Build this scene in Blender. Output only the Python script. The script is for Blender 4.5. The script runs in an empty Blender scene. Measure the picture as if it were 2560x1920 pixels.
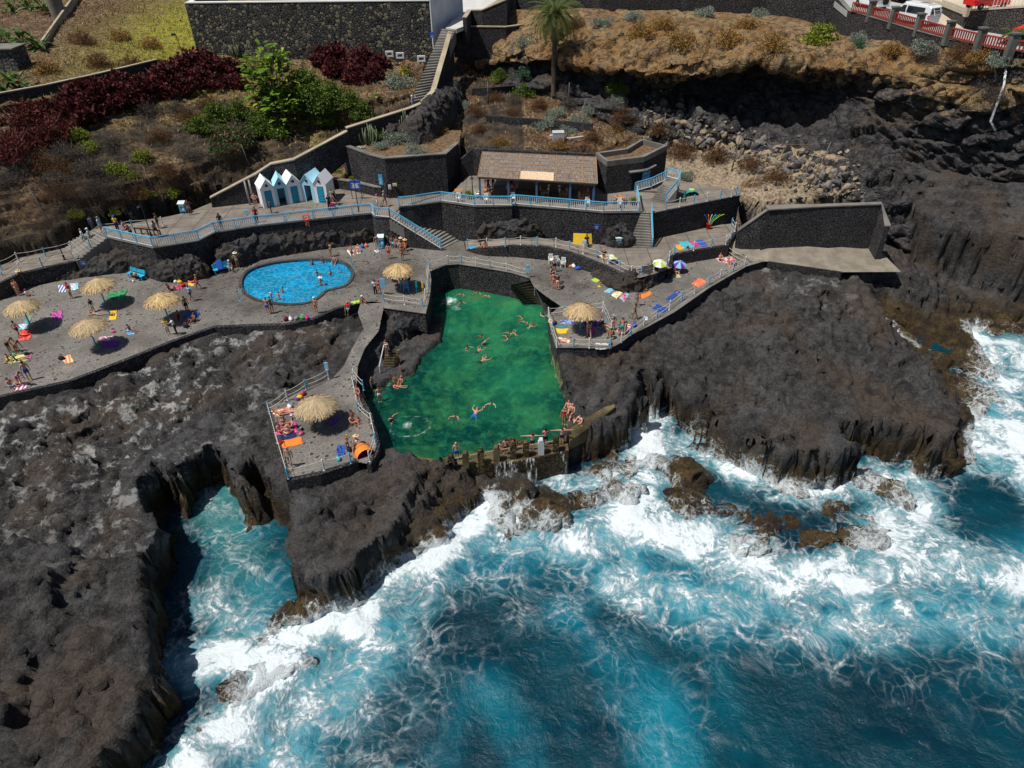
import bpy, bmesh, math, random
import numpy as np
from mathutils import Vector, Matrix, Euler
from mathutils.geometry import tessellate_polygon
R = math.radians
rnd = random.Random(7)
scene = bpy.context.scene
col = scene.collection
# ------------------------------------------------------------------ camera
F = 1780.0; PITCH = 36.0; ROLL = -1.2; CZ = 37.0
CROT = Matrix.Rotation(R(90 - PITCH), 3, 'X') @ Matrix.Rotation(R(ROLL), 3, 'Z')
cd = bpy.data.cameras.new('camera'); cam = bpy.data.objects.new('camera', cd); col.objects.link(cam)
cd.sensor_width = 36; cd.lens = F / 2560 * 36; cd.clip_end = 3000
cam.matrix_world = Matrix.Translation((0, 0, CZ)) @ CROT.to_4x4(); scene.camera = cam
def ray(x, y): return CROT @ Vector(((x - 1280) / F, (960 - y) / F, -1))
def at(x, y, z):
    d = ray(x, y); t = (z - CZ) / d.z
    return Vector((d.x * t, d.y * t, z))
def atY(x, y, Y):
    d = ray(x, y); t = Y / d.y
    return Vector((d.x * t, Y, CZ + d.z * t))
OFF = dict(A=(0,0), B=(640,0), C=(1280,0), E=(1920,0), F=(0,480), G=(640,480), H=(1280,480), I=(1920,480),
           J=(640,860), K=(1280,860), L=(1920,960), M=(0,960))
VW = dict(a=(0,650,5.028), b=(240,640,6.9125), c=(860,560,9.217), d=(1330,740,7.541), e=(640,960,6.9125), f=(1350,560,6.32), g=(200,480,6.144),
          h=(1100,980,5.821), i=(620,400,9.217), j=(860,400,9.217), k=(1120,370,6.9125), l=(1400,370,6.9125), n=(780,80,5.267))
def q(r, u, v):
    if r == 'D': return (u * 2560 / 2212, v * 2560 / 2212)
    if r == 'N': return (u * .434, 1200 + v * .434)
    if r == 'P': return (1280 + u * .5787, 960 + v * .5787)
    if r == 'S': return (u, v)
    if r in VW: o = VW[r]; return (o[0] + u / o[2], o[1] + v / o[2])
    o = OFF[r]; return (o[0] + u / 3.456, o[1] + v / 3.456)
def Q(r, pts, z):            # photo positions in a region -> points on the level z
    return [at(*q(r, p[0], p[1]), p[2] if len(p) > 2 else z) for p in pts]
# ------------------------------------------------------------------ noise
def _h(ix, iy, iz, s):
    n = (ix.astype(np.int64) * 374761393 + iy.astype(np.int64) * 668265263 + iz * 1274126177 + s * 974634777) & 0xffffffff
    n = ((n ^ (n >> 13)) * 1274126177) & 0xffffffff
    n = n ^ (n >> 16)
    return (n & 0xffffff) / float(0xffffff)
def vn(x, y, s=0):
    ix = np.floor(x); iy = np.floor(y); fx = x - ix; fy = y - iy
    fx = fx * fx * (3 - 2 * fx); fy = fy * fy * (3 - 2 * fy)
    a = _h(ix, iy, 0, s); b = _h(ix + 1, iy, 0, s); c = _h(ix, iy + 1, 0, s); d = _h(ix + 1, iy + 1, 0, s)
    return (a + (b - a) * fx) * (1 - fy) + (c + (d - c) * fx) * fy
def fbm(x, y, o=4, s=0):
    r = 0; a = .5; t = 0
    for k in range(o):
        r = r + a * vn(x, y, s + k); t += a; x = x * 2.03 + 11.3; y = y * 2.03 + 4.7; a *= .5
    return r / t * 2 - 1
def vn3(x, y, z, s=0):
    iz = np.floor(z); fz = z - iz; fz = fz * fz * (3 - 2 * fz); iz = iz.astype(np.int64)
    def L(zz):
        ix = np.floor(x); iy = np.floor(y); fx = x - ix; fy = y - iy
        fx = fx * fx * (3 - 2 * fx); fy = fy * fy * (3 - 2 * fy)
        a = _h(ix, iy, zz, s); b = _h(ix + 1, iy, zz, s); c = _h(ix, iy + 1, zz, s); d = _h(ix + 1, iy + 1, zz, s)
        return (a + (b - a) * fx) * (1 - fy) + (c + (d - c) * fx) * fy
    return L(iz) * (1 - fz) + L(iz + 1) * fz
def fbm3(x, y, z, o=4, s=0):
    r = 0; a = .5; t = 0
    for k in range(o):
        r = r + a * vn3(x, y, z, s + k); t += a; x = x * 2.03 + 1.3; y = y * 2.03 + 4.7; z = z * 2.03 + 2.1; a *= .5
    return r / t * 2 - 1
def worley(x, y, s=0):
    ix = np.floor(x); iy = np.floor(y)
    f1 = np.full(x.shape, 9.); f2 = np.full(x.shape, 9.); idv = np.zeros(x.shape)
    for dx in (-1, 0, 1):
        for dy in (-1, 0, 1):
            cx = ix + dx; cy = iy + dy
            px = cx + _h(cx, cy, 1, s); py = cy + _h(cx, cy, 2, s)
            d = np.hypot(px - x, py - y); n = d < f1
            f2 = np.where(n, f1, np.minimum(f2, d)); idv = np.where(n, _h(cx, cy, 3, s), idv); f1 = np.where(n, d, f1)
    return f1, f2, idv
def worley3(x, y, z, s=0):
    ix = np.floor(x); iy = np.floor(y); iz = np.floor(z).astype(np.int64)
    f1 = np.full(x.shape, 9.); f2 = np.full(x.shape, 9.); idv = np.zeros(x.shape)
    for dz in (-1, 0, 1):
        for dx in (-1, 0, 1):
            for dy in (-1, 0, 1):
                cx = ix + dx; cy = iy + dy; cz = iz + dz
                px = cx + _h(cx, cy, cz * 5 + 1, s); py = cy + _h(cx, cy, cz * 5 + 2, s); pz = cz + _h(cx, cy, cz * 5 + 3, s)
                d = np.sqrt((px - x) ** 2 + (py - y) ** 2 + (pz - z) ** 2); n = d < f1
                f2 = np.where(n, f1, np.minimum(f2, d)); idv = np.where(n, _h(cx, cy, cz * 5 + 4, s), idv); f1 = np.where(n, d, f1)
    return f1, f2, idv
def sstep(a, b, x):
    t = np.clip((x - a) / (b - a), 0, 1); return t * t * (3 - 2 * t)
def sdf(X, Y, poly, far=14.0):          # signed distance, positive inside
    P = np.array([(p[0], p[1]) for p in poly]); out = np.full(X.shape, -far)
    m = (X > P[:, 0].min() - far) & (X < P[:, 0].max() + far) & (Y > P[:, 1].min() - far) & (Y < P[:, 1].max() + far)
    x = X[m]; y = Y[m]
    if x.size == 0: return out
    d = np.full(x.shape, 1e9); ins = np.zeros(x.shape, bool)
    for i in range(len(P)):
        ax, ay = P[i]; bx, by = P[(i + 1) % len(P)]; ex, ey = bx - ax, by - ay
        t = np.clip(((x - ax) * ex + (y - ay) * ey) / (ex * ex + ey * ey + 1e-12), 0, 1)
        d = np.minimum(d, (x - ax - t * ex) ** 2 + (y - ay - t * ey) ** 2)
        c = (ay > y) != (by > y)
        if ey != 0: ins ^= c & (x < (bx - ax) * (y - ay) / ey + ax)
    d = np.sqrt(d); out[m] = np.where(ins, d, -d)
    return out
def usdf(X, Y, polys, far=14.0):
    r = np.full(X.shape, -far)
    for p in polys: r = np.maximum(r, sdf(X, Y, p, far))
    return r
# ------------------------------------------------------------------ tags and meshes
def tag(o, label=None, cat=None, group=None, kind=None):
    if label: o['label'] = label
    if cat: o['category'] = cat
    if group: o['group'] = group
    if kind: o['kind'] = kind
    return o
def thing(name, label, cat, loc=(0, 0, 0), rz=0, group=None):
    o = bpy.data.objects.new(name, None); col.objects.link(o); o.location = loc; o.rotation_euler = (0, 0, rz)
    o.empty_display_size = .2
    return tag(o, label, cat, group, 'thing')
def link(name, me, mat=None, parent=None, smooth=False):
    if mat is not None and not me.materials: me.materials.append(mat)
    o = bpy.data.objects.new(name, me); col.objects.link(o); o.parent = parent
    if smooth:
        me.polygons.foreach_set('use_smooth', [True] * len(me.polygons))
    return o
def npmesh(name, V, Fq, smooth=True):
    me = bpy.data.meshes.new(name); V = np.asarray(V, dtype=np.float32); Fq = np.asarray(Fq, dtype=np.int32)
    n, k = Fq.shape
    me.vertices.add(len(V)); me.vertices.foreach_set('co', V.ravel())
    me.loops.add(n * k); me.loops.foreach_set('vertex_index', Fq.ravel())
    me.polygons.add(n); me.polygons.foreach_set('loop_start', np.arange(0, n * k, k, dtype=np.int32))
    me.polygons.foreach_set('loop_total', np.full(n, k, dtype=np.int32))
    me.polygons.foreach_set('use_smooth', np.full(n, smooth, dtype=bool))
    me.update(calc_edges=True); return me
def attr(me, name, arr):
    a = me.attributes.new(name, 'FLOAT', 'POINT'); a.data.foreach_set('value', np.asarray(arr, dtype=np.float32).ravel())
def gridfaces(nr, nc):
    i = np.arange(nr * nc).reshape(nr, nc)
    return np.stack([i[:-1, :-1].ravel(), i[:-1, 1:].ravel(), i[1:, 1:].ravel(), i[1:, :-1].ravel()], 1)
class MB:                       # collects simple solids into one mesh
    def __init__(s): s.v = []; s.f = []; s.m = []
    def add(s, v, f, mi=0):
        n = len(s.v); s.v += [tuple(p) for p in v]; s.f += [tuple(i + n for i in g) for g in f]; s.m += [mi] * len(f)
    def box(s, c, d, rz=0, mi=0, rot=None):
        c = Vector(c); h = Vector(d) / 2
        M = rot if rot is not None else Matrix.Rotation(rz, 3, 'Z')
        v = [c + M @ Vector((sx * h.x, sy * h.y, sz * h.z)) for sx, sy, sz in
             ((-1,-1,-1),(1,-1,-1),(1,1,-1),(-1,1,-1),(-1,-1,1),(1,-1,1),(1,1,1),(-1,1,1))]
        s.add(v, [(0,3,2,1),(4,5,6,7),(0,1,5,4),(1,2,6,5),(2,3,7,6),(3,0,4,7)], mi)
    def bar(s, a, b, w, h=None, mi=0):      # square bar between two points
        a = Vector(a); b = Vector(b); h = h or w; d = (b - a)
        if d.length < 1e-6: return
        up = Vector((0, 0, 1)) if abs(d.normalized().z) < .95 else Vector((0, 1, 0))
        r = d.cross(up).normalized() * w / 2; u = r.cross(d).normalized() * h / 2
        s.add([a - r - u, a + r - u, a + r + u, a - r + u, b - r - u, b + r - u, b + r + u, b - r + u],
              [(0,1,2,3),(7,6,5,4),(0,4,5,1),(1,5,6,2),(2,6,7,3),(3,7,4,0)], mi)
    def tube(s, pts, rad, n=6, mi=0, caps=True):
        pts = [Vector(p) for p in pts]; k = len(pts); rad = [rad] * k if not hasattr(rad, '__len__') else rad
        base = len(s.v); v = []
        pr = None
        for i, p in enumerate(pts):
            d = (pts[min(i + 1, k - 1)] - pts[max(i - 1, 0)]).normalized()
            if pr is None:
                pr = d.orthogonal().normalized()
            else:
                pr = (pr - d * pr.dot(d)).normalized()
            b = d.cross(pr)
            for j in range(n):
                a = 2 * math.pi * j / n; v.append(p + (pr * math.cos(a) + b * math.sin(a)) * rad[i])
        f = [(i * n + j, i * n + (j + 1) % n, (i + 1) * n + (j + 1) % n, (i + 1) * n + j) for i in range(k - 1) for j in range(n)]
        if caps: f += [tuple(range(n))[::-1], tuple((k - 1) * n + j for j in range(n))]
        s.add(v, f, mi)
    def lathe(s, prof, n=16, c=(0, 0, 0), mi=0, sx=1, sy=1):
        c = Vector(c); k = len(prof)
        v = [c + Vector((r * math.cos(2 * math.pi * j / n) * sx, r * math.sin(2 * math.pi * j / n) * sy, z)) for r, z in prof for j in range(n)]
        f = [(i * n + j, i * n + (j + 1) % n, (i + 1) * n + (j + 1) % n, (i + 1) * n + j) for i in range(k - 1) for j in range(n)]
        f += [tuple(range(n))[::-1], tuple((k - 1) * n + j for j in range(n))]
        s.add(v, f, mi)
    def prism(s, poly, z0, z1, mi=0):        # polygon extruded between heights (z1 may be a list)
        n = len(poly); zt = z1 if hasattr(z1, '__len__') else [z1] * n; zb = z0 if hasattr(z0, '__len__') else [z0] * n
        b = [(p[0], p[1], zb[i]) for i, p in enumerate(poly)]; t = [(p[0], p[1], zt[i]) for i, p in enumerate(poly)]
        ar = sum(poly[i][0] * poly[(i + 1) % n][1] - poly[(i + 1) % n][0] * poly[i][1] for i in range(n))
        tri = tessellate_polygon([[Vector((p[0], p[1], 0)) for p in poly]])
        f = []
        for a, b2, c in tri:
            A, B, C = poly[a], poly[b2], poly[c]
            if (B[0] - A[0]) * (C[1] - A[1]) - (C[0] - A[0]) * (B[1] - A[1]) < 0: b2, c = c, b2
            f.append((a + n, b2 + n, c + n)); f.append((a, c, b2))
        for i in range(n):
            j = (i + 1) % n
            f.append((i, j, j + n, i + n) if ar > 0 else (j, i, i + n, j + n))
        s.add(b + t, f, mi)
    def mesh(s, name, mats, smooth=False):
        me = bpy.data.meshes.new(name); me.from_pydata(s.v, [], s.f)
        if not isinstance(mats, (list, tuple)): mats = [mats]
        for m in mats: me.materials.append(m)
        if len(mats) > 1: me.polygons.foreach_set('material_index', s.m)
        if smooth: me.polygons.foreach_set('use_smooth', [True] * len(me.polygons))
        me.update(); return me
    def build(s, name, mats, parent=None, smooth=False):
        o = bpy.data.objects.new(name, s.mesh(name, mats, smooth)); col.objects.link(o); o.parent = parent
        return o
# ------------------------------------------------------------------ material helpers
class NT:
    def __init__(s, name):
        s.m = bpy.data.materials.new(name); s.m.use_nodes = True; s.t = s.m.node_tree; s.t.nodes.clear()
        s.out = s.t.nodes.new('ShaderNodeOutputMaterial'); s.p = s.t.nodes.new('ShaderNodeBsdfPrincipled')
        s.t.links.new(s.p.outputs[0], s.out.inputs[0])
    def n(s, ty, **k):
        nd = s.t.nodes.new('ShaderNode' + ty)
        for a, b in k.items():
            if a.startswith('i_'):
                nd.inputs[a[2:].replace('_', ' ')].default_value = b
            else: setattr(nd, a, b)
        return nd
    def l(s, a, b): s.t.links.new(a, b)
    def put(s, sock, v):
        if hasattr(v, 'is_linked') or hasattr(v, 'links'): s.l(v, sock)
        else: sock.default_value = v
    def math(s, op, a, b=0.0, c=None, clamp=False):
        nd = s.n('Math', operation=op); nd.use_clamp = clamp
        s.put(nd.inputs[0], a); s.put(nd.inputs[1], b)
        if c is not None: s.put(nd.inputs[2], c)
        return nd.outputs[0]
    def mix(s, f, a, b, mode='MIX'):
        nd = s.n('Mix', data_type='RGBA', blend_type=mode); s.put(nd.inputs[0], f)
        for sk, v in ((nd.inputs[6], a), (nd.inputs[7], b)):
            s.put(sk, v if hasattr(v, 'links') else (tuple(v) + (1,))[:4])
        return nd.outputs[2]
    def pos(s): return s.n('NewGeometry').outputs['Position']
    def obj(s): return s.n('TexCoord').outputs['Object']
    def noise(s, sc, det=4, rough=.55, vec=None, dist=0, out=0):
        nd = s.n('TexNoise'); nd.inputs['Scale'].default_value = sc; nd.inputs['Detail'].default_value = det
        nd.inputs['Roughness'].default_value = rough; nd.inputs['Distortion'].default_value = dist
        s.l(vec if vec is not None else s.pos(), nd.inputs['Vector']); return nd.outputs[out]
    def vor(s, sc, feat='F1', vec=None, out='Distance', rand=1):
        nd = s.n('TexVoronoi', feature=feat); nd.inputs['Scale'].default_value = sc; nd.inputs['Randomness'].default_value = rand
        s.l(vec if vec is not None else s.pos(), nd.inputs['Vector']); return nd.outputs[out]
    def ramp(s, f, lo, hi, a=0., b=1.):
        nd = s.n('MapRange'); nd.interpolation_type = 'SMOOTHSTEP'
        for i, v in enumerate((f, lo, hi, a, b)): s.put(nd.inputs[i], v)
        return nd.outputs[0]
    def attr(s, name):
        nd = s.n('Attribute'); nd.attribute_name = name; return nd.outputs['Fac']
    def bump(s, h, st=.5, dist=.05, nrm=None):
        nd = s.n('Bump'); nd.inputs['Strength'].default_value = st; nd.inputs['Distance'].default_value = dist
        s.l(h, nd.inputs['Height'])
        if nrm is not None: s.l(nrm, nd.inputs['Normal'])
        return nd.outputs[0]
    def fin(s, colr=None, rough=None, nrm=None, spec=None, metal=None):
        if colr is not None: s.put(s.p.inputs['Base Color'], colr if hasattr(colr, 'links') else (tuple(colr) + (1,))[:4])
        if rough is not None: s.put(s.p.inputs['Roughness'], rough)
        if spec is not None: s.put(s.p.inputs['Specular IOR Level'], spec)
        if metal is not None: s.put(s.p.inputs['Metallic'], metal)
        if nrm is not None: s.l(nrm, s.p.inputs['Normal'])
        return s.m
_mc = {}
def flat(name, c, rough=.7, var=.12, metal=0, spec=.3, sc=6):
    if name in _mc: return _mc[name]
    t = NT(name); nz = t.noise(sc, 3, .6, t.obj())
    dark = tuple(v * (1 - var) for v in c); light = tuple(min(1, v * (1 + var)) for v in c)
    _mc[name] = t.fin(t.mix(t.ramp(nz, .3, .7), dark, light), rough, None, spec, metal); return _mc[name]
# ------------------------------------------------------------------ setting materials
def mat_terrain():
    t = NT('lava_terrain'); P = t.pos()
    sep = t.n('SeparateXYZ'); t.l(P, sep.inputs[0]); Z = sep.outputs[2]
    n1 = t.noise(.18, 3); n2 = t.noise(1.1, 6, .62); n3 = t.noise(6, 5, .6)
    f = t.math('MULTIPLY_ADD', n2, .6, t.math('MULTIPLY', n3, .4))
    rock = t.mix(t.ramp(f, .36, .66), (.013, .0127, .0135), (.086, .080, .077))
    rock = t.mix(t.ramp(n1, .49, .64, 0, .8), rock, t.mix(n3, (.030, .022, .017), (.115, .084, .060)))
    fl = t.vor(1.6, 'F1', out='Distance')
    rock = t.mix(t.ramp(t.vor(.45, 'F1', out='Color'), .55, .9, 0, .35), rock, (.11, .113, .12))
    rock = t.mix(t.ramp(t.noise(3.4, 7, .78), .47, .36, 0, .75), rock, (.010, .0098, .0105))  # crevice shade painted into the rock colour by noise
    cw = t.n('VectorMath', operation='MULTIPLY_ADD'); t.l(t.noise(1.4, 3, .6, out=1), cw.inputs[0]); cw.inputs[1].default_value = (1.5, 1.5, 1.2); t.l(P, cw.inputs[2])
    ck = t.vor(.75, 'DISTANCE_TO_EDGE', cw.outputs[0]); ck2 = t.vor(2.6, 'DISTANCE_TO_EDGE', cw.outputs[0])
    rock = t.mix(t.math('MAXIMUM', t.ramp(ck, .03, .006, 0, .5), t.ramp(ck2, .06, .01, 0, .3)), rock, (.008, .0075, .008))
    rock = t.mix(t.ramp(t.noise(11, 4, .7), .58, .74, 0, .45), rock, (.20, .185, .17))
    rock = t.mix(t.ramp(t.noise(.33, 6, .6), .60, .65, 0, .65), rock, (.018, .017, .018))
    # lichen and salt where the attribute asks for it
    salt = t.math('MULTIPLY', t.attr('salt'), t.ramp(t.noise(.7, 8, .7), .52, .62))
    rock = t.mix(salt, rock, (.38, .38, .37))
    # brown weed near the sea
    wz = t.math('ADD', Z, t.math('MULTIPLY', t.math('SUBTRACT', n2, .5), 1.6))
    weed = t.ramp(wz, 2.7, 1.3)
    weed = t.math('MULTIPLY', weed, t.attr('weed'))
    wc = t.mix(t.ramp(t.noise(.7, 5, .7), .38, .62), (.022, .012, .006), (.088, .056, .014))
    wc = t.mix(t.ramp(n3, .4, .7), wc, (.014, .009, .006))
    rock = t.mix(weed, rock, wc)
    # earth of the hillside
    e1 = t.noise(.35, 5, .65); e2 = t.noise(3.2, 6, .7)
    earth = t.mix(t.ramp(e1, .4, .62), (.18, .09, .038), (.33, .22, .115))
    earth = t.mix(t.ramp(e2, .42, .62), (.045, .031, .02), earth)
    gr = t.attr('green'); earth = t.mix(t.math('MULTIPLY', gr, t.ramp(t.noise(1.3, 6, .7), .3, .6)), earth, t.mix(t.ramp(e2, .4, .6), (.20, .22, .012), (.38, .34, .03)))
    darkr = t.mix(t.ramp(t.noise(.8, 6, .7), .4, .65), (.026, .021, .016), (.10, .070, .042))
    earth = t.mix(t.attr('bare'), earth, darkr)
    scr = t.mix(t.ramp(e2, .35, .62), (.17, .13, .09), (.42, .33, .22)); earth = t.mix(t.attr('scree'), earth, scr)
    c = t.mix(t.attr('earth'), rock, earth)
    sand = t.mix(t.ramp(t.noise(.38, 6, .65), .42, .58), (.008, .035, .02), (.26, .34, .12))
    c = t.mix(t.attr('poolbed'), c, sand)
    # foam running over the low rocks
    W = t.attr('wash')
    wv = t.n('VectorMath', operation='MULTIPLY_ADD'); t.l(t.noise(.9, 4, .6, out=1), wv.inputs[0]); wv.inputs[1].default_value = (1.6, 1.6, .4); t.l(P, wv.inputs[2])
    v1 = t.vor(1.5, 'DISTANCE_TO_EDGE', wv.outputs[0]); v2 = t.vor(.6, 'DISTANCE_TO_EDGE', wv.outputs[0])
    web = t.math('MAXIMUM', t.ramp(v1, .10, .0), t.ramp(v2, .09, .0))
    strk = t.noise(1.5, 9, .78, wv.outputs[0], .8)
    fv = t.math('ADD', t.math('MULTIPLY', web, .16), t.math('ADD', t.math('MULTIPLY', strk, 1.1), t.math('MULTIPLY', W, .75)))
    foam = t.math('MULTIPLY', t.ramp(fv, .88, 1.3), t.ramp(W, .05, .25))
    c = t.mix(foam, c, (.64, .70, .72))
    rough = t.mix(weed, (.8,)*3, (.42,)*3)
    wet = t.ramp(Z, 3.4, 1.6); r = t.math('MULTIPLY_ADD', t.math('MULTIPLY', wet, t.ramp(n1, .38, .55)), -.42, .86)
    r = t.math('MAXIMUM', r, t.math('MULTIPLY', t.attr('earth'), .9))
    h = t.math('ADD', t.math('MULTIPLY', t.noise(2.6, 9, .74), 1.0), t.math('ADD', t.ramp(ck, 0, .09, 0, .14), t.ramp(ck2, 0, .12, 0, .07)))
    return t.fin(c, r, t.bump(h, .95, .30), .35)
def mat_cliff():
    t = NT('cliff_rock'); P = t.pos(); g = t.n('NewGeometry'); sn = t.n('SeparateXYZ'); t.l(g.outputs['Normal'], sn.inputs[0])
    n1 = t.noise(.22, 4, .6); n2 = t.noise(1.3, 7, .65); n3 = t.noise(5, 5, .6)
    dark = t.mix(t.ramp(n2, .35, .66), (.016, .0155, .019), (.085, .080, .080)); dark = t.mix(t.ramp(n1, .55, .68, 0, .7), dark, (.10, .072, .048))
    dark = t.mix(t.ramp(n3, .55, .75, 0, .5), dark, (.17, .145, .115))
    och = t.mix(t.ramp(n1, .4, .6), (.24, .13, .045), (.30, .205, .10))
    och = t.mix(t.ramp(n2, .54, .38), och, (.09, .055, .028)); och = t.mix(t.ramp(t.noise(.6, 5, .65), .55, .66, 0, .7), och, (.13, .115, .095)); cv = t.vor(.7, 'DISTANCE_TO_EDGE'); och = t.mix(t.math('MULTIPLY', t.ramp(cv, .06, .01, 0, .6), t.ramp(n2, .56, .4)), och, (.04, .025, .016))  # dark crack lines paint crevice shade into the ochre
    och = t.mix(t.ramp(n3, .56, .7, 0, .7), och, (.38, .29, .15))
    o = t.math('ADD', t.attr('ochre'), t.math('MULTIPLY', t.math('SUBTRACT', n2, .5), 1.1))
    c = t.mix(t.ramp(o, .38, .62), dark, och)
    h = t.math('ADD', t.noise(1.6, 9, .7), t.ramp(t.vor(1.1, 'DISTANCE_TO_EDGE'), 0, .1, 0, .2))
    return t.fin(c, .85, t.bump(h, 1.0, .5), .3)
def mat_paving():
    t = NT('lava_paving'); P = t.pos()
    wv = t.n('VectorMath', operation='MULTIPLY_ADD'); t.l(t.noise(1.5, 2, out=1), wv.inputs[0]); wv.inputs[1].default_value = (.16, .16, .0); t.l(P, wv.inputs[2])
    e = t.vor(3.3, 'DISTANCE_TO_EDGE', wv.outputs[0]); cc = t.vor(3.3, 'F1', wv.outputs[0], 'Color')
    base = t.mix(cc, (.135, .125, .115), (.185, .172, .156)); base = t.mix(t.ramp(e, .10, .03), base, (.235, .216, .19))
    blk = t.ramp(cc, .70, .78); base = t.mix(t.math('MULTIPLY', blk, t.ramp(e, .1, .2)), base, (.04, .037, .036))
    n = t.noise(.23, 5, .6); base = t.mix(t.ramp(n, .42, .66, 0, .75), base, (.095, .085, .076))
    n2 = t.noise(.5, 5, .6); base = t.mix(t.ramp(n2, .58, .72, 0, .55), base, (.27, .235, .2))
    base = t.mix(t.math('MULTIPLY', t.attr('wet'), t.ramp(t.noise(1.1, 6, .7), .3, .62, 1, .35)), base, (.03, .024, .02))
    return t.fin(base, .85, t.bump(t.math('ADD', t.ramp(e, 0, .1), t.math('MULTIPLY', t.noise(14, 3), .3)), .5, .03), .3)
def mat_concrete(name='worn_concrete', a=(.13, .12, .108), b=(.21, .195, .172), joints=0):
    t = NT(name); n = t.noise(.6, 7, .65); n2 = t.noise(7, 4, .6)
    c = t.mix(t.ramp(n, .35, .65), a, b); c = t.mix(t.ramp(n2, .5, .75, 0, .35), c, tuple(v * .45 for v in a))
    if joints:
        br = t.n('TexBrick'); br.inputs['Scale'].default_value = joints; br.inputs['Mortar Size'].default_value = .012
        br.offset = 0; br.inputs['Brick Width'].default_value = .5; br.inputs['Row Height'].default_value = .5; t.l(t.pos(), br.inputs[0])
        c = t.mix(t.math('MULTIPLY', br.outputs['Fac'], .6), c, (.05, .046, .042))
    return t.fin(c, .88, t.bump(n2, .35, .02), .25)
def mat_masonry(name, a, b, sc=3.2, lime=0., limec=(.3, .27, .2), gap=(.010, .010, .011), gw=.07):
    t = NT(name); P = t.pos(); mp = t.n('Mapping'); t.l(P, mp.inputs[0]); mp.inputs['Scale'].default_value = (1, 1, 1.25)
    wv = t.n('VectorMath', operation='MULTIPLY_ADD'); t.l(t.noise(2, 2, out=1), wv.inputs[0]); wv.inputs[1].default_value = (.25, .25, .25); t.l(mp.outputs[0], wv.inputs[2])
    e = t.vor(sc, 'DISTANCE_TO_EDGE', wv.outputs[0]); cc = t.vor(sc, 'F1', wv.outputs[0], 'Color')
    c = t.mix(cc, a, b)
    if lime:
        s2 = t.n('SeparateColor'); t.l(cc, s2.inputs[0]); c = t.mix(t.ramp(s2.outputs[1], 1 - lime, 1 - lime * .4, 0, .9), c, limec)
    c = t.mix(t.ramp(t.noise(9, 4, .6), .45, .75, 0, .5), c, tuple(v * 1.7 for v in b))
    c = t.mix(t.ramp(t.noise(.55, 6, .65), .5, .72, 0, .45), c, tuple(v * 2.0 for v in b)); c = t.mix(t.ramp(t.noise(.35, 5, .7), .56, .7, 0, .5), c, gap)
    c = t.mix(t.ramp(e, gw, gw * .3), c, gap)
    return t.fin(c, .85, t.bump(t.math('ADD', t.ramp(e, 0, .16), t.math('MULTIPLY', t.noise(10, 4), .3)), .9, .1), .3)
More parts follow.
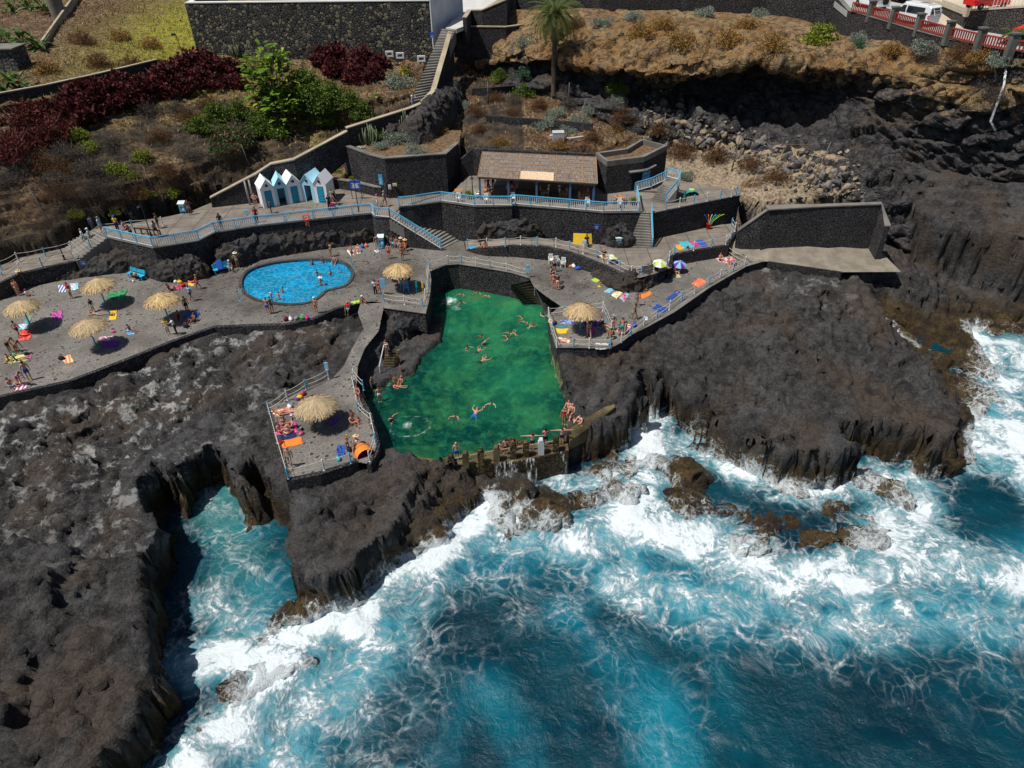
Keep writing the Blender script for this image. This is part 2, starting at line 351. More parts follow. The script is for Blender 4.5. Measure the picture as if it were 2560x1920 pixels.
def mat_sea():
    t = NT('sea_water'); P = t.pos(); D = t.attr('foam'); A = t.attr('aer'); K = t.attr('deep')
    def warp(sc, amp, src):
        w = t.n('VectorMath', operation='MULTIPLY_ADD'); t.l(t.noise(sc, 3, .6, src, out=1), w.inputs[0]); w.inputs[1].default_value = (amp, amp, 0); t.l(src, w.inputs[2]); return w.outputs[0]
    fl = t.n('VectorMath', operation='MULTIPLY'); t.l(P, fl.inputs[0]); fl.inputs[1].default_value = (1, 1, 0)
    w1 = warp(.16, 3.6, fl.outputs[0]); w2 = warp(.6, 1.0, w1)
    e1 = t.vor(.50, 'DISTANCE_TO_EDGE', w2); e2 = t.vor(1.25, 'DISTANCE_TO_EDGE', w2)
    l1 = t.ramp(t.math('DIVIDE', e1, t.math('MULTIPLY_ADD', D, .22, .05)), 1, .0); l2 = t.ramp(t.math('DIVIDE', e2, t.math('MULTIPLY_ADD', D, .26, .05)), 1, .0)
    str_ = t.noise(.42, 9, .66, w1, .5); fine = t.noise(3.0, 9, .76, w2)
    brk = t.ramp(t.noise(.5, 6, .68, w1), .40, .62)
    web = t.math('MULTIPLY', t.math('MULTIPLY_ADD', l1, .72, t.math('MULTIPLY', l2, .55)), t.math('MULTIPLY_ADD', brk, .85, .12))
    web = t.math('MULTIPLY', web, t.ramp(fine, .40, .56, .15, 1))
    cl0 = t.math('ADD', t.math('MULTIPLY', D, 1.5), t.math('MULTIPLY_ADD', str_, 2.3, -1.75))
    cloud = t.ramp(t.math('MULTIPLY_ADD', fine, 1.1, t.math('SUBTRACT', cl0, .55)), .22, .72); milk = t.ramp(cl0, -.25, .65)
    foam = t.math('MULTIPLY_ADD', web, t.ramp(D, .06, .5, 0, 1.0), t.math('MULTIPLY', cloud, t.ramp(D, .12, .45)), clamp=True)
    foam = t.math('MULTIPLY', foam, t.ramp(D, .02, .2))
    a = t.math('ADD', A, t.math('MULTIPLY', t.math('SUBTRACT', t.noise(.2, 6, .62, w1, .3), .5), .85))
    deepc = t.mix(t.ramp(t.noise(.12, 5, .6), .35, .65), (.0006, .020, .036), (.001, .048, .072))
    c = t.mix(t.ramp(a, .28, 1.0), deepc, (.002, .15, .22))
    c = t.mix(t.ramp(a, .7, 1.35), c, (.03, .26, .33))
    c = t.mix(t.math('MULTIPLY', t.ramp(D, .1, .6), t.math('MULTIPLY', milk, .85)), c, (.11, .40, .48))
    green = t.attr('green'); c = t.mix(green, c, t.mix(t.ramp(a, .2, .9), (.004, .05, .05), (.06, .26, .26)))
    fk = t.math('MULTIPLY', t.ramp(t.noise(7, 4, .75), .66, .72), t.ramp(t.noise(.7, 3, .6), .5, .6)); foam = t.math('MAXIMUM', foam, t.math('MULTIPLY', fk, .8))
    c = t.mix(foam, c, (.66, .73, .76))
    rough = t.math('MULTIPLY_ADD', foam, .6, .16)
    h = t.math('MULTIPLY_ADD', t.noise(.9, 8, .62, w1), 1.3, t.math('MULTIPLY', foam, .35))
    h = t.math('ADD', h, t.math('MULTIPLY', t.noise(5, 4, .6), .16))
    return t.fin(c, rough, t.bump(h, .75, .36), .2)
def mat_water(name, shallow, deep, mask, clear=.4, glint=0., bs=.25):
    t = NT(name); P = t.pos()
    n = t.noise(.22, 7, .62, dist=.5); m = t.math('ADD', t.attr(mask), t.math('MULTIPLY', t.math('SUBTRACT', n, .5), .9))
    c = t.mix(t.ramp(m, 0, 1), deep, shallow)
    n2 = t.noise(1.5, 6, .65, dist=.4); c = t.mix(t.ramp(n2, .45, .7, 0, .4), c, tuple(min(1, v * 1.7 + .01) for v in shallow))
    if not glint: c = t.mix(t.ramp(m, .85, 1.3), c, (.15, .27, .09))
    foam = t.attr('foam'); v = t.vor(2.2, 'DISTANCE_TO_EDGE')
    fm = t.ramp(t.math('ADD', t.math('MULTIPLY', foam, 1.0), t.math('MULTIPLY', t.noise(2.5, 7, .7), .7)), .7, 1.1)
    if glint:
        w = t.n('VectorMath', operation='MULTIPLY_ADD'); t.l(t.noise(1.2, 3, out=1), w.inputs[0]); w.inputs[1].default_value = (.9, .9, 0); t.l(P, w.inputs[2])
        cv = t.vor(2.0, 'DISTANCE_TO_EDGE', w.outputs[0]); c = t.mix(t.math('MULTIPLY', t.ramp(cv, .09, .0), glint), c, (.35, .8, .95))  # caustic light web mixed into the water colour
    c = t.mix(fm, c, (.72, .82, .84))
    nr = t.bump(t.math('MULTIPLY_ADD', t.noise(1.8, 5, .6), 1, t.math('MULTIPLY', fm, .5)), bs, .12)
    t.fin(c, t.math('MULTIPLY_ADD', fm, .5, .12), nr, .3)
    tr = t.n('BsdfTransparent'); tr.inputs[0].default_value = tuple(min(1, v * 2 + .5) for v in shallow) + (1,)
    mx = t.n('MixShader'); t.l(t.math('MULTIPLY', t.math('SUBTRACT', 1, fm), clear), mx.inputs[0]); t.l(t.p.outputs[0], mx.inputs[1]); t.l(tr.outputs[0], mx.inputs[2])
    t.l(mx.outputs[0], t.out.inputs[0]); return t.m
M_TERR = mat_terrain(); M_CLIFF = mat_cliff(); M_PAVE = mat_paving(); M_CONC = mat_concrete()
M_PROM = mat_concrete('promenade_concrete', (.15, .128, .108), (.23, .198, .165), .22)
M_STEP = mat_concrete('step_concrete', (.15, .14, .125), (.24, .225, .2)); M_COPE = mat_concrete('coping_concrete', (.30, .25, .18), (.42, .35, .255))
M_WALL = mat_masonry('dark_masonry', (.018, .017, .020), (.072, .067, .069), 3.6, gap=(.008, .008, .009))
M_BIGW = mat_masonry('rubble_masonry', (.022, .021, .022), (.095, .09, .085), 2.3, .34, (.26, .23, .14), gap=(.006, .006, .006), gw=.09)
M_SEA = mat_sea()
M_BLUE = flat('blue_paint', (.09, .43, .68), .5, .12); M_WHITE = flat('white_paint', (.72, .72, .7), .5, .1)
M_ROPE = flat('pale_rope', (.55, .52, .45), .8); M_WOOD = flat('grey_wood', (.16, .12, .085), .8, .3)
M_STRAW = None
# ------------------------------------------------------------------ levels and outlines (photo positions turned into plan points)
ZD, ZM, ZP, ZT, ZW, ZB = 5.0, 6.2, 8.0, 9.0, 2.3, 4.4   # deck, middle path, promenade, terrace, rock pool water, near platform
deck_left = Q('F', [(-900,2000),(-300,1840),(174*3.456,1640),(1100,1450),(1500,1290),(1850,1170),(2212,1155)], ZD) + \
    Q('G', [(250,1150),(500,1100),(700,1010),(880,965),(1000,945),(1100,955),(1110,1000),(1465,1050),(1500,900),(1510,760),(1500,690),(1640,635),(1750,625),(2212,700)], ZD) + \
    Q('H', [(150,745),(190,820),(300,905),(420,985),(350,1040),(312,1070),(345,1220),(385,1345),(530,1345),(850,1352),(945,1300),(1020,1240),(1180,1160),(1400,1040),(1700,830),(2020,645),(2060,600),(2000,540),(1890,540),(1650,590),
            (1400,640),(1380,720),(1250,800),(1130,850),(1000,875),(850,815),(700,700),(560,660),(300,590),(0,560)], ZD) + \
    Q('G', [(1810,500),(1790,400),(1600,470),(1300,440),(1020,400),(850,420),(560,500),(280,540),(0,590)], ZD) + \
    Q('F', [(1830,720),(1450,760),(1300,735),(1100,680),(1000,690),(500,770),(230,820),(0,860),(-900,1010)], ZD)
ramp_pave = Q('H', [(1880,450,5.7),(1930,410,5.9),(2212,425,5.9)], 0) + Q('I', [(0,440,5.9),(520,485,5.6),(850,458,5.4),(930,470,5.3),(1150,690,4.8),(640,692,4.8),(0,600,5.1)], 0) + Q('H', [(2060,600,5.1),(2000,540,5.1),(1890,540,5.1)], 0)
mid_path = Q('G', [(1815,500,5.05),(1800,405,5.05),(2000,405,5.7),(2212,410,ZM)], 0) + \
    Q('H', [(250,400),(560,440),(800,455),(1010,470),(1215,485),(1225,345),(1600,300),(1880,275),(1950,270),(1945,345),(1870,462),(1600,505),(1392,545),(1385,650),(1250,702),(1100,742),(1040,735),(950,712),(800,640),(600,560),(460,512),(300,478),(0,466)], ZM) + Q('G', [(2000,485,5.7)], 0)
terrace = Q('G', [(1235,135),(1350,125),(1600,88),(1890,128),(2212,128)], ZT) + Q('H', [(0,115),(490,155),(790,182),(1110,178),(1200,185),(1972,32)], ZT) + \
    Q('H', [(1900,-20),(1500,-90),(1340,-130),(1250,-250)], ZT) + Q('C', [(1000,1500),(760,1400),(0,1400)], ZT) + Q('B', [(1890,1420),(1790,1560),(1700,1659)], ZT)
promenade = Q('F', [(925,395),(1325,488),(1720,425),(1860,355),(2212,300)], ZP) + Q('G', [(0,295),(1000,190),(1030,215),(1160,225),(1260,115),(1350,95)], ZP) + \
    Q('B', [(1680,1659),(1700,1560),(1000,1570),(700,1500),(500,1480),(0,1610)], ZP) + Q('F', [(2212,60),(1830,90),(1640,170),(1480,205),(1130,275),(870,300),(800,330)], ZP)
low_prom = Q('F', [(-300,870),(0,790),(180,705),(400,655),(640,600),(925,395),(800,330),(560,440),(480,468),(130,545),(0,600),(-300,680)], 6.5)
platform = Q('J', [(85,560),(265,1185),(560,1125),(880,1020),(990,1040),(1060,930),(1075,880),(1040,740),(1000,600),(930,470),(880,380),(850,290),(640,300),(430,385),(250,480)], ZB)
ramp_path = Q('G', [(1100,955,ZD),(1100,1010,ZD),(1060,1200,4.7),(940,1350,4.5),(880,1500,ZB),(870,1659,ZB)], 0) + Q('J', [(640,320,ZB)], 0) + Q('G', [(760,1500,4.5),(830,1350,4.6),(930,1180,4.7),(880,1040,4.9),(900,970,ZD)], 0)
pool = Q('G', [(1590,870),(1800,850),(2212,850)], ZW) + Q('H', [(40,860),(120,960),(200,1020),(290,1080),(300,1140),(240,1340),(250,1500)], ZW) + \
    Q('K', [(270,200),(310,400),(390,560),(380,680),(345,800),(350,840),(0,935)], ZW) + Q('J', [(1900,950),(1660,985),(1300,960),(1190,955),(1100,900),(1090,760),(1090,620),(1080,500),(1020,470),(980,330),(1060,240),(1190,240),(1220,120),(1330,30)], ZW) + \
    Q('G', [(1330,1380),(1500,1200),(1560,1080),(1570,950)], ZW)
kidpool = [at(*q('S', 640 + 375 * 0 + x, y), ZD) for x, y in ()]
kidpool = Q('D', [(521,612),(530,590),(560,575),(620,564),(690,561),(738,566),(758,583),(758,602),(744,618),(716,624),(699,629),(688,642),(668,653),(640,657),(600,656),(555,647),(530,632)], ZD)
def smooth_poly(P, n=4):
    for _ in range(n):
        o = []
        for i in range(len(P)):
            a, b = P[i], P[(i + 1) % len(P)]; o += [a * .75 + b * .25, a * .25 + b * .75]
        P = o
    return P
kidpool = smooth_poly(kidpool, 2)
# rock outlines: waterline (0) and upper edge
L0 = [Q('N', [(-900,2600),(900,2600),(1040,1560),(1060,1400),(1180,1440),(1450,1280),(1640,1000),(1640,800),(1950,900),(2150,740),(2300,600)], 0) +
      Q('D', [(1060,1105),(1085,1060),(1130,1040),(1300,1010),(1375,985),(1390,940),(1410,880),(1440,935),(1540,965),(1660,1025),(1700,1040),(1780,1035),(1850,1000),(1900,1010),(2000,1020),(2080,990),(2120,935),(2100,880),(2030,800),(1960,750),(1905,715),(1900,700),(2000,745),(2100,800),(2160,850),(2180,840),(2150,770),(2110,720),(2212,735),(2500,760),(2900,600),(2900,200)], 0) +
      [Vector((200, 190, 0)), Vector((-200, 190, 0)), Vector((-200, 10, 0))]]
inlet = Q('N', [(1200,0),(1370,-20),(1450,60),(1480,230),(1640,340),(1640,500),(1620,660),(1640,760),(1640,1000),(1500,1220),(1130,1240),(1050,1030),(1060,850),(1040,640),(1140,450),(1030,330),(1000,200),(1090,60)], 0)
seacut = Q('N', [(2100,2400),(500,2400),(900,1720),(1040,1560),(1060,1400),(1180,1440),(1450,1280),(1640,1000),(1640,800),(1950,900),(2150,740),(2300,600)], 0)
L1 = [Q('N', [(-400,1800),(-400,-600),(600,-700),(1160,-300),(900,60),(930,270),(1030,330),(1040,480),(1040,600),(930,700),(920,820),(870,1050),(800,1250),(600,1450),(480,1750)], 3.6),
      Q('D', [(1200,740),(1350,755),(1500,640),(1600,600),(1780,590),(1880,650),(1920,720),(1990,800),(2050,880),(2040,920),(1960,960),(1840,960),(1700,960),(1600,930),(1500,890),(1430,840),(1390,850),(1290,870),(1220,830)], 3.6),
      Q('K', [(560,730),(860,520),(920,600),(740,800),(600,850)], 3.4),
      Q('D', [(500,970),(560,1060),(630,1200),(720,1240),(800,1160),(850,1080),(900,1000),(960,990),(830,960),(790,1000),(700,1050),(620,1080),(590,960),(560,880)], 3.4),
      Q('D', [(0,860),(-200,860),(-200,540),(200,600),(800,420),(1500,400),(1900,530),(2000,560),(2350,500),(2600,560),(2600,200),(1500,0),(-200,0)], 3.6),
      Q('D', [(560,880),(720,800),(780,860),(820,700),(930,640),(760,640),(500,720),(0,900),(0,1000),(400,1000)], 3.6)]
# ------------------------------------------------------------------ terrain height field
STEP = .2
xs = np.arange(-84, 92, STEP); ys = np.concatenate([np.arange(12, 100, STEP), np.arange(100, 160, .5)])
TX, TY = np.meshgrid(xs, ys)
d0 = usdf(TX, TY, L0, 20); d0 = np.minimum(d0, -usdf(TX, TY, [inlet, seacut], 20) - .45 * (TX < 0) * np.clip((38 - TY) / 7, -.3, 1)); d1 = usdf(TX, TY, L1, 20)
big = fbm(TX / 5.5, TY / 5.5, 4, 1); med = fbm(TX / 1.7, TY / 1.7, 4, 5)
d0 = d0 + big * .5 + med * .35
t_ = np.clip(d0, 0, None) / (np.clip(d0, 0, None) + np.clip(-d1, 0, None) + 1e-3)
t_ = np.where(d1 > 0, 1, t_)
base = 3.5 * (t_ ** .75) + np.clip(d1, 0, 9) * .11
base = np.where(d0 < 0, np.maximum(d0 * 1.3, -3), base)
# rock relief: big folds, blocks split by cracks, fine lumps
wx = TX + 1.3 * fbm(TX / 3, TY / 3, 3, 21); wy = TY + 1.3 * fbm(TX / 3 + 50, TY / 3, 3, 22)
f1, f2, ci = worley(wx / 2.6, wy / 2.0, 3); g1, g2, cj = worley(wx / .95, wy / .8, 4); k1, k2, ck = worley(wx / 7, wy / 5, 8)
rel = big * .85 + med * .42 + (ci - .5) * .55 - .5 * np.exp(-((f2 - f1) / .07) ** 2) + (cj - .5) * .22 - .2 * np.exp(-((g2 - g1) / .12) ** 2) \
    + (ck - .5) * .7 - .55 * np.exp(-((k2 - k1) / .035) ** 2) + fbm(TX / .6, TY / .6, 3, 9) * .26 + .95 * np.abs(fbm(wx / 2.1, wy / 1.8, 3, 12)) + .9 * np.abs(fbm(wx / .9, wy / .8, 2, 14)) - .42
rim = np.clip(d0 / 2.5, .25, 1)
rock = base + rel * rim * .82
def lift(polys, z, w0, w1, k=.45):
    global rock
    d = usdf(TX, TY, polys, 12); w = (1 - sstep(w0, w1, -d)) * sstep(.8, 3.0, d0); rock = rock * (1 - w) + (z + rel * k) * w
lift([deck_left], ZD - .7, .3, 5, .6); lift([ramp_path], 4.05, .3, 3, .3); lift([platform], ZB - .75, .2, 2.6, .4); lift([ramp_pave], 4.35, .5, 5)
# low rocks in the surf
def mound(u, v, rx, ry, h, rot=0, z=0):
    c = at(*q('D', u, v), z); dx = TX - c.x; dy = TY - c.y; a = R(rot)
    X2 = dx * math.cos(a) + dy * math.sin(a); Y2 = -dx * math.sin(a) + dy * math.cos(a)
    r = np.sqrt((X2 / rx) ** 2 + (Y2 / ry) ** 2) + .25 * fbm(TX / 1.2, TY / 1.2, 3, 31)
    return -2.5 + (h + 2.5) * (1 - sstep(.5, 1.3, r)) + rel * .62 - .22
surf = np.full(TX.shape, -9.)
for a in ((1475,1030,2.0,2.6,1.2,10),(1490,1090,2.7,2.0,1.0,-15),(1560,1110,2.6,1.5,.5,-25),(1340,1070,2.6,2.0,.7,0),(1320,1020,3,1.6,.7,0),(1140,1120,3.8,2.2,1.3,0),(1100,1080,3,2.4,1.6,0),(1230,1080,4,1.6,.8,-15),
          (1700,1130,3.2,1.7,.25,-10),(1760,1170,2.2,1.3,.35,30),(1660,1150,1.6,1.1,.4,0),(1850,1130,3.8,2.2,.55,-35),(1800,1100,1.8,1.2,.3,10),(1860,1170,2.2,1.7,1.0,0),(1940,1070,1.1,1.8,1.3,20),(1700,1060,2,1.5,.6,0),(1880,1040,2.2,1.8,.9,-40),(1620,1180,2.5,1.8,.4,0),(1400,1000,2.6,1.4,.6,0),
          (575,1390,1.4,1.0,.7,0),(560,1480,4.6,1.5,.8,25),(480,1530,3.0,1.6,.5,30),(520,1435,3.4,.8,.3,10),(700,1310,3.8,2.0,1.2,25),(640,1345,2.4,1.3,.7,10),(760,1270,3.0,1.5,.9,35),(830,1230,3.4,1.5,1.1,35),(900,1180,3.6,1.9,1.4,30),(430,1570,1.6,1.4,.6,0),
          (2000,780,3.2,1.2,1.1,-30),(2090,840,3.6,1.2,.9,-35),(2150,870,2.4,.9,.7,-35),(1300,985,2.5,1.2,.8,0),(600,1440,2.4,1,.35,20)):
    surf = np.maximum(surf, mound(*a))
rock = np.maximum(rock, surf)
# hill rising behind the promenade
far = [Vector((170, 185, 0)), Vector((-170, 185, 0))]
def hc(pts, z): return [at(-500, pts[0][1] + 60, z)] + [at(x, y, z) for x, y in pts] + far
H0 = hc([(-60,665),(0,645),(38,628),(139,610),(231,572),(330,550),(430,528),(475,512),(530,500),(640,488),(735,474),(845,462),(862,470),(960,480),(1110,474),(1140,478),(1180,482),(1490,480),(1660,470),(1690,470),(1730,485),(1840,500),(1905,535),(1960,520),(2200,512),(2300,560),(2560,620),(3000,700)], 7.6)
H1 = hc([(-60,520),(0,500),(200,470),(330,450),(450,415),(600,372),(740,338),(850,322),(960,345),(1130,345),(1190,368),(1480,368),(1640,325),(1800,325),(1950,360),(2080,390),(2180,410),(2300,430),(2560,460),(3000,500)], 11.0)
H2 = hc([(-60,370),(0,352),(120,315),(250,290),(400,262),(520,240),(700,232),(880,246),(1010,235),(1080,195),(1120,150),(1180,115),(1260,110),(1330,100),(1500,60),(1700,50),(3000,30)], 14.5)
H3 = hc([(-60,225),(0,262),(120,235),(300,200),(430,170),(520,135),(700,125),(1080,130),(1130,60),(1180,30),(1500,5),(3000,5)], 17.0)
hd = [sdf(TX, TY, p, 60) for p in (H0, H1, H2, H3)]
hill = np.full(TX.shape, 7.4)
for k, (z0, z1) in enumerate(((7.6, 11.0), (11.0, 14.5), (14.5, 17.0))):
    a = np.clip(hd[k], 0, None); b = np.clip(-hd[k + 1], 0, None); hill = np.where(hd[k] > 0, z0 + (z1 - z0) * a / (a + b + 1e-3), hill)
hill = np.where(hd[3] > 0, 17.0 + np.clip(hd[3], 0, 59) * .12, hill)
inh = sstep(-.05, .4, hd[0])
xpx = TX / np.maximum(TY, 1)
hrel = .55 * fbm(TX / 3.5, TY / 3.5, 4, 41) + .35 * fbm(TX / 1.1, TY / 1.1, 4, 42)
hill = hill + hrel * sstep(.2, 3, hd[0]) * (1 - .6 * sstep(0, 3, hd[3]))
Hh = rock * (1 - inh) + hill * inh
# lower the ground under everything that is laid on it
def press(polys, z, m=.15):
    global Hh
    d = usdf(TX, TY, polys, 6); Hh = np.where(d > -m, np.minimum(Hh, z), Hh)
press([deck_left], ZD - .45); press([mid_path], ZD - .1, .1); press([terrace], ZT - 1.2, 0); press([promenade], ZP - 1.2, 0); press([low_prom], 5.4, 0); press([platform], ZB - .4); press([ramp_path], 4.1, .0); press([ramp_pave], 4.4)
press([Q('J', [(1560,1130),(1900,1075),(2212,1030)], 1.5) + Q('K', [(0,1045),(260,990),(490,930),(500,990),(450,1120),(200,1180),(0,1200)], 1.0) + Q('J', [(1900,1300),(1600,1300)], 1.0)], .7, 0)
dp = sdf(TX, TY, pool, 10)
poolz = np.where(dp > 0, ZW - .35 - 1.4 * sstep(0, 4, dp), ZW - .25 + 3.0 * np.clip(-dp, 0, None) + med * .5 * sstep(0, 1, -dp))
inpool = (dp > -4)
Hh = np.where(inpool, np.minimum(Hh, poolz), Hh)
for pg, zz in ((Q('G', [(1210,1180),(1400,1170),(1510,1150),(1530,1060),(1500,1210),(1400,1290),(1330,1350),(1280,1470),(1225,1480),(1215,1380),(1290,1270)], 3.2), 3.3), (Q('J', [(1000,20),(1060,40),(1080,180),(1000,260),(960,260),(950,120)], 3.4), 3.5)):
    d_ = sdf(TX, TY, pg, 4); Hh = np.where(d_ > -.7, np.maximum(Hh, (zz + rel * .35) * sstep(-.7, .25, d_)), Hh)
# the outflow wall stands in front of the pool: sea side drops away
TERR = Hh
def ground(x, y):
    i = min(max((y - ys[0]) / STEP if y < 100 else 440 + (y - 100) / .5, 0), len(ys) - 2); j = min(max((x - xs[0]) / STEP, 0), len(xs) - 2)
    a, b = int(i), int(j); u, v = i - a, j - b
    return float(TERR[a, b] * (1 - u) * (1 - v) + TERR[a + 1, b] * u * (1 - v) + TERR[a, b + 1] * (1 - u) * v + TERR[a + 1, b + 1] * u * v)
def drop(x, y, z0=8.):       # the point of the ground seen at a photo position
    d = ray(x, y); t = 30.0
    while t < 170:
        p = Vector((0, 0, CZ)) + d * t
        if p.z < ground(p.x, p.y): return Vector((p.x, p.y, ground(p.x, p.y)))
        t += .1
    return at(x, y, z0)
def blobs(X, Y, L, z=0.0):
    out = np.zeros(X.shape)
    for u, v, r, val in L:
        c = at(*q('D', u, v), z); w = np.exp(-((X - c.x) ** 2 + (Y - c.y) ** 2) / (r * r)) ; out = np.maximum(out, val * w)
    return out
def strokes(X, Y, L):
    out = np.zeros(X.shape)
    for pts, r, val in L:
        pp = [at(*q('D', u, v), 0) for u, v in pts]; d = np.full(X.shape, 1e9)
        for a, b in zip(pp, pp[1:]):
            ex, ey = b.x - a.x, b.y - a.y
            t = np.clip(((X - a.x) * ex + (Y - a.y) * ey) / (ex * ex + ey * ey + 1e-9), 0, 1)
            d = np.minimum(d, (X - a.x - t * ex) ** 2 + (Y - a.y - t * ey) ** 2)
        out = np.maximum(out, val * np.exp(-d / (r * r)))
    return out
FOAM = [([(395,1700),(450,1620),(540,1540),(600,1460),(650,1390),(720,1350)], 2.3, 1.2), ([(700,1350),(760,1360),(850,1270),(960,1190),(1050,1120),(1090,1050)], 2.0, 1.1),
        ([(1400,920),(1400,980),(1400,1060),(1340,1130)], 2.6, 1.05), ([(1340,1120),(1450,1150),(1560,1180),(1650,1240)], 3.6, .95), ([(1500,960),(1600,1010),(1700,1060),(1800,1050),(1900,1030),(2000,1040)], 2.4, .85),
        ([(1050,1160),(1200,1160),(1340,1170)], 3.0, .8), ([(2110,900),(2150,960),(2100,1020),(2000,1060),(1960,1140),(1900,1200)], 3.2, 1.0), ([(2212,760),(2160,860),(2212,1000),(2300,1100)], 3.6, 1.0),
        ([(1640,1240),(1780,1260),(1900,1220),(2050,1200),(2212,1260),(2400,1300)], 3.0, .95), ([(1300,1250),(1450,1290),(1600,1330),(1750,1370),(1850,1350),(2000,1300),(2212,1350)], 3.2, .72),
        ([(1050,1250),(1150,1300),(1300,1330)], 3.0, .5), ([(900,1290),(820,1400),(700,1480),(600,1600)], 4.4, .74), ([(1000,1380),(940,1480),(820,1600)], 3.5, .36),
        ([(1250,1380),(1330,1480),(1400,1560),(1440,1640)], 3.4, .26), ([(1500,1450),(1540,1560)], 2.0, .3), ([(1800,1420),(2000,1450),(2212,1500)], 3.4, .3), ([(640,1600),(740,1640),(850,1700)], 2.6, .45),
        ([(1900,700),(1960,740),(2010,770)], 1.1, .95), ([(2100,715),(2150,790),(2190,850)], 2.0, .9), ([(460,1060),(520,1200),(560,1300)], 3.0, .42), ([(420,1440),(500,1420),(610,1400)], 2.4, .95),([(450,1300),(520,1350)], 2.2, .7), ([(1130,1030),(1130,1100),(1080,1160)], 1.0, 1.0),
        ([(1400,740),(1440,745)], 1.2, .6), ([(1210,1040),(1280,1050),(1340,1020)], 1.6, .75), ([(2300,700),(2400,1000)], 6, .9)]
HOLE = [(2130,1075,3.2,.95),(1290,1350,2.0,.35),(1000,1340,3.0,.5),(2100,1110,2.2,.6),(1240,1400,3,.3),(1750,1480,4,.3)]
AER = [([(1250,1330),(1350,1450),(1430,1560),(1460,1700)], 3.2, .95), ([(900,1300),(1000,1420),(1100,1560),(1150,1700)], 2.6, .62), ([(1050,1250),(1200,1380),(1250,1500),(1220,1700)], 1.8, .35), ([(800,1400),(700,1520),(600,1650)], 4.0, .8),
       ([(1300,1230),(1500,1300),(1800,1350),(2100,1300)], 4.6, .85), ([(1000,1230),(1300,1150)], 4.5, .85), ([(1540,1400),(1580,1560),(1600,1660)], 2.0, .5), ([(2000,1400),(2212,1480)], 3, .45), ([(2100,1000),(2212,900),(2212,1200)], 5, .8),
       ([(1000,1500),(960,1640)], 2.5, .55), ([(470,1080),(560,1300),(500,1420)], 4, .7), ([(1900,1600),(1960,1650)], 2, .2)]
def seafield(X, Y):
    f = strokes(X, Y, FOAM) * .81; h = blobs(X, Y, HOLE)
    f = f * (1 + .35 * fbm(X / 3.5, Y / 3.5, 3, 90))
    return np.clip(f * (1 - h), 0, 1.1), np.clip(strokes(X, Y, AER) * (1 - h) * (.92 + .25 * fbm(X / 6, Y / 6, 3, 93)), 0, 1)
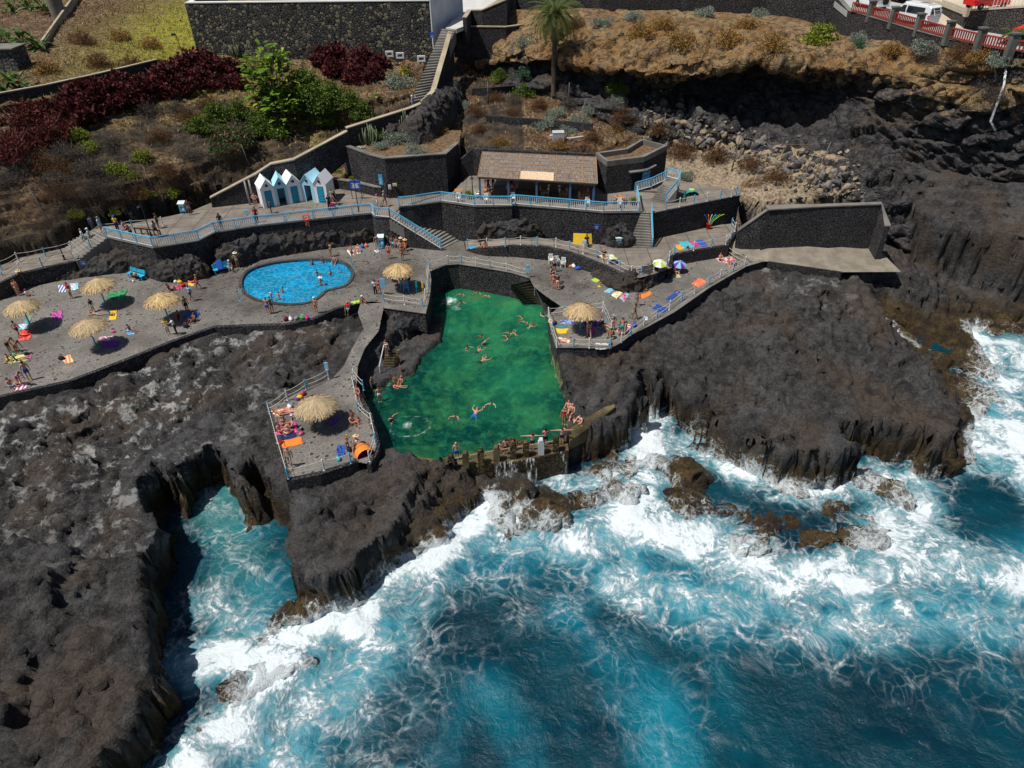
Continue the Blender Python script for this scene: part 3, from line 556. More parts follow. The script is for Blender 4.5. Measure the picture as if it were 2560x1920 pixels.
def build_terrain():
    X, Y = TX.copy(), TY.copy(); n0 = 440
    def zat(x, y):
        i = np.where(y < 100 - 1e-6, (y - ys[0]) / STEP, n0 + (y - 100) / .5); i = np.clip(i, 0, len(ys) - 1.001); j = np.clip((x - xs[0]) / STEP, 0, len(xs) - 1.001)
        a = i.astype(int); b = j.astype(int); u = i - a; v = j - b
        return TERR[a, b] * (1 - u) * (1 - v) + TERR[a + 1, b] * u * (1 - v) + TERR[a, b + 1] * (1 - u) * v + TERR[a + 1, b + 1] * u * v
    Z = TERR.copy(); c = (slice(1, -1), slice(1, -1)); fz = (TY[c] < 98)
    for _ in range(26):
        nx = np.zeros(X[c].shape); ny = nx.copy(); ws = nx.copy() + 1e-9
        for sl in ((slice(0, -2), slice(1, -1)), (slice(2, None), slice(1, -1)), (slice(1, -1), slice(0, -2)), (slice(1, -1), slice(2, None))):
            w = np.sqrt((X[sl] - X[c]) ** 2 + (Y[sl] - Y[c]) ** 2 + (Z[sl] - Z[c]) ** 2); nx += w * X[sl]; ny += w * Y[sl]; ws += w
        X[c] += np.where(fz, .6 * (nx / ws - X[c]), 0); Y[c] += np.where(fz, .6 * (ny / ws - Y[c]), 0); Z = zat(X, Y)
    P3 = np.stack([X, Y, Z], -1); N = np.cross(np.gradient(P3, axis=1), np.gradient(P3, axis=0)); N /= np.linalg.norm(N, axis=2, keepdims=True) + 1e-9
    st = sstep(.25, .7, 1 - np.abs(N[..., 2])); w1, w2, wi = worley3(X / 1.5, Y / 1.5, Z / 1.1, 15)
    dd = st * (.55 * fbm3(X / 1.5, Y / 1.5, Z / 1.5, 4, 11) + (wi - .5) * .6 - .25 * np.exp(-((w2 - w1) / .1) ** 2)) * (sdf(X, Y, pool, 6) < .3)
    for pl in (deck_left, mid_path, promenade, terrace, low_prom, platform, ramp_path, ramp_pave): dd = np.where(sdf(X, Y, pl, 3) > -.8, np.minimum(dd, 0) * .3, dd)
    P3 = P3 + N * dd[..., None]; X, Y, Z = P3[..., 0], P3[..., 1], P3[..., 2]
    me = npmesh('ground', P3.reshape(-1, 3), gridfaces(*TX.shape))
    def G_(name, a):
        i = np.where(Y < 100 - 1e-6, (Y - ys[0]) / STEP, n0 + (Y - 100) / .5); i = np.clip(np.rint(i), 0, len(ys) - 1).astype(int); j = np.clip(np.rint((X - xs[0]) / STEP), 0, len(xs) - 1).astype(int); v_ = a[i, j]
        if name == 'wash': v_ = v_ * (1 - sstep(.7, 1.7, Z))
        attr(me, name, v_)
    px = np.stack([TX, TY], -1)
    earth = inh * sstep(.1, .8, hd[0]) * (1 - sstep(35, 39, TX) * (TY < 90)); G_('earth', earth)
    # bare rock with the overhang's shade put into its dark colour: left slope below the red bushes, and the rocks round the wall block
    gx, gy = TX, TY
    bare = sstep(-2, 1, hd[0]) * (1 - sstep(-1.5, .5, hd[2])) * sstep(.0, .35, fbm(TX / 4, TY / 4, 3, 60) + .35) * (TX < 2)
    bare = np.maximum(bare, .0 * (1 - sstep(2, 6, np.abs(TX - 12))) * sstep(.0, .3, fbm(TX / 3, TY / 3, 3, 61)))
    G_('bare', np.clip(bare, 0, 1))
    G_('scree', sstep(14, 18, TX) * (1 - sstep(-3, -.5, hd[2])) * sstep(-.3, .2, fbm(TX / 3, TY / 3, 3, 66) + .25))
    gc = at(480, 60, 19); green = np.exp(-((TX - gc.x) ** 2 / 90 + (TY - gc.y) ** 2 / 500)) + .35 * np.exp(-((TX + 28) ** 2 + (TY - 92) ** 2) / 60)
    G_('green', np.clip(green * 1.2, 0, 1))
    sc_ = strokes(TX, TY, [([(120,930),(280,900),(420,930)], 7, 1), ([(100,1010),(330,1080)], 6, .9), ([(300,850),(560,800)], 5, .8), ([(640,820),(700,760)], 4, .55), ([(60,1150),(300,1200)], 4, .6), ([(1600,640),(1750,700)], 3, .5)])
    G_('salt', sc_ * (1 - inh)); G_('poolbed', sstep(-.6, .1, dp) * (TERR < ZW + .1))
    f, a = seafield(TX, TY); w = f * (1 - inh) * (dp < -1)
    G_('wash', w); G_('weed', np.clip((1 - inh) * (1 - sstep(-3, -.5, dp)), 0, 1))
    me.materials.append(M_TERR); tag(link('ground', me), kind='structure')
build_terrain()
# ------------------------------------------------------------------ sea
def build_sea():
    xx = np.arange(-50, 90, .3); yy = np.arange(8, 80, .3); X, Y = np.meshgrid(xx, yy)
    f, a = seafield(X, Y)
    z = .38 * fbm(X / 7, Y / 5, 3, 70) + .16 * fbm(X / 1.6, Y / 1.3, 4, 71) + .28 * np.clip(f - .35, 0, 1) * (1 + fbm(X / .9, Y / .9, 3, 72)) + .35 * strokes(X, Y, FOAM[:2])
    z = np.where((X < -48) | (X > 88) | (Y < 10), 0, z)
    me = npmesh('sea', np.stack([X, Y, z], -1).reshape(-1, 3), gridfaces(*X.shape))
    attr(me, 'foam', f); attr(me, 'aer', a); attr(me, 'deep', 1 - a)
    attr(me, 'green', .85 * sstep(-.5, 1.5, sdf(X, Y, inlet, 10)) * np.clip((Y - 24) / 12, 0, 1)); me.materials.append(M_SEA)
    tag(link('sea', me), kind='structure')
    m = MB()
    for x0, x1, y0, y1 in ((-900,-50,-900,900),(90,900,-900,900),(-50,90,-900,8),(-50,90,79.7,900)): m.add([(x0,y0,-.15),(x1,y0,-.15),(x1,y1,-.15),(x0,y1,-.15)], [(0,1,2,3)])
    tag(m.build('open_sea', M_SEA), kind='structure')
build_sea()
# ------------------------------------------------------------------ cliff with its overhang (true depth, real recess)
def build_cliff():
    C = [  # photo x, then (photo y, distance) down the section
     (1180, [(40,114),(90,112),(130,110),(165,109),(185,109),(215,108),(240,107)]),
     (1290, [(25,112),(70,108),(110,103),(150,100),(165,102),(185,101),(215,99)]),
     (1430, [(22,109),(65,103),(110,97),(155,94),(168,97),(190,96.5),(230,94)]),
     (1540, [(25,108),(75,97),(120,91.5),(170,88),(195,91),(235,91),(285,88)]),
     (1640, [(28,108),(75,96),(130,89),(185,85),(205,90),(245,91),(300,86)]),
     (1760, [(30,107.5),(70,95),(120,88),(180,83.5),(200,91),(250,91),(310,84.5)]),
     (1880, [(35,106.5),(75,94),(115,87),(152,83),(175,91),(245,89),(340,82)]),
     (2000, [(45,103),(85,92.5),(135,85),(168,81.5),(210,87.5),(300,84),(400,78)]),
     (2120, [(88,93),(108,88.5),(140,82.5),(175,79.5),(225,82),(330,78),(470,72.5)]),
     (2240, [(100,84),(122,82),(155,78.5),(190,76.5),(260,76.5),(390,74),(540,69)]),
     (2370, [(120,75.9),(145,75),(180,73.8),(240,73),(330,72.3),(440,71),(590,68.3)]),
     (2470, [(137,72),(155,71.4),(195,70.6),(260,70.2),(350,69.8),(460,69.2),(590,67.8)]),
     (2560, [(148,69.3),(162,69),(200,68.4),(280,68.2),(370,68),(480,67.8),(580,67.2)]),
     (2700, [(160,66.2),(178,66),(210,65.7),(280,65.5),(370,65.4),(480,65.2),(560,65)]),
     (2950, [(186,60.6),(200,60.4),(230,60.2),(290,60),(380,59.9),(480,59.8),(560,59.6)])]
    P = np.array([[list(atY(x, y, Y)) for y, Y in rows] for x, rows in C])     # cols, rows, 3
    P = np.concatenate([P, P[:, -1:] + np.array([0, -.6, -4.5])], 1)
    def cr(A, n):
        A = np.concatenate([A[:1], A, A[-1:]]); m = len(A) - 3; out = []
        for i in range(n):
            s = i / (n - 1) * m; k = min(int(s), m - 1); u = s - k; p0, p1, p2, p3 = A[k:k + 4]
            out.append(.5 * ((2 * p1) + (-p0 + p2) * u + (2 * p0 - 5 * p1 + 4 * p2 - p3) * u * u + (-p0 + 3 * p1 - 3 * p2 + p3) * u ** 3))
        return np.array(out)
    G = cr(P, 420); G = cr(G.transpose(1, 0, 2), 240)        # rows, cols, 3
    du = np.gradient(G, axis=1); dv = np.gradient(G, axis=0); N = np.cross(dv, du); N /= np.linalg.norm(N, axis=2, keepdims=True) + 1e-9
    x, y, z = G[..., 0], G[..., 1], G[..., 2]
    w1, w2, wi = worley3((x + z) / 4.6, y / 4.6, (z - .35 * x) / 1.7, 5); v1, v2, vi = worley3(x / 1.1, y / 1.1, z / .9, 6)
    v = np.linspace(0, 1, G.shape[0])[:, None] * np.ones(G.shape[1]); hx = np.linspace(0, 1, G.shape[1])[None] * np.ones((G.shape[0], 1))
    d = 1.1 * fbm3(x / 5, y / 5, z / 4, 4, 3) + (wi - .5) * 1.3 + (vi - .5) * .45 + .5 * fbm3(x / .9, y / .9, z / .9, 3, 9) - .35 * np.exp(-((w2 - w1) / .08) ** 2)
    # slabs that dip to the right on the far face
    s = (x * .55 + z * 1.0 + .6 * fbm3(x / 4, y / 4, z / 4, 2, 30)); slab = (s / 1.1 - np.floor(s / 1.1)); d = d + .45 * slab * sstep(.5, .62, hx) * sstep(.5, .62, v)
    amp = .2 + .8 * sstep(0.02, .3, v); amp = amp * (1 - .0 * v)
    G = G + N * (d * amp)[..., None]
    me = npmesh('cliff', G.reshape(-1, 3), gridfaces(*G.shape[:2]))
    och = 1.05 - 1.9 * np.abs(v - .2) - .25 * sstep(.6, .95, hx) + .35 * sstep(.44, .40, v) - .8 * sstep(.5, .62, v); och = np.where((v > .52) & (hx > .6), och + .0, och)
    attr(me, 'ochre', np.clip(och, 0, 1)); me.materials.append(M_CLIFF); tag(link('cliff', me), kind='structure'); return G
CLIFFG = build_cliff()
def build_waters():
    for name, poly, z, mat, dst in (('rock_pool_water', grow_(pool, .35), ZW, mat_water('emerald_water', (.016, .22, .11), (.0, .05, .042), 'shal', .48, bs=.3), .3),
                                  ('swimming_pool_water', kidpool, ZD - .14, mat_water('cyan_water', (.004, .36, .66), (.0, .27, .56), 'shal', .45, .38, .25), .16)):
        P = np.array([(p.x, p.y) for p in poly]); x0, y0 = P.min(0) - .4; x1, y1 = P.max(0) + .4
        X, Y = np.meshgrid(np.arange(x0, x1, dst), np.arange(y0, y1, dst)); d = sdf(X, Y, poly, 10)
        keep = d > -dst * 1.3; idx = np.full(X.shape, -1); idx[keep] = np.arange(keep.sum())
        q4 = np.stack([idx[:-1, :-1].ravel(), idx[:-1, 1:].ravel(), idx[1:, 1:].ravel(), idx[1:, :-1].ravel()], 1); q4 = q4[(q4 >= 0).all(1)]
        z_ = z + .02 * fbm(X / 1.2, Y / 1.2, 3, 5)
        me = npmesh(name, np.stack([X[keep], Y[keep], z_[keep]], -1), q4)
        if z < 4:
            sh = blobs(X, Y, [(1030,635,4.5,1.0),(1100,650,4.5,1.1),(1130,680,3,.9),(1150,720,2,.7),(980,700,4,.6),(1050,740,5,.62),(1120,820,4,.75),(1000,780,4,.55),(1060,870,3.5,.45),(1180,960,1.6,.5),(860,905,2.0,.35),(1150,900,3,.5)], ZW)
            fo = blobs(X, Y, [(972,650,1.3,.62),(985,665,1.2,.45),(880,918,.7,.62),(905,915,.5,.35),(888,800,.9,.5),(840,830,.5,.5)], ZW)
            c = at(*q('D', 885, 920), ZW); rr = np.hypot((X - c.x) / 1.25, (Y - c.y)); fo = np.maximum(fo, .5 * np.exp(-((rr - 1.25) / .22) ** 2))
        else: sh = np.clip(1 - d / 2.2, 0, 1) * 0 + .5; fo = 0 * X
        attr(me, 'shal', sh[keep]); attr(me, 'foam', fo[keep]); me.materials.append(mat); tag(link(name, me), kind='structure')
def grow_(poly, d):
    n = len(poly); c = []; ar = sum(poly[i].x * poly[(i + 1) % n].y - poly[(i + 1) % n].x * poly[i].y for i in range(n)); s = 1 if ar > 0 else -1
    for i in range(n):
        a, b, e = poly[i - 1], poly[i], poly[(i + 1) % n]; t = (e - a); nn = Vector((t.y, -t.x, 0)).normalized() * s; c.append(b + nn * d)
    return c
build_waters()
# ------------------------------------------------------------------ paving
def slab(name, poly, thick, mat, wet=()):
    z = [p.z for p in poly]; m = MB(); m.prism(poly, [v - thick for v in z], z); o = m.build(name, mat); tag(o, kind='structure')
    return o
def fine_slab(name, poly, thick, mat, wet=(), hole=None, step=.35):
    # a paved sheet as a fine grid cut to its outline, with a skirt of the outline
    bm = bmesh.new(); vs = [bm.verts.new(p) for p in poly]; es = [bm.edges.new((vs[i], vs[(i + 1) % len(vs)])) for i in range(len(vs))]
    if hole:
        hv = [bm.verts.new(Vector((p[0], p[1], poly[0].z))) for p in hole]; es += [bm.edges.new((hv[i], hv[(i + 1) % len(hv)])) for i in range(len(hv))]
    bmesh.ops.triangle_fill(bm, edges=es, use_beauty=True)
    if wet:
        for _ in range(7):
            long = [e for e in bm.edges if e.calc_length() > 1.2]
            if not long: break
            bmesh.ops.subdivide_edges(bm, edges=long, cuts=1, use_grid_fill=False); bmesh.ops.triangulate(bm, faces=[f for f in bm.faces if len(f.verts) > 3])
    bm.normal_update()
    for f in bm.faces:
        if f.normal.z < 0: f.normal_flip()
    loops = [(poly, 1)] + ([(hole, -1)] if hole else [])
    me = bpy.data.meshes.new(name); bm.to_mesh(me); bm.free()
    co = np.zeros(len(me.vertices) * 3); me.vertices.foreach_get('co', co); co = co.reshape(-1, 3)
    w = np.zeros(len(co))
    for c, rx, ry, val in wet: w = np.maximum(w, val * np.exp(-(((co[:, 0] - c.x) / rx) ** 2 + ((co[:, 1] - c.y) / ry) ** 2)))
    attr(me, 'wet', w); me.materials.append(mat); o = link(name, me); tag(o, kind='structure'); return o
def W(u, v, rx, ry, val, r='D', z=5.0): return (at(*q(r, u, v), z), rx, ry, val)
grow = grow_
rim_out = grow(kidpool, .32)
fine_slab('paved_deck', deck_left, .4, M_PAVE, [W(640,600,12,5,.95), W(760,600,6,4,.9), W(600,660,8,2.5,.8), W(450,640,4,2.5,.6), W(1215,590,3,3,.85), W(1260,620,3,2.5,.7), W(1180,600,2,2,.7), W(820,650,3,2,.6)], rim_out)
def skirt(name, label, poly, drop_, mat, th=.0):
    m = MB(); n = len(poly); v = []; f = []
    for p in poly: v.append((p.x, p.y, p.z + .0)); v.append((p.x, p.y, p.z - drop_))
    for i in range(n - 1): f.append((2 * i, 2 * i + 1, 2 * i + 3, 2 * i + 2))
    m.add(v, f); return m
def wall(name, label, pts, zb, th=.4, mat=None, cope=None, cw=None, over=.0, cat='wall', side=1, group=None, ch=.12):
    """pts: front top edge; thickness goes to the far side; zb base height or list"""
    mat = mat or M_WALL; pts = [Vector(p) for p in pts]; n = len(pts); zb = zb if hasattr(zb, '__len__') else [zb] * n
    c = sum(pts, Vector()) / n; t = thing(name, label, cat, (c.x, c.y, min(zb)), 0, group); c = t.location.copy()
    def offs(d):
        o = []
        for i in range(n):
            a = pts[max(i - 1, 0)]; b = pts[min(i + 1, n - 1)]; tv = (b - a); tv.z = 0; tv.normalize()
            nn = Vector((-tv.y, tv.x, 0)) * side
            if 0 < i < n - 1:
                u1 = (pts[i] - a); u1.z = 0; u1.normalize(); cs = max(.5, abs(Vector((-u1.y, u1.x, 0)).dot(Vector((-tv.y, tv.x, 0)))))
            else: cs = 1
            o.append(pts[i] + nn * d / cs)
        return o
    fr = offs(0); bk = offs(th)
    m = MB(); v = []; f = []
    for i in range(n):
        for p, z in ((fr[i], pts[i].z), (fr[i], zb[i]), (bk[i], zb[i]), (bk[i], pts[i].z)): v.append((p.x - c.x, p.y - c.y, z - c.z))
    for i in range(n - 1):
        a = 4 * i; b = a + 4
        for k in range(4):
            g = (a + k, a + (k + 1) % 4, b + (k + 1) % 4, b + k); f.append(g if side > 0 else g[::-1])
    f += [(0, 3, 2, 1), (4 * n - 4, 4 * n - 3, 4 * n - 2, 4 * n - 1)] if side > 0 else [(0, 1, 2, 3), (4 * n - 1, 4 * n - 2, 4 * n - 3, 4 * n - 4)]
    m.add(v, f); m.build('masonry', mat, t)
    if cope:
        a = offs(-.05); b = offs(th + .05); m = MB(); v = []; f = []
        for i in range(n):
            for p, dz in ((a[i], ch), (a[i], .003), (b[i], .003), (b[i], ch)): v.append((p.x - c.x, p.y - c.y, pts[i].z + dz - c.z))
        for i in range(n - 1):
            s = 4 * i; e = s + 4
            for k in range(4):
                g = (s + k, s + (k + 1) % 4, e + (k + 1) % 4, e + k); f.append(g if side > 0 else g[::-1])
        f += [(0, 3, 2, 1), (4 * n - 4, 4 * n - 3, 4 * n - 2, 4 * n - 1)] if side > 0 else [(0, 1, 2, 3), (4 * n - 1, 4 * n - 2, 4 * n - 3, 4 * n - 4)]
        m.add(v, f); m.build('coping', cope, t)
    return t
fine_slab('middle_path', mid_path, .3, M_PROM); fine_slab('bar_terrace', terrace, .3, M_PROM); fine_slab('promenade', promenade, .3, M_PROM)
fine_slab('lower_promenade', low_prom, .3, M_PROM); fine_slab('near_platform', platform, .3, M_PAVE, [W(690,900,3,3,.5)]); fine_slab('sloping_path', ramp_path, .3, M_PAVE); fine_slab('ramp_pavement', ramp_pave, .3, mat_concrete('sandy_ramp', (.17, .148, .118), (.26, .228, .18)), [])
# ------------------------------------------------------------------ world and sun
def setup_light():
    w = bpy.data.worlds.new('World'); scene.world = w; w.use_nodes = True; nt = w.node_tree; bg = nt.nodes['Background']
    sk = nt.nodes.new('ShaderNodeTexSky'); sk.sky_type = 'NISHITA'; sk.sun_disc = False
    sd = Vector((-.40, -.17, .88)).normalized(); el = math.asin(sd.z); sk.sun_elevation = el; sk.sun_rotation = math.atan2(sd.x, sd.y)
    nt.links.new(sk.outputs[0], bg.inputs[0]); bg.inputs[1].default_value = .065
    l = bpy.data.lights.new('sun', 'SUN'); l.energy = 4.7; l.angle = R(.5); l.color = (1, .955, .88); o = bpy.data.objects.new('sun', l); col.objects.link(o)
    o.rotation_euler = sd.to_track_quat('Z', 'Y').to_euler()
    scene.view_settings.view_transform = 'Standard'; scene.view_settings.look = 'None'; scene.view_settings.exposure = 0; scene.view_settings.gamma = 1
setup_light()
scene.cycles.max_bounces = 5; scene.cycles.transparent_max_bounces = 6; scene.cycles.sample_clamp_indirect = 4
# ------------------------------------------------------------------ stairs, rails, rock bands
def stairs(name, label, TL, TR, BL, BR, n, mat=None, depth=.5, group=None):
    TL, TR, BL, BR = map(Vector, (TL, TR, BL, BR)); m = MB(); c = (TL + TR + BL + BR) / 4; c.z = min(BL.z, BR.z)
    for i in range(n):
        a, b = i / n, (i + 1) / n; p = [TL.lerp(BL, a), TR.lerp(BR, a), TR.lerp(BR, b), TL.lerp(BL, b)]; z = TL.z + (BL.z - TL.z) * (i + .5) / n
        m.prism([v - c for v in p], z - depth - c.z, z - c.z)
    o = m.build(name, mat or M_STEP); o.location = c; return tag(o, label, 'stairs', group, 'thing')
def resample(pts, sp):
    o = [Vector(pts[0])]
    for a, b in zip(pts, pts[1:]):
        a, b = Vector(a), Vector(b); k = max(1, round((b - a).length / sp))
        o += [a.lerp(b, (i + 1) / k) for i in range(k)]
    return o
def balustrade(label, pts, sp=2.3, h=1.02, group=None, gap=.19):
    P = resample(pts, sp); c = P[len(P) // 2].copy(); t = thing('balustrade', label, 'railing', c, 0, group); top = MB(); bot = MB(); bal = MB()
    for i, p in enumerate(P):
        m = MB(); m.box((0, 0, h / 2 + .02), (.09, .09, h + .04)); o = m.build('post', M_BLUE, t); o.location = p - c
    U = Vector((0, 0, 1))
    for a, b in zip(P, P[1:]):
        a, b = a - c, b - c; top.bar(a + U * h, b + U * h, .09, .07); bot.bar(a + U * .13, b + U * .13, .06, .06); k = max(1, int((b - a).length / gap))
        top.bar(a + U * (h - .14), b + U * (h - .14), .04, .04)
        for j in range(1, k): v = a.lerp(b, j / k); bal.bar(v + U * .13, v + U * (h - .12), .065, .04)
    top.build('top_rail', M_BLUE, t); bot.build('bottom_rail', M_WHITE, t); bal.build('balusters', M_WHITE, t); return t
_post = {}
def rope_rail(label, pts, sp=1.75, h=.95, group='rope railings along the edges', start=0, lean=0, ropes=2):
    P = resample(pts, sp) if sp else [Vector(p) for p in pts]; c = P[len(P) // 2].copy(); t = thing('rope_railing', label, 'railing', c, 0, group)
    for mi, m_ in enumerate((M_WHITE, M_BLUE)):
        if mi not in _post:
            m = MB(); w = .055; m.lathe([(w * 1.5, 0), (w * 1.5, .06), (w, .08), (w, h), (w * .7, h + .05)], 8); _post[mi] = m.mesh('post_mesh', m_)
    for i, p in enumerate(P):
        o = bpy.data.objects.new('post', _post[(i + start) % 2]); col.objects.link(o); o.parent = t; o.location = p - c
    for hh in ((.88, .45) if ropes == 2 else (.88,)):
        m = MB(); pts = []
        for a, b in zip(P, P[1:]):
            for k in range(5):
                u = k / 4 if b is P[-1] else k / 5; v = (a - c).lerp(b - c, u); pts.append(v + Vector((0, 0, hh - .09 * math.sin(math.pi * k / (4 if b is P[-1] else 5)))))
        m.tube(pts, .02, 5); m.build('rope', M_ROPE, t, True)
    return t
def rockband(label, base, h, dep, seed=0, name='rock_outcrop', out=.12):
    """lumpy lava along a line of points; h and dep may be lists"""
    n = len(base); hs = h if hasattr(h, '__len__') else [h] * n; L = [0]
    for a, b in zip(base, base[1:]): L.append(L[-1] + (b - a).length)
    c = base[n // 2].copy(); nu = max(10, int(L[-1] / .11)); nv = 40; G = np.zeros((nv, nu, 3))
    for i in range(nu):
        s = i / (nu - 1) * L[-1]; k = 0
        while k < n - 2 and L[k + 1] < s: k += 1
        u = (s - L[k]) / (L[k + 1] - L[k] + 1e-6); p = base[k].lerp(base[k + 1], u); d = (base[k + 1] - base[k]); d.z = 0; d.normalize(); nn = Vector((-d.y, d.x, 0)); 
        if nn.y < 0: nn = -nn
        hh = hs[k] * (1 - u) + hs[k + 1] * u; e = min(1, min(s, L[-1] - s) / .9 + .15); hh *= e
        for j in range(nv):
            a = j / (nv - 1) * math.pi; G[j, i] = (p.x - c.x + nn.x * (dep * .5 * e * (1 - math.cos(a)) - out * e), p.y - c.y + nn.y * (dep * .5 * e * (1 - math.cos(a)) - out * e), p.z - c.z - .3 + (hh + .3) * math.sin(a) ** .7)
    du = np.gradient(G, axis=1); dv = np.gradient(G, axis=0); N = np.cross(dv, du); N /= np.linalg.norm(N, axis=2, keepdims=True) + 1e-6
    x, y, z = G[..., 0] + c.x + seed * 9, G[..., 1] + c.y, G[..., 2] + c.z
    w1, w2, wi = worley3(x / .9, y / .9, z / .8, seed); v1, v2, vi = worley3(x / .38, y / .38, z / .34, seed + 1)
    d = .35 * fbm3(x / 1.3, y / 1.3, z / 1.3, 3, seed) + (wi - .5) * .35 - .30 * np.exp(-((w2 - w1) / .12) ** 2) - .08 * np.exp(-((v2 - v1) / .12) ** 2)
    s = np.sin(np.linspace(0, math.pi, nv))[:, None] ** .5; G = G - N * (d * s * np.sign(N[nv // 2, nu // 2, 1] + .0001))[..., None] * 1.0
    me = npmesh(name, G.reshape(-1, 3), gridfaces(nv, nu)); me.materials.append(M_TERR); o = link(name, me); o.location = c; return tag(o, label, 'rock', 'rock outcrops at the foot of the walls')
U = Vector((0, 0, 1))
# walls round the decks
wall('seafront_wall', 'low dark kerb wall edging the wide paved deck above the lava field', Q('F', [(-900,2000),(-300,1840),(600,1640),(1100,1450),(1500,1290),(1850,1170),(2212,1155)], ZD+.03) + Q('G', [(250,1150),(500,1100),(700,1010),(880,965)], ZD+.03), 3.4, .35)
wall('retaining_wall', 'dark stone wall under the railed corner with the far straw parasol', Q('G', [(1100,960),(1110,1002),(1465,1052),(1500,900),(1510,760),(1500,690)], ZD+.02), [3.6,3.6,3.0,1.8,1.8,1.8], .35, cope=M_CONC, ch=.06)
wall('retaining_wall', 'curved dark stone wall standing behind the green rock pool', Q('G', [(1500,690),(1560,660),(1640,632),(1750,625),(2000,660),(2212,700)], ZD+.02) + Q('H', [(150,745)], ZD+.02), 1.6, .35, cope=M_CONC, ch=.06)
wall('retaining_wall', 'long low dark wall curving between the two right hand paths', Q('G', [(1815,500,5.1),(1900,490,5.6)], 0) + Q('G', [(2000,485,5.9)], 0) + Q('H', [(0,466),(300,478),(460,512),(600,560),(800,640),(950,712)], ZM+.02), 4.6, .35)
wall('retaining_wall', 'dark wall at the right end of the upper sun terrace, below its rope rail', Q('H', [(1385,650),(1392,545),(1600,505),(1870,462),(1945,345),(1950,270)], ZM+.02), 4.4, .35)
wall('terrace_wall', 'tall dark stone wall under the blue balustrade of the bar terrace', Q('G', [(1235,135),(1350,125),(1600,88),(1890,128),(2212,128)], ZT+.02) + Q('H', [(0,115),(490,155),(790,182),(1110,178)], ZT+.02), 4.7, .4, cope=M_CONC, ch=.1)
wall('terrace_wall', 'dark stone wall above the pool noodles, under a thin rope rail', Q('H', [(1200,188),(1580,110),(1972,32),(1960,-30)], ZT+.02), 5.2, .4, cope=M_CONC, ch=.1)
wall('promenade_wall', 'dark stone wall under the long blue balustrade beside the cabins', Q('F', [(925,395),(1325,488),(1720,425),(1860,355),(2212,300)], ZP+.02) + Q('G', [(500,243),(1000,190),(1030,218),(1160,228)], ZP+.02), 4.4, .4, cope=M_CONC, ch=.1)
wall('promenade_wall', 'lower dark wall stepping down at the far left of the deck', Q('F', [(-300,870),(0,790),(180,705),(400,655),(640,600)], 6.52), 4.4, .4)
stairs('stairs', 'short concrete stairs linking the two promenade levels at the left', *Q('F', [(925,395),(800,330)], ZP), *Q('F', [(660,600),(540,450)], 6.5), 9, depth=2.6)
stairs('stairs', 'concrete steps at the far left edge going down to the deck', *Q('F', [(190,700),(80,600)], 6.5), *Q('F', [(0,870),(-120,740)], ZD), 8, depth=1)
stairs('stairs', 'wide flight of grey stairs between the blue handrail and the terrace wall', *Q('G', [(1150,235),(1262,118)], ZP), *Q('G', [(1600,498),(1785,405)], ZD), 17, depth=1.2)
m_ = wall('stair_wall', 'triangular dark wall under the blue handrail of the wide stairs', Q('G', [(1030,218,ZP),(1155,232,ZP),(1600,500,ZD+.1)], 0), 4.4, .12)
stairs('stairs', 'narrow steep stairs cut between two terrace walls', *Q('H', [(1115,178),(1205,185)], ZT), *Q('H', [(1000,478),(1215,488)], ZM), 13, depth=1.4)
wall('stair_wall', 'thin dark wall carrying the blue handrail of the narrow stairs', Q('H', [(1200,186,ZT),(1213,486,ZM)], 0), 5.6, .12, side=-1)
M_WET = mat_concrete('wet_step', (.03, .027, .018), (.075, .06, .04)); M_MOSS = mat_concrete('mossy_step', (.05, .04, .018), (.11, .085, .045))
stairs('stairs', 'wet brown steps going down from the sun deck into the green rock pool', *Q('H', [(-10,790),(150,750)], ZD-.1), *Q('H', [(150,1000),(275,1020)], ZW-.5), 11, depth=.6, mat=M_WET)
m = MB(); pp = Q('H', [(195,820,ZD),(300,905,ZD),(420,985,ZD),(350,1040,ZD),(300,1045,ZW)], 0); c_ = pp[0].copy(); 
rockband('sloping dark rock flank between the wet steps and the right straw parasol', Q('H', [(205,870),(300,960),(400,1030),(330,1090)], ZW), [2.5,2.4,2.3,1.2], 1.6, 12)
m = MB(); a_, b_ = at(*q('H', 195, 820), ZD + .9), at(*q('H', 285, 1040), ZW + .7); m.tube([a_ - a_, b_ - a_], .03); m.tube([Vector((0,0,0)), Vector((0,0,-.9))], .03); m.tube([b_ - a_, b_ - a_ - U * .9], .03)
tag(m.build('handrail', flat('grey_rail', (.35, .34, .32), .4, .1)), 'thin grey handrail descending beside the wet steps of the rock pool', 'handrail').location = a_
stairs('stairs', 'mossy steps below the white handrail at the left side of the rock pool', *Q('J', [(1115,60),(1235,60)], 3.9), *Q('J', [(1090,240),(1200,240)], ZW-.1), 8, depth=1.2, mat=M_MOSS)
m = MB(); a_, b_ = at(*q('J', 1105, 8), 4.9), at(*q('J', 1065, 195), ZW + 1.0); m.tube([a_ - a_, b_ - a_], .05); m.tube([Vector((.02,0,0)), Vector((.3,.1,0))], .04); m.tube([b_ - a_, b_ - a_ - U * 1.0], .04)
tag(m.build('handrail', M_WHITE), 'cream handrail beside the mossy steps left of the rock pool', 'handrail').location = a_
m = MB(); pp = Q('J', [(1060,240),(1190,240),(1160,330),(1170,400),(1120,480),(1060,520),(1000,460),(985,330)], ZW-.12); c_ = pp[0].copy(); m.prism([p - c_ for p in pp], -1.5, 0); o = m.build('wet_ledge', M_MOSS); o.location = c_
tag(o, 'wet mossy ledge just under the water at the foot of the steps', 'ledge')
wall('platform_wall', 'low dark stone wall facing the sea below the near platform', Q('J', [(265,1188),(560,1128),(880,1020)], ZB+.02), 2.6, .35)
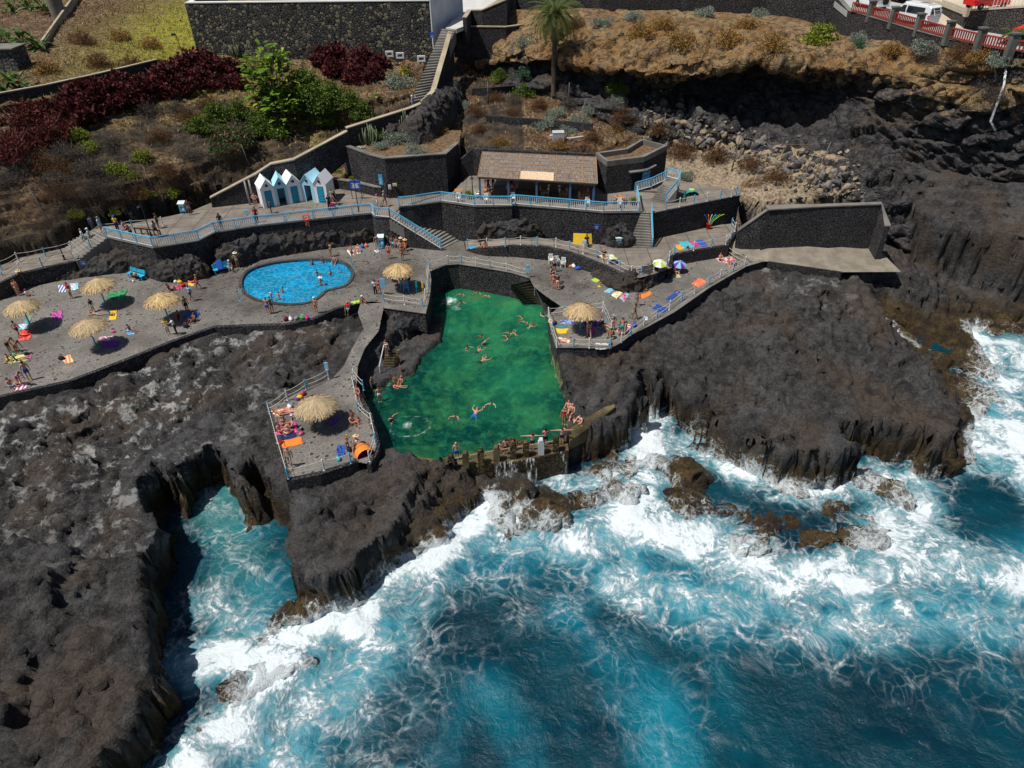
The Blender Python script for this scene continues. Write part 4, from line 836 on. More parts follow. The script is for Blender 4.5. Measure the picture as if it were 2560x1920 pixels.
wall('platform_wall', 'dark wall along the pool side of the near platform', Q('J', [(990,1040),(1060,930),(1075,880),(1040,740),(1000,600),(930,470),(880,380),(850,290)], ZB+.02), 1.6, .3, side=1)
wall('platform_wall', 'dark low wall on the landward side of the near platform', Q('J', [(85,560),(150,790),(265,1188)], ZB+.02), 2.6, .3, side=1)
wall('ramp_wall', 'high battered dark stone wall above the pale ramp', Q('H', [(1950,345,7.2),(2212,160,9.6)], 0) + Q('I', [(0,158,9.7),(500,130,9.8),(980,112,9.9),(1010,300,8.5)], 0), 4.6, .5, cope=M_CONC, cw=.6)
wall('retaining_wall', 'dark wall under the rope rail that borders the sun deck and the lava field', Q('H', [(312,1070),(345,1220),(385,1345),(530,1345),(850,1352),(945,1300),(1020,1240),(1180,1160),(1400,1040),(1700,830),(2020,645),(2212,590)], ZD+.02) , 3.2, .35, cope=M_CONC, ch=.06)
wall('retaining_wall', 'dark wall edging the pale ramp above the lava', Q('I', [(0,602,5.12),(640,694,4.82)], 0), 3.0, .3)
# rocks at the foot of the walls
rockband('black lava ridge behind the wide deck, below the left promenade', Q('F', [(500,775),(700,735),(980,700),(1120,690),(1300,745),(1450,780),(1640,770),(1830,730)], ZD), [.5,.8,1.3,1.9,1.7,1.5,1.9,1.6], 2.2, 1)
rockband('black lava ridge behind the blue swimming pool', Q('F', [(1860,680),(2100,640)], ZD) + Q('G', [(0,590),(280,540),(560,495),(800,460),(1020,430)], ZD), [1.2,2.3,1.9,1.8,1.6,1.6,1.3], 2.0, 2)
rockband('lava outcrop left of the blue disabled sign on the terrace wall', Q('G', [(1900,395)], ZM-.3) + Q('H', [(0,385),(130,390),(260,380)], ZM), [.9,1.5,1.6,.8], 1.0, 3)
rockband('rounded lava outcrop beside the narrow stairs', Q('H', [(770,450),(880,478),(990,480),(1070,470)], ZM), [1.2,2.1,2.2,1.5], 1.5, 4)
rockband('big black lava rock bulging between the two right hand sun decks', Q('H', [(700,715),(830,815),(960,862),(1080,862),(1200,820),(1330,730),(1395,660)], ZD), [.5,.9,1.15,1.25,1.15,1.1,.6], 2.2, 5)
rockband('dark boulder leaning on the corner of the wall behind the rock pool', Q('G', [(1520,850),(1590,830),(1680,800)], ZW), [1.9,2.2,1.7], 1.2, 6)
rockband('lava outcrop under the corner with the far straw parasol', Q('G', [(1090,1160),(1200,1190),(1330,1170),(1480,1130)], 3.6), [.6,.9,.9,.8], 2.6, 8)
# ------------------------------------------------------------------ balustrades and rope rails
balustrade('long blue and white balustrade along the promenade in front of the cabins', Q('F', [(930,388),(1325,478),(1720,415),(1860,345),(2212,292)], ZP+.12) + Q('G', [(500,235),(1000,182),(1030,212),(1158,225)], ZP+.12))
balustrade('blue and white handrail sloping down beside the wide grey stairs', Q('G', [(1158,225,ZP+.12),(1600,496,ZD+.15)], 0), 2.6)
balustrade('blue and white balustrade along the edge of the bar terrace', Q('G', [(1240,128),(1350,118),(1600,80),(1890,120),(2212,122)], ZT+.12) + Q('H', [(0,106),(490,148),(790,174),(1095,168),(1075,30)], ZT+.12), 2.2)
balustrade('bright blue handrail standing on the narrow stairs wall', Q('H', [(1198,180,ZT+.02),(1210,478,ZM+.02)], 0), 5.2, gap=.19)
LZ = 10.4
slab('upper_landing', Q('C', [(1330,1530),(1450,1565),(1425,1640),(1290,1600)], LZ), 2.0, M_PROM)
stairs('stairs', 'short stairs climbing to the small blue railed landing', *Q('C', [(1290,1600),(1425,1640)], LZ), *Q('H', [(1200,75),(1330,100)], ZT), 7, depth=1)
balustrade('blue balustrade climbing to the small landing, on its left side', Q('C', [(1060,1659,ZT),(1200,1620,ZT+.6),(1330,1560,LZ)], 0), 2, gap=.17)
balustrade('blue balustrade round the outer side of the small landing', Q('C', [(1330,1530,LZ),(1450,1562,LZ),(1425,1640,LZ)], 0) + Q('H', [(1325,95,ZT)], 0), 2, gap=.17)
rope_rail('rope railing on the far side of the lower promenade at the left', Q('F', [(20,675,6.5),(165,602,6.5),(400,560,6.5),(630,505,6.5),(745,440,7.1),(895,350,8),(1150,320,8),(1410,292,8)], 0), 0, start=1)
rope_rail('rope railing on the near side of the lower promenade at the left', Q('F', [(45,770,5.9),(185,695,6.5),(370,645,6.5),(640,590,6.5),(790,490,7.3),(915,400,8)], 0), 0, start=1)
rope_rail('rope railing round the corner with the far straw parasol', Q('G', [(1108,955),(1285,975),(1440,998),(1465,920),(1490,825),(1485,745),(1497,672),(1660,625),(1775,620),(1900,640),(2022,662),(2165,690)], ZD) + Q('H', [(135,738)], ZD), 0, start=1)
rope_rail('long rope railing along the path below the bar terrace', Q('G', [(1830,480,5.3),(1995,475,5.8),(2155,470,ZM)], 0) + Q('H', [(75,458),(215,465),(380,475),(497,500),(615,535),(730,572),(830,618),(930,672),(1030,720),(1118,712),(1222,685),(1340,628),(1357,590),(1398,540),(1568,508),(1720,478),(1845,455),(1890,400),(1925,342),(1895,300)], ZM), 0, start=1)
rope_rail('rope railing on top of the wall above the pool noodles', Q('H', [(1325,155),(1445,130),(1570,105),(1683,82),(1800,58),(1893,42),(1935,22)], ZT+.1), 0, start=1)
rope_rail('rope railing between the sun deck and the rough lava on the right', Q('H', [(1855,545),(2010,635),(1908,690),(1797,748),(1700,805),(1577,878),(1465,938),(1360,1020),(1252,1092),(1138,1160),(1022,1242),(943,1302)], ZD), 0, start=1)
rope_rail('rope railing round the little platform with the right straw parasol', Q('H', [(850,1350),(668,1350),(530,1345),(388,1345),(345,1225),(315,1080),(450,1065),(785,1030),(822,1110),(858,1200)], ZD), 0, start=1)
rope_rail('rope railing on the landward and seaward sides of the near platform', Q('J', [(630,305),(437,395),(275,488),(118,600),(190,860),(282,1168),(590,1092),(822,1032)], ZB), 0, start=0)
rope_rail('rope railing on the pool side of the near platform', Q('J', [(985,1018),(1037,862),(1000,690),(885,585),(845,375)], ZB), 0)
rope_rail('very short rope railing at the bend of the sloping path', Q('J', [(850,305),(932,400)], ZB), 0)
# ------------------------------------------------------------------ outflow dam of the rock pool
M_ALGAE = mat_masonry('weedy_masonry', (.03, .02, .008), (.11, .075, .028), 2.6)
M_DAM = mat_concrete('weedy_concrete', (.06, .043, .02), (.15, .115, .055))
def dam():
    pts = Q('J', [(1640,1100,ZW+.12),(1900,1060,ZW+.12),(2212,1010,ZW+.12)], 0) + Q('K', [(0,1030,ZW+.12),(260,975,ZW+.12),(490,925,ZW+.12)], 0)
    t = wall('pool_dam', 'weedy brown dam wall holding the green pool above the surf', pts, -1.2, 1.5, M_ALGAE)
    for u in [x for x in t.children if x.name.startswith('masonry')]: pass
    m = MB(); c = t.location
    a = [p + Vector((0, .05, .03)) for p in pts]; b = [p + Vector((0, 1.5, .03)) for p in pts]
    for i in range(len(pts) - 1): m.prism([v - c for v in (a[i], a[i + 1], b[i + 1], b[i])], a[i].z - c.z - .05, a[i].z - c.z + .02)
    m.build('ledge', M_DAM, t)
    posts = [('J',1690,1085),('J',1815,1062),('J',1945,1035),('J',2080,1010),('K',10,985),('K',120,968),('K',250,948),('K',378,925)]
    labs = ['mossy', 'yellow topped', 'dark', 'yellow brown', 'black', 'dark brown', 'white painted', 'dark green']
    P = []
    for i, (r, u, v) in enumerate(posts):
        p = at(*q(r, u, v), ZW + .14); P.append(p); m = MB(); w = .22
        prof = [(-w, 0), (w, 0), (w, 1.1), (w * .5, 1.4), (-w * .5, 1.4), (-w, 1.1)]; n = len(prof)
        v3 = [(x, -.2, z) for x, z in prof] + [(x, .2, z) for x, z in prof]
        m.add(v3, [tuple(range(n)), tuple(range(n, 2 * n))[::-1]] + [((j + 1) % n, j, j + n, (j + 1) % n + n) for j in range(n)])
        o = m.build('dam_post', [M_DAM if i != 6 else flat('whitewashed_post', (.5, .52, .53), .7)][0] if i in (1, 3, 6) else M_ALGAE); o.location = p
        tag(o, f'{labs[i]} angular block post standing on the dam of the green pool', 'post', 'posts on the pool dam')
    m = MB(); c = P[3]
    for a, b in zip(P, P[1:]):
        for h in (.35, .68, 1.0): m.bar(a - c + U * h, b - c + U * h, .07, .05)
    o = m.build('bar_rail', flat('weathered_bars', (.28, .22, .15), .6)); o.location = c; tag(o, 'three weathered bars running between the posts of the pool dam', 'railing')
dam()
m = MB(); pp = Q('J', [(1300,955,ZW+.9),(1580,1000,ZW+.75),(1650,1045,ZW+.6),(1640,1085,ZW+.3),(1330,1160,ZW+.3),(1290,1100,ZW+.5)], 0); c_ = pp[0].copy()
m.prism([p - c_ for p in pp], -3.6, [p.z - c_.z for p in pp]); o = m.build('concrete_block', M_DAM); o.location = c_; tag(o, 'sloping brown concrete slab at the left end of the pool dam', 'slab')
m = MB(); pp = Q('K', [(480,740,ZW+1.2),(800,545,ZW+1.2),(885,520,ZW+1.3),(890,545,ZW+1.2),(650,735,ZW+.8),(500,840,ZW+.4)], 0); c_ = pp[0].copy()
m.prism([p - c_ for p in pp], -1.6, [p.z - c_.z for p in pp]); o = m.build('concrete_block', M_DAM); o.location = c_; tag(o, 'long sloping concrete slab on the rocks right of the pool dam', 'slab')
# kerb of the swimming pool
def poolrim():
    ins = kidpool; out = rim_out; n = len(ins); c = ins[0].copy(); t = thing('swimming_pool', 'kidney shaped pool with bright blue lining and dark rim', 'pool', c)
    m = MB(); v = []; f = []
    for a, b in zip(ins, out):
        for p, z in ((a, ZD - .15), (a, ZD + .10), (b, ZD + .10), (b, ZD - .3)): v.append((p.x - c.x, p.y - c.y, z - c.z))
    for i in range(n):
        for k in range(3): A = 4 * i; B = 4 * ((i + 1) % n); f.append((A + k, A + k + 1, B + k + 1, B + k))
    m.add(v, f); m.build('rim', mat_concrete('dark_rim', (.035, .032, .03), (.075, .068, .06)), t)
    m = MB(); v = []; f = []
    for a in ins: v += [(a.x - c.x, a.y - c.y, ZD + .06 - c.z), (a.x - c.x, a.y - c.y, ZD - 1.1 - c.z)]
    for i in range(n): A = 2 * i; B = 2 * ((i + 1) % n); f.append((A, A + 1, B + 1, B))
    m.add(v, f); lin = flat('blue_lining', (.01, .36, .66), .4, .05); m.build('lining', lin, t)
    m = MB(); m.prism([p - c for p in ins], ZD - 1.2 - c.z, ZD - 1.1 - c.z); m.build('pool_floor', lin, t)
poolrim()
# ------------------------------------------------------------------ walls and stairs on the hill
S = lambda pts, z=0: Q('S', pts, z)
wall('stair_wall', 'long dark wall with sand coloured coping climbing past the cabins', S([(525,497,9.0),(640,437,11.0),(678,412,11.6),(735,401,12.0),(869,330,13.8)]), [7.6,7.6,7.6,7.6,11], .45, cope=M_COPE, side=1)
wall('stair_wall', 'dark wall with pale coping curving up above the round planter', S([(868,322,14.0),(1028,272,14.8),(1057,260,15.0),(1088,229,15.7),(1132,75,20.0)]), [10.5,11,11,11.5,15], .5, cope=M_COPE)
stairs('stairs', 'steep flight of steps climbing beside the rubble wall to the plaza', *Q('B', [(1610,240,20.2),(1725,250,20.2),(1330,890,14.3),(1490,850,14.3)], 0), 26, depth=1.6)
rub = wall('rubble_wall', 'tall wall of dark and yellow rubble stones at the top of the garden', [at(495,139,17.0).xy.to_3d() + Vector((0,0,23.3)), at(1083,136,17.0).xy.to_3d() + Vector((0,0,23.3))], 15.5, .8, M_BIGW, cope=M_WHITE, ch=.12)
e_ = at(495,139,17.0).xy.to_3d(); wall('rubble_wall', 'side face of the rubble wall turning away at its left end', [e_ + Vector((-2.5,22,23.2)), e_ + Vector((0,.4,23.2))], 15.0, .6, M_BIGW, cope=M_WHITE)
p1 = at(1085,132,17.2); p2 = at(*q('B',1790,95), 20.3)
wall('white_wall', 'white rendered wall with dark scuffs beside the top of the steps', [Vector((p1.x, p1.y, 25)), Vector((p2.x, p2.y, 25.4))], 16.5, .6, mat_concrete('scuffed_render', (.60,.62,.66), (.74,.75,.77)), side=1)
slab('plaza', Q('B', [(1640,240),(1730,250),(1830,215),(1862,100),(1950,95),(2160,0)], 20.1) + [Vector((15,135,20.1)), Vector((-14,135,20.1)), Vector((p2.x-.3, p2.y, 20.1))], .5, mat_concrete('pale_plaza', (.5,.49,.46), (.6,.58,.55)))
wall('parapet', 'dark parapet with pale coping rising beside the pale plaza', Q('B', [(1818,155,21.1),(1860,92,21.1),(1950,92,21.2),(2165,0,22.4)], 0) + [at(1290,-40,22.9)], 18.0, .5, cope=M_COPE)
wall('retaining_wall', 'dark wall with straight sand coloured coping behind the palm tree', Q('B', [(1700,232,19.4),(2160,238,19.2)], 0) + Q('C', [(0,232,19.2),(180,205,19.4)], 0), 15.5, .5, cope=M_COPE)
roadw = [at(1290,-40,23.4), atY(1500,-12,108.4), atY(1700,-12,108), atY(1920,-10,106.5), atY(2090,-8,101.5)] + [at(x, y, 22.5) for x, y in ((2120,27),(2160,38),(2221,56),(2283,75),(2354,94),(2435,112),(2515,126),(2560,132),(2760,160),(2950,186))]
wall('road_wall', 'long dark masonry wall carrying the road along the cliff top', roadw, 17.5, .5, mat_masonry('road_masonry', (.022,.021,.023), (.06,.055,.055), 2.8), cope=M_CONC, ch=.08)
M_ROAD = mat_concrete('pale_road', (.33,.34,.33), (.42,.42,.41)); M_CREAM = mat_concrete('cream_paving', (.46,.39,.29), (.55,.47,.36))
slab('road', [Vector((p.x, p.y + .3, 22.42)) for p in roadw[4:]] + [Vector((90,75,22.42)), Vector((110,150,22.42)), Vector((30,150,22.42)), Vector((38,108,22.42))], .6, M_ROAD)
slab('road', [Vector((p.x, p.y + .3, 22.424)) for p in roadw[1:5]] + [Vector((38.2,150,22.424)), Vector((5,150,22.424))], .6, M_ROAD)
# red balustrade on the road wall
M_RED = flat('rust_red_paint', (.30, .035, .02), .55); M_PIL = mat_concrete('grey_pillar', (.10,.10,.09), (.16,.16,.145))
pil = [at(*q('E', u, v), 22.5) for u, v in ((700,100),(880,140),(1072,198),(1290,262),(1545,335),(1815,398),(2085,450),(2400,480))]
t = thing('red_balustrade', 'rust red concrete balustrade with grey pillars along the cliff road', 'railing', pil[3])
for i, p in enumerate(pil):
    if i == 0: continue
    m = MB(); m.box((0,0,.45), (.62,.62,2.1)); m.box((0,0,1.56), (.76,.76,.14)); o = m.build('pillar', M_PIL, t); o.location = p - pil[3]
m = MB(); mb = MB()
for a, b in zip(pil, pil[1:]):
    d = (b - a).normalized() * .35; a2, b2 = a + d - pil[3], b - d - pil[3]
    m.bar(a2 + U * 1.0, b2 + U * 1.0, .16, .12); m.bar(a2 + U * .22, b2 + U * .22, .16, .12); k = int((b2 - a2).length / .27)
    for j in range(k + 1): v = a2.lerp(b2, j / k); mb.bar(v + U * .25, v + U * 1.0, .10, .09)
m.build('rails', M_RED, t); mb.build('balusters', M_RED, t)
# upper plaza on the right with its wall
pr = [Vector((at(2348,29,22.45).x, at(2348,29,22.45).y, 23.5)), Vector((at(2406,69,22.45).x, at(2406,69,22.45).y, 24.0)), Vector((at(2560,95,22.45).x, at(2560,95,22.45).y, 25.2)), Vector((at(2700,110,22.45).x, at(2700,110,22.45).y, 25.6))]
wall('ramp_wall', 'dark wall with cream coping between the road and the upper car park', pr, 22.0, .4, mat_masonry('brown_masonry', (.035,.03,.028), (.075,.065,.058), 3), cope=M_CREAM, ch=.2)
slab('car_park', [p + Vector((0,.4,-.03)) for p in pr] + [Vector((120,150,25.4)), Vector((48,150,24)), Vector((45,112,23.4))], .4, M_CREAM)
slab('pavement', Q('E', [(1440,110),(1500,110),(1690,238),(1560,240),(1480,190)], 22.47), .05, M_CREAM)
m = MB(); c = pr[1] + U * .2
for a, b in zip(pr[1:3], pr[2:]):
    k = int((b - a).length / .35)
    for j in range(k): v = a.lerp(b, j / k) + U * .2 - c; m.bar(v, v + U * .75, .04)
    m.bar(a + U * .95 - c, b + U * .95 - c, .06)
tag(m.build('metal_fence', M_WHITE), 'thin pale metal fence on the wall in front of the red car', 'fence').location = c
m = MB(); m.box((0,0,.9), (.5,.5,2.2)); m.box((0,0,2.05), (.62,.62,.12)); o = m.build('gate_pillar', M_CREAM); o.location = pr[1] - U * .3; tag(o, 'cream pillar at the corner of the upper car park wall', 'pillar')
# ------------------------------------------------------------------ block planter, building, bar
def block(name, label, top, z, base, cat='wall', fill=None, back=5, th=.4, cope=M_CONC):
    t = wall(name, label, top, base, th, cope=cope, cat=cat); c = t.location
    m = MB(); P = [Vector((p.x, p.y + .15, z)) - c for p in top] + [Vector((top[-1].x, top[-1].y + back, z)) - c, Vector((top[0].x, top[0].y + back, z)) - c]
    m.prism(P, base - c.z, z - c.z); m.build('soil', fill or M_TERR, t); return t
M_SOIL = NT('dry_soil'); M_SOIL = M_SOIL.fin(M_SOIL.mix(M_SOIL.ramp(M_SOIL.noise(2.5, 7, .7), .35, .65), (.05, .035, .022), (.22, .13, .06)), .95, M_SOIL.bump(M_SOIL.noise(6, 6, .7), .8, .1))
block('planter_wall', 'big rounded dark stone planter between the cabins and the bar', Q('B', [(735,1250),(760,1262),(985,1345),(1110,1375),(1490,1345),(1640,1335),(1750,1240)], 12.3), 12.0, 7.7, 'planter', M_SOIL, 6)
rockband('dark rock mass rising between the round planter and the palm terrace', Q('S', [(1040,362),(1085,345),(1130,312),(1165,262)], 12.0), [1.5,2.8,3.6,2.8], 3.4, 21)
rockband('mossy dark rocks on top of the round planter', Q('S', [(940,356),(990,352),(1040,350)], 12.0), [.9,1.5,1.3], 2.4, 22)
block('planter_wall', 'low planter with bright green succulents right of the cabins', Q('B', [(600,1540),(850,1580),(1020,1620),(1080,1625)], 9.0), 8.9, 7.9, 'planter', M_SOIL, 3.5)
bt = Q('S', [(1489,381),(1518,403),(1610,392),(1669,363),(1604,347),(1563,370)], 12.5)
t = thing('stone_building', 'flat roofed dark stone building right of the reed roofed bar', 'building', Vector((bt[1].x, bt[1].y, 9))); c = t.location.copy()
m = MB(); m.prism([p - c for p in bt], -.6, 2.95); m.build('walls', M_WALL, t)
inn = grow(bt, -.42); m = MB()
for i in range(6):
    j = (i + 1) % 6; m.prism([p - c for p in (bt[i], bt[j], inn[j], inn[i])], 2.9, 3.5)
m.build('parapet', M_CONC, t); m = MB(); m.prism([p - c for p in inn], 2.93, 2.98); m.build('roof', M_SOIL, t)
da, db = at(*q('S', 1580, 470), ZT), at(*q('S', 1612, 462), ZT)
v = (bt[3] - bt[2]).normalized(); v.z = 0; v.normalize(); n_ = Vector((v.y, -v.x, 0)); o0 = bt[2] - c; o0.z = 0; v0 = (bt[2] - bt[1]); v0.z = 0; v0.normalize(); n0_ = Vector((v0.y, -v0.x, 0))
m = MB(); m.bar(o0 - v0 * 1.2 + n0_ * .03 + U * .95, o0 - v0 * .2 + n0_ * .03 + U * .95, .06, 1.9); m.build('doorway', flat('opening_shade', (.01,.01,.012), .9), t)  # near-black slab on the wall paints the shade inside the doorway
m = MB(); m.bar(o0 - v0 * .15 + n0_ * .35 + U * .95, o0 + v * .95 + n_ * .35 + U * .95, .07, 2.0)
for k in range(5): m.bar(o0 - v0 * .12 + n0_ * .40 + U * (.25 + k * .38), o0 + v * .9 + n_ * .40 + U * (.25 + k * .38), .06, .05, 1)
m.build('door', [flat('deep_blue_paint', (.02, .22, .42), .5), flat('pale_blue_paint', (.22, .48, .62), .5)], t)
m = MB(); m.bar(o0 - v0 * 1.6 + n0_ * .25 + U * 2.15, o0 + n0_ * .25 + U * 2.15, .5, .12); m.bar(o0 + n_ * .25 + U * 2.15, o0 + v * 2.0 + n_ * .25 + U * 2.15, .5, .12); m.build('canopy', M_CONC, t)
wall('bar_wall', 'dark back wall rising behind the reed roof of the bar', S([(1150,400,10.9),(1182,372,12.0),(1492,386,12.3)]), 8.6, .4)
def reed():
    t = NT('reed_matting'); mp = t.n('Mapping'); t.l(t.obj(), mp.inputs[0]); mp.inputs['Scale'].default_value = (16, 1.4, 1); n = t.noise(1, 5, .75, mp.outputs[0])
    c = t.mix(t.ramp(n, .32, .68), (.055, .042, .034), (.30, .25, .205)); n2 = t.noise(.8, 4, .6, t.obj()); c = t.mix(t.ramp(n2, .5, .75, 0, .5), c, (.22, .2, .185)); return t.fin(c, .95, t.bump(n, .7, .05))
M_REED = reed(); M_CANE = flat('orange_cane', (.42, .23, .11), .8)
ra, rb, rc, rd = at(1194,442,11.5), at(1494,459,11.5), at(1490,393,12.2), at(1206,380,12.2)
t = thing('bar_shelter', 'open bar under a flat roof of grey reed matting with orange canes', 'bar', Vector((ra.x, ra.y, ZT))); c = t.location.copy()
m = MB(); pr_ = [p - c for p in (ra, rb, rc, rd)]; m.prism(pr_, [p.z - .08 for p in pr_], [p.z for p in pr_]); roof = m.build('reed_roof', M_REED, t)
m = MB()
for k in range(8): a, b = pr_[0].lerp(pr_[3], k / 7), pr_[1].lerp(pr_[2], k / 7); m.tube([a.lerp(b, s / 8) + U * (.03 + .02 * math.sin(s * 2.2 + k)) for s in range(9)], .022, 5)
for u in (0, .36, .66, .88, 1): m.tube([pr_[0].lerp(pr_[1], u) + U * .04, pr_[3].lerp(pr_[2], u) + U * .04], .028, 5)
m.build('canes', M_CANE, roof)
m = MB(); a, b = pr_[0].lerp(pr_[1], .36), pr_[0].lerp(pr_[1], .64); a2, b2 = pr_[3].lerp(pr_[2], .36), pr_[3].lerp(pr_[2], .64); q4 = [a, b, b.lerp(b2, .3), a.lerp(a2, .3)]
m.prism([p + U * .06 for p in q4], [p.z + .02 for p in q4], [p.z + .06 for p in q4]); m.build('new_matting', flat('fresh_reed', (.62, .46, .31), .9, .2), roof)
M_SLATE = flat('slate_blue_paint', (.07, .14, .27), .6)
for u in (.015, .26, .50, .78, .975):
    p = pr_[0].lerp(pr_[1], u); m = MB(); m.bar(Vector((p.x, p.y + .25, -.1)), Vector((p.x, p.y + .25, p.z - .08)), .2); m.build('post', M_SLATE, t)
m = MB(); a = pr_[0].copy(); b = pr_[1].copy(); m.bar(Vector((a.x,a.y+.25,a.z-.17)), Vector((b.x,b.y+.25,b.z-.17)), .14, .16); m.build('beam', M_WOOD, t)
# bar counter inside
m = MB(); a, b = pr_[0].lerp(pr_[3], .75), pr_[1].lerp(pr_[2], .75); a, b = a.lerp(b, .35), a.lerp(b, .8); m.bar(Vector((a.x,a.y,.52)), Vector((b.x,b.y,.52)), .6, 1.05); m.build('counter', M_WOOD, t)
# ------------------------------------------------------------------ changing cabins
M_LB = flat('cabin_light_blue', (.36, .66, .80), .6, .06); M_CW = flat('cabin_white', (.84, .85, .86), .6, .05); M_DOOR = flat('cabin_door_blue', (.015, .25, .40), .5); M_DARK = flat('dark_interior', (.03,.035,.04), .9)
def cabin(label, a, b, colour, door, group='changing cabins'):
    t = thing('changing_cabin', label, 'cabin', a, math.atan2(b.y - a.y, b.x - a.x), group); w = (b - a).length - .02; D = 2.1; h = 2.15; ap = 3.0; dw = .78; dh = 1.85; x0 = (w - dw) / 2
    m = MB(); th = .08      # front wall with a real door opening
    def pan(x1, x2, z1, z2): m.box(((x1 + x2) / 2, th / 2, (z1 + z2) / 2), (x2 - x1, th, z2 - z1))
    pan(0, x0, 0, h); pan(x0 + dw, w, 0, h); pan(x0, x0 + dw, dh, h)
    g = [(0, h), (w, h), (w / 2, ap)]; m.add([(x, 0, z) for x, z in g] + [(x, th, z) for x, z in g], [(0,1,2),(5,4,3),(0,3,4,1),(1,4,5,2),(2,5,3,0)])
    m.add([(x, D, z) for x, z in g] + [(x, D - th, z) for x, z in g], [(2,1,0),(3,4,5),(1,4,3,0),(2,5,4,1),(0,3,5,2)])
    m.box((th / 2, D / 2, h / 2), (th, D - 2 * th, h)); m.box((w - th / 2, D / 2, h / 2), (th, D - 2 * th, h)); m.box((w / 2, D - th / 2, h / 2), (w, th, h)); m.build('walls', colour, t)
    m = MB(); m.box((w / 2, D / 2, .03), (w - .2, D - .2, .05)); m.build('floor', M_STEP, t)
    for s in (0, 1):
        m = MB(); xa = -.06 if not s else w + .06; za = h - .09; v = [(xa, -.1, za), (w / 2, -.1, ap + .02), (w / 2, D + .05, ap + .02), (xa, D + .05, za)]; v2 = [(x, y, z + .07) for x, y, z in v]
        m.add(v + v2, [(0,1,2,3)[::-1], (4,5,6,7), (0,4,5,1)[::-1], (1,5,6,2)[::-1], (2,6,7,3)[::-1], (3,7,4,0)[::-1]] if not s else [(0,1,2,3), (4,5,6,7)[::-1], (0,4,5,1), (1,5,6,2), (2,6,7,3), (3,7,4,0)]); m.build('roof', colour, t)
    m = MB(); m.lathe([(.15, 0), (.15, .05)], 16); o = m.build('round_window', M_DARK, t); o.rotation_euler = (R(90), 0, 0); o.location = (w / 2, -.005, 2.38)
    if door:
        m = MB(); m.box((dw / 2, 0, dh / 2), (dw, .05, dh - .02)); d = m.build('door', M_DOOR, t); d.location = (x0, .03, 0)
        if door == 2:
            m = MB()
            for k in range(9): m.box((dw / 2, -.035, .3 + k * .17), (dw * .7, .03, .05))
            m.build('slats', flat('bright_louvre', (.04, .42, .60), .5), d)
    else:
        m = MB(); m.box((0, dw / 2, dh / 2), (.04, dw, dh - .02)); d = m.build('door', M_DOOR, t); d.location = (x0 + dw - .05, .1, 0)
cp = S([(661,522),(695,515),(725,510.5),(759.5,503.5),(791.5,507),(822,508.5)], ZP)
for i, (lab, mt, dr) in enumerate((('white gabled cabin with closed blue door at the left end of the row', M_CW, 1), ('light blue gabled cabin with open doorway, second from the left', M_LB, 0), ('white gabled cabin with plain blue door in the middle of the row', M_CW, 1), ('light blue gabled cabin with open doorway, right of the middle one', M_LB, 0), ('white gabled cabin with slatted blue door at the right end', M_CW, 2))): cabin(lab, cp[i], cp[i + 1], mt, dr)
bk = (cp[3] + Vector((-.7, 2.2, 0)), cp[3] + Vector((.75, 2.15, 0))); cabin('pale cabin behind the row, only its roof showing between two gables', bk[0] + U * -.3, bk[1] + U * -.3, M_CW, 1)
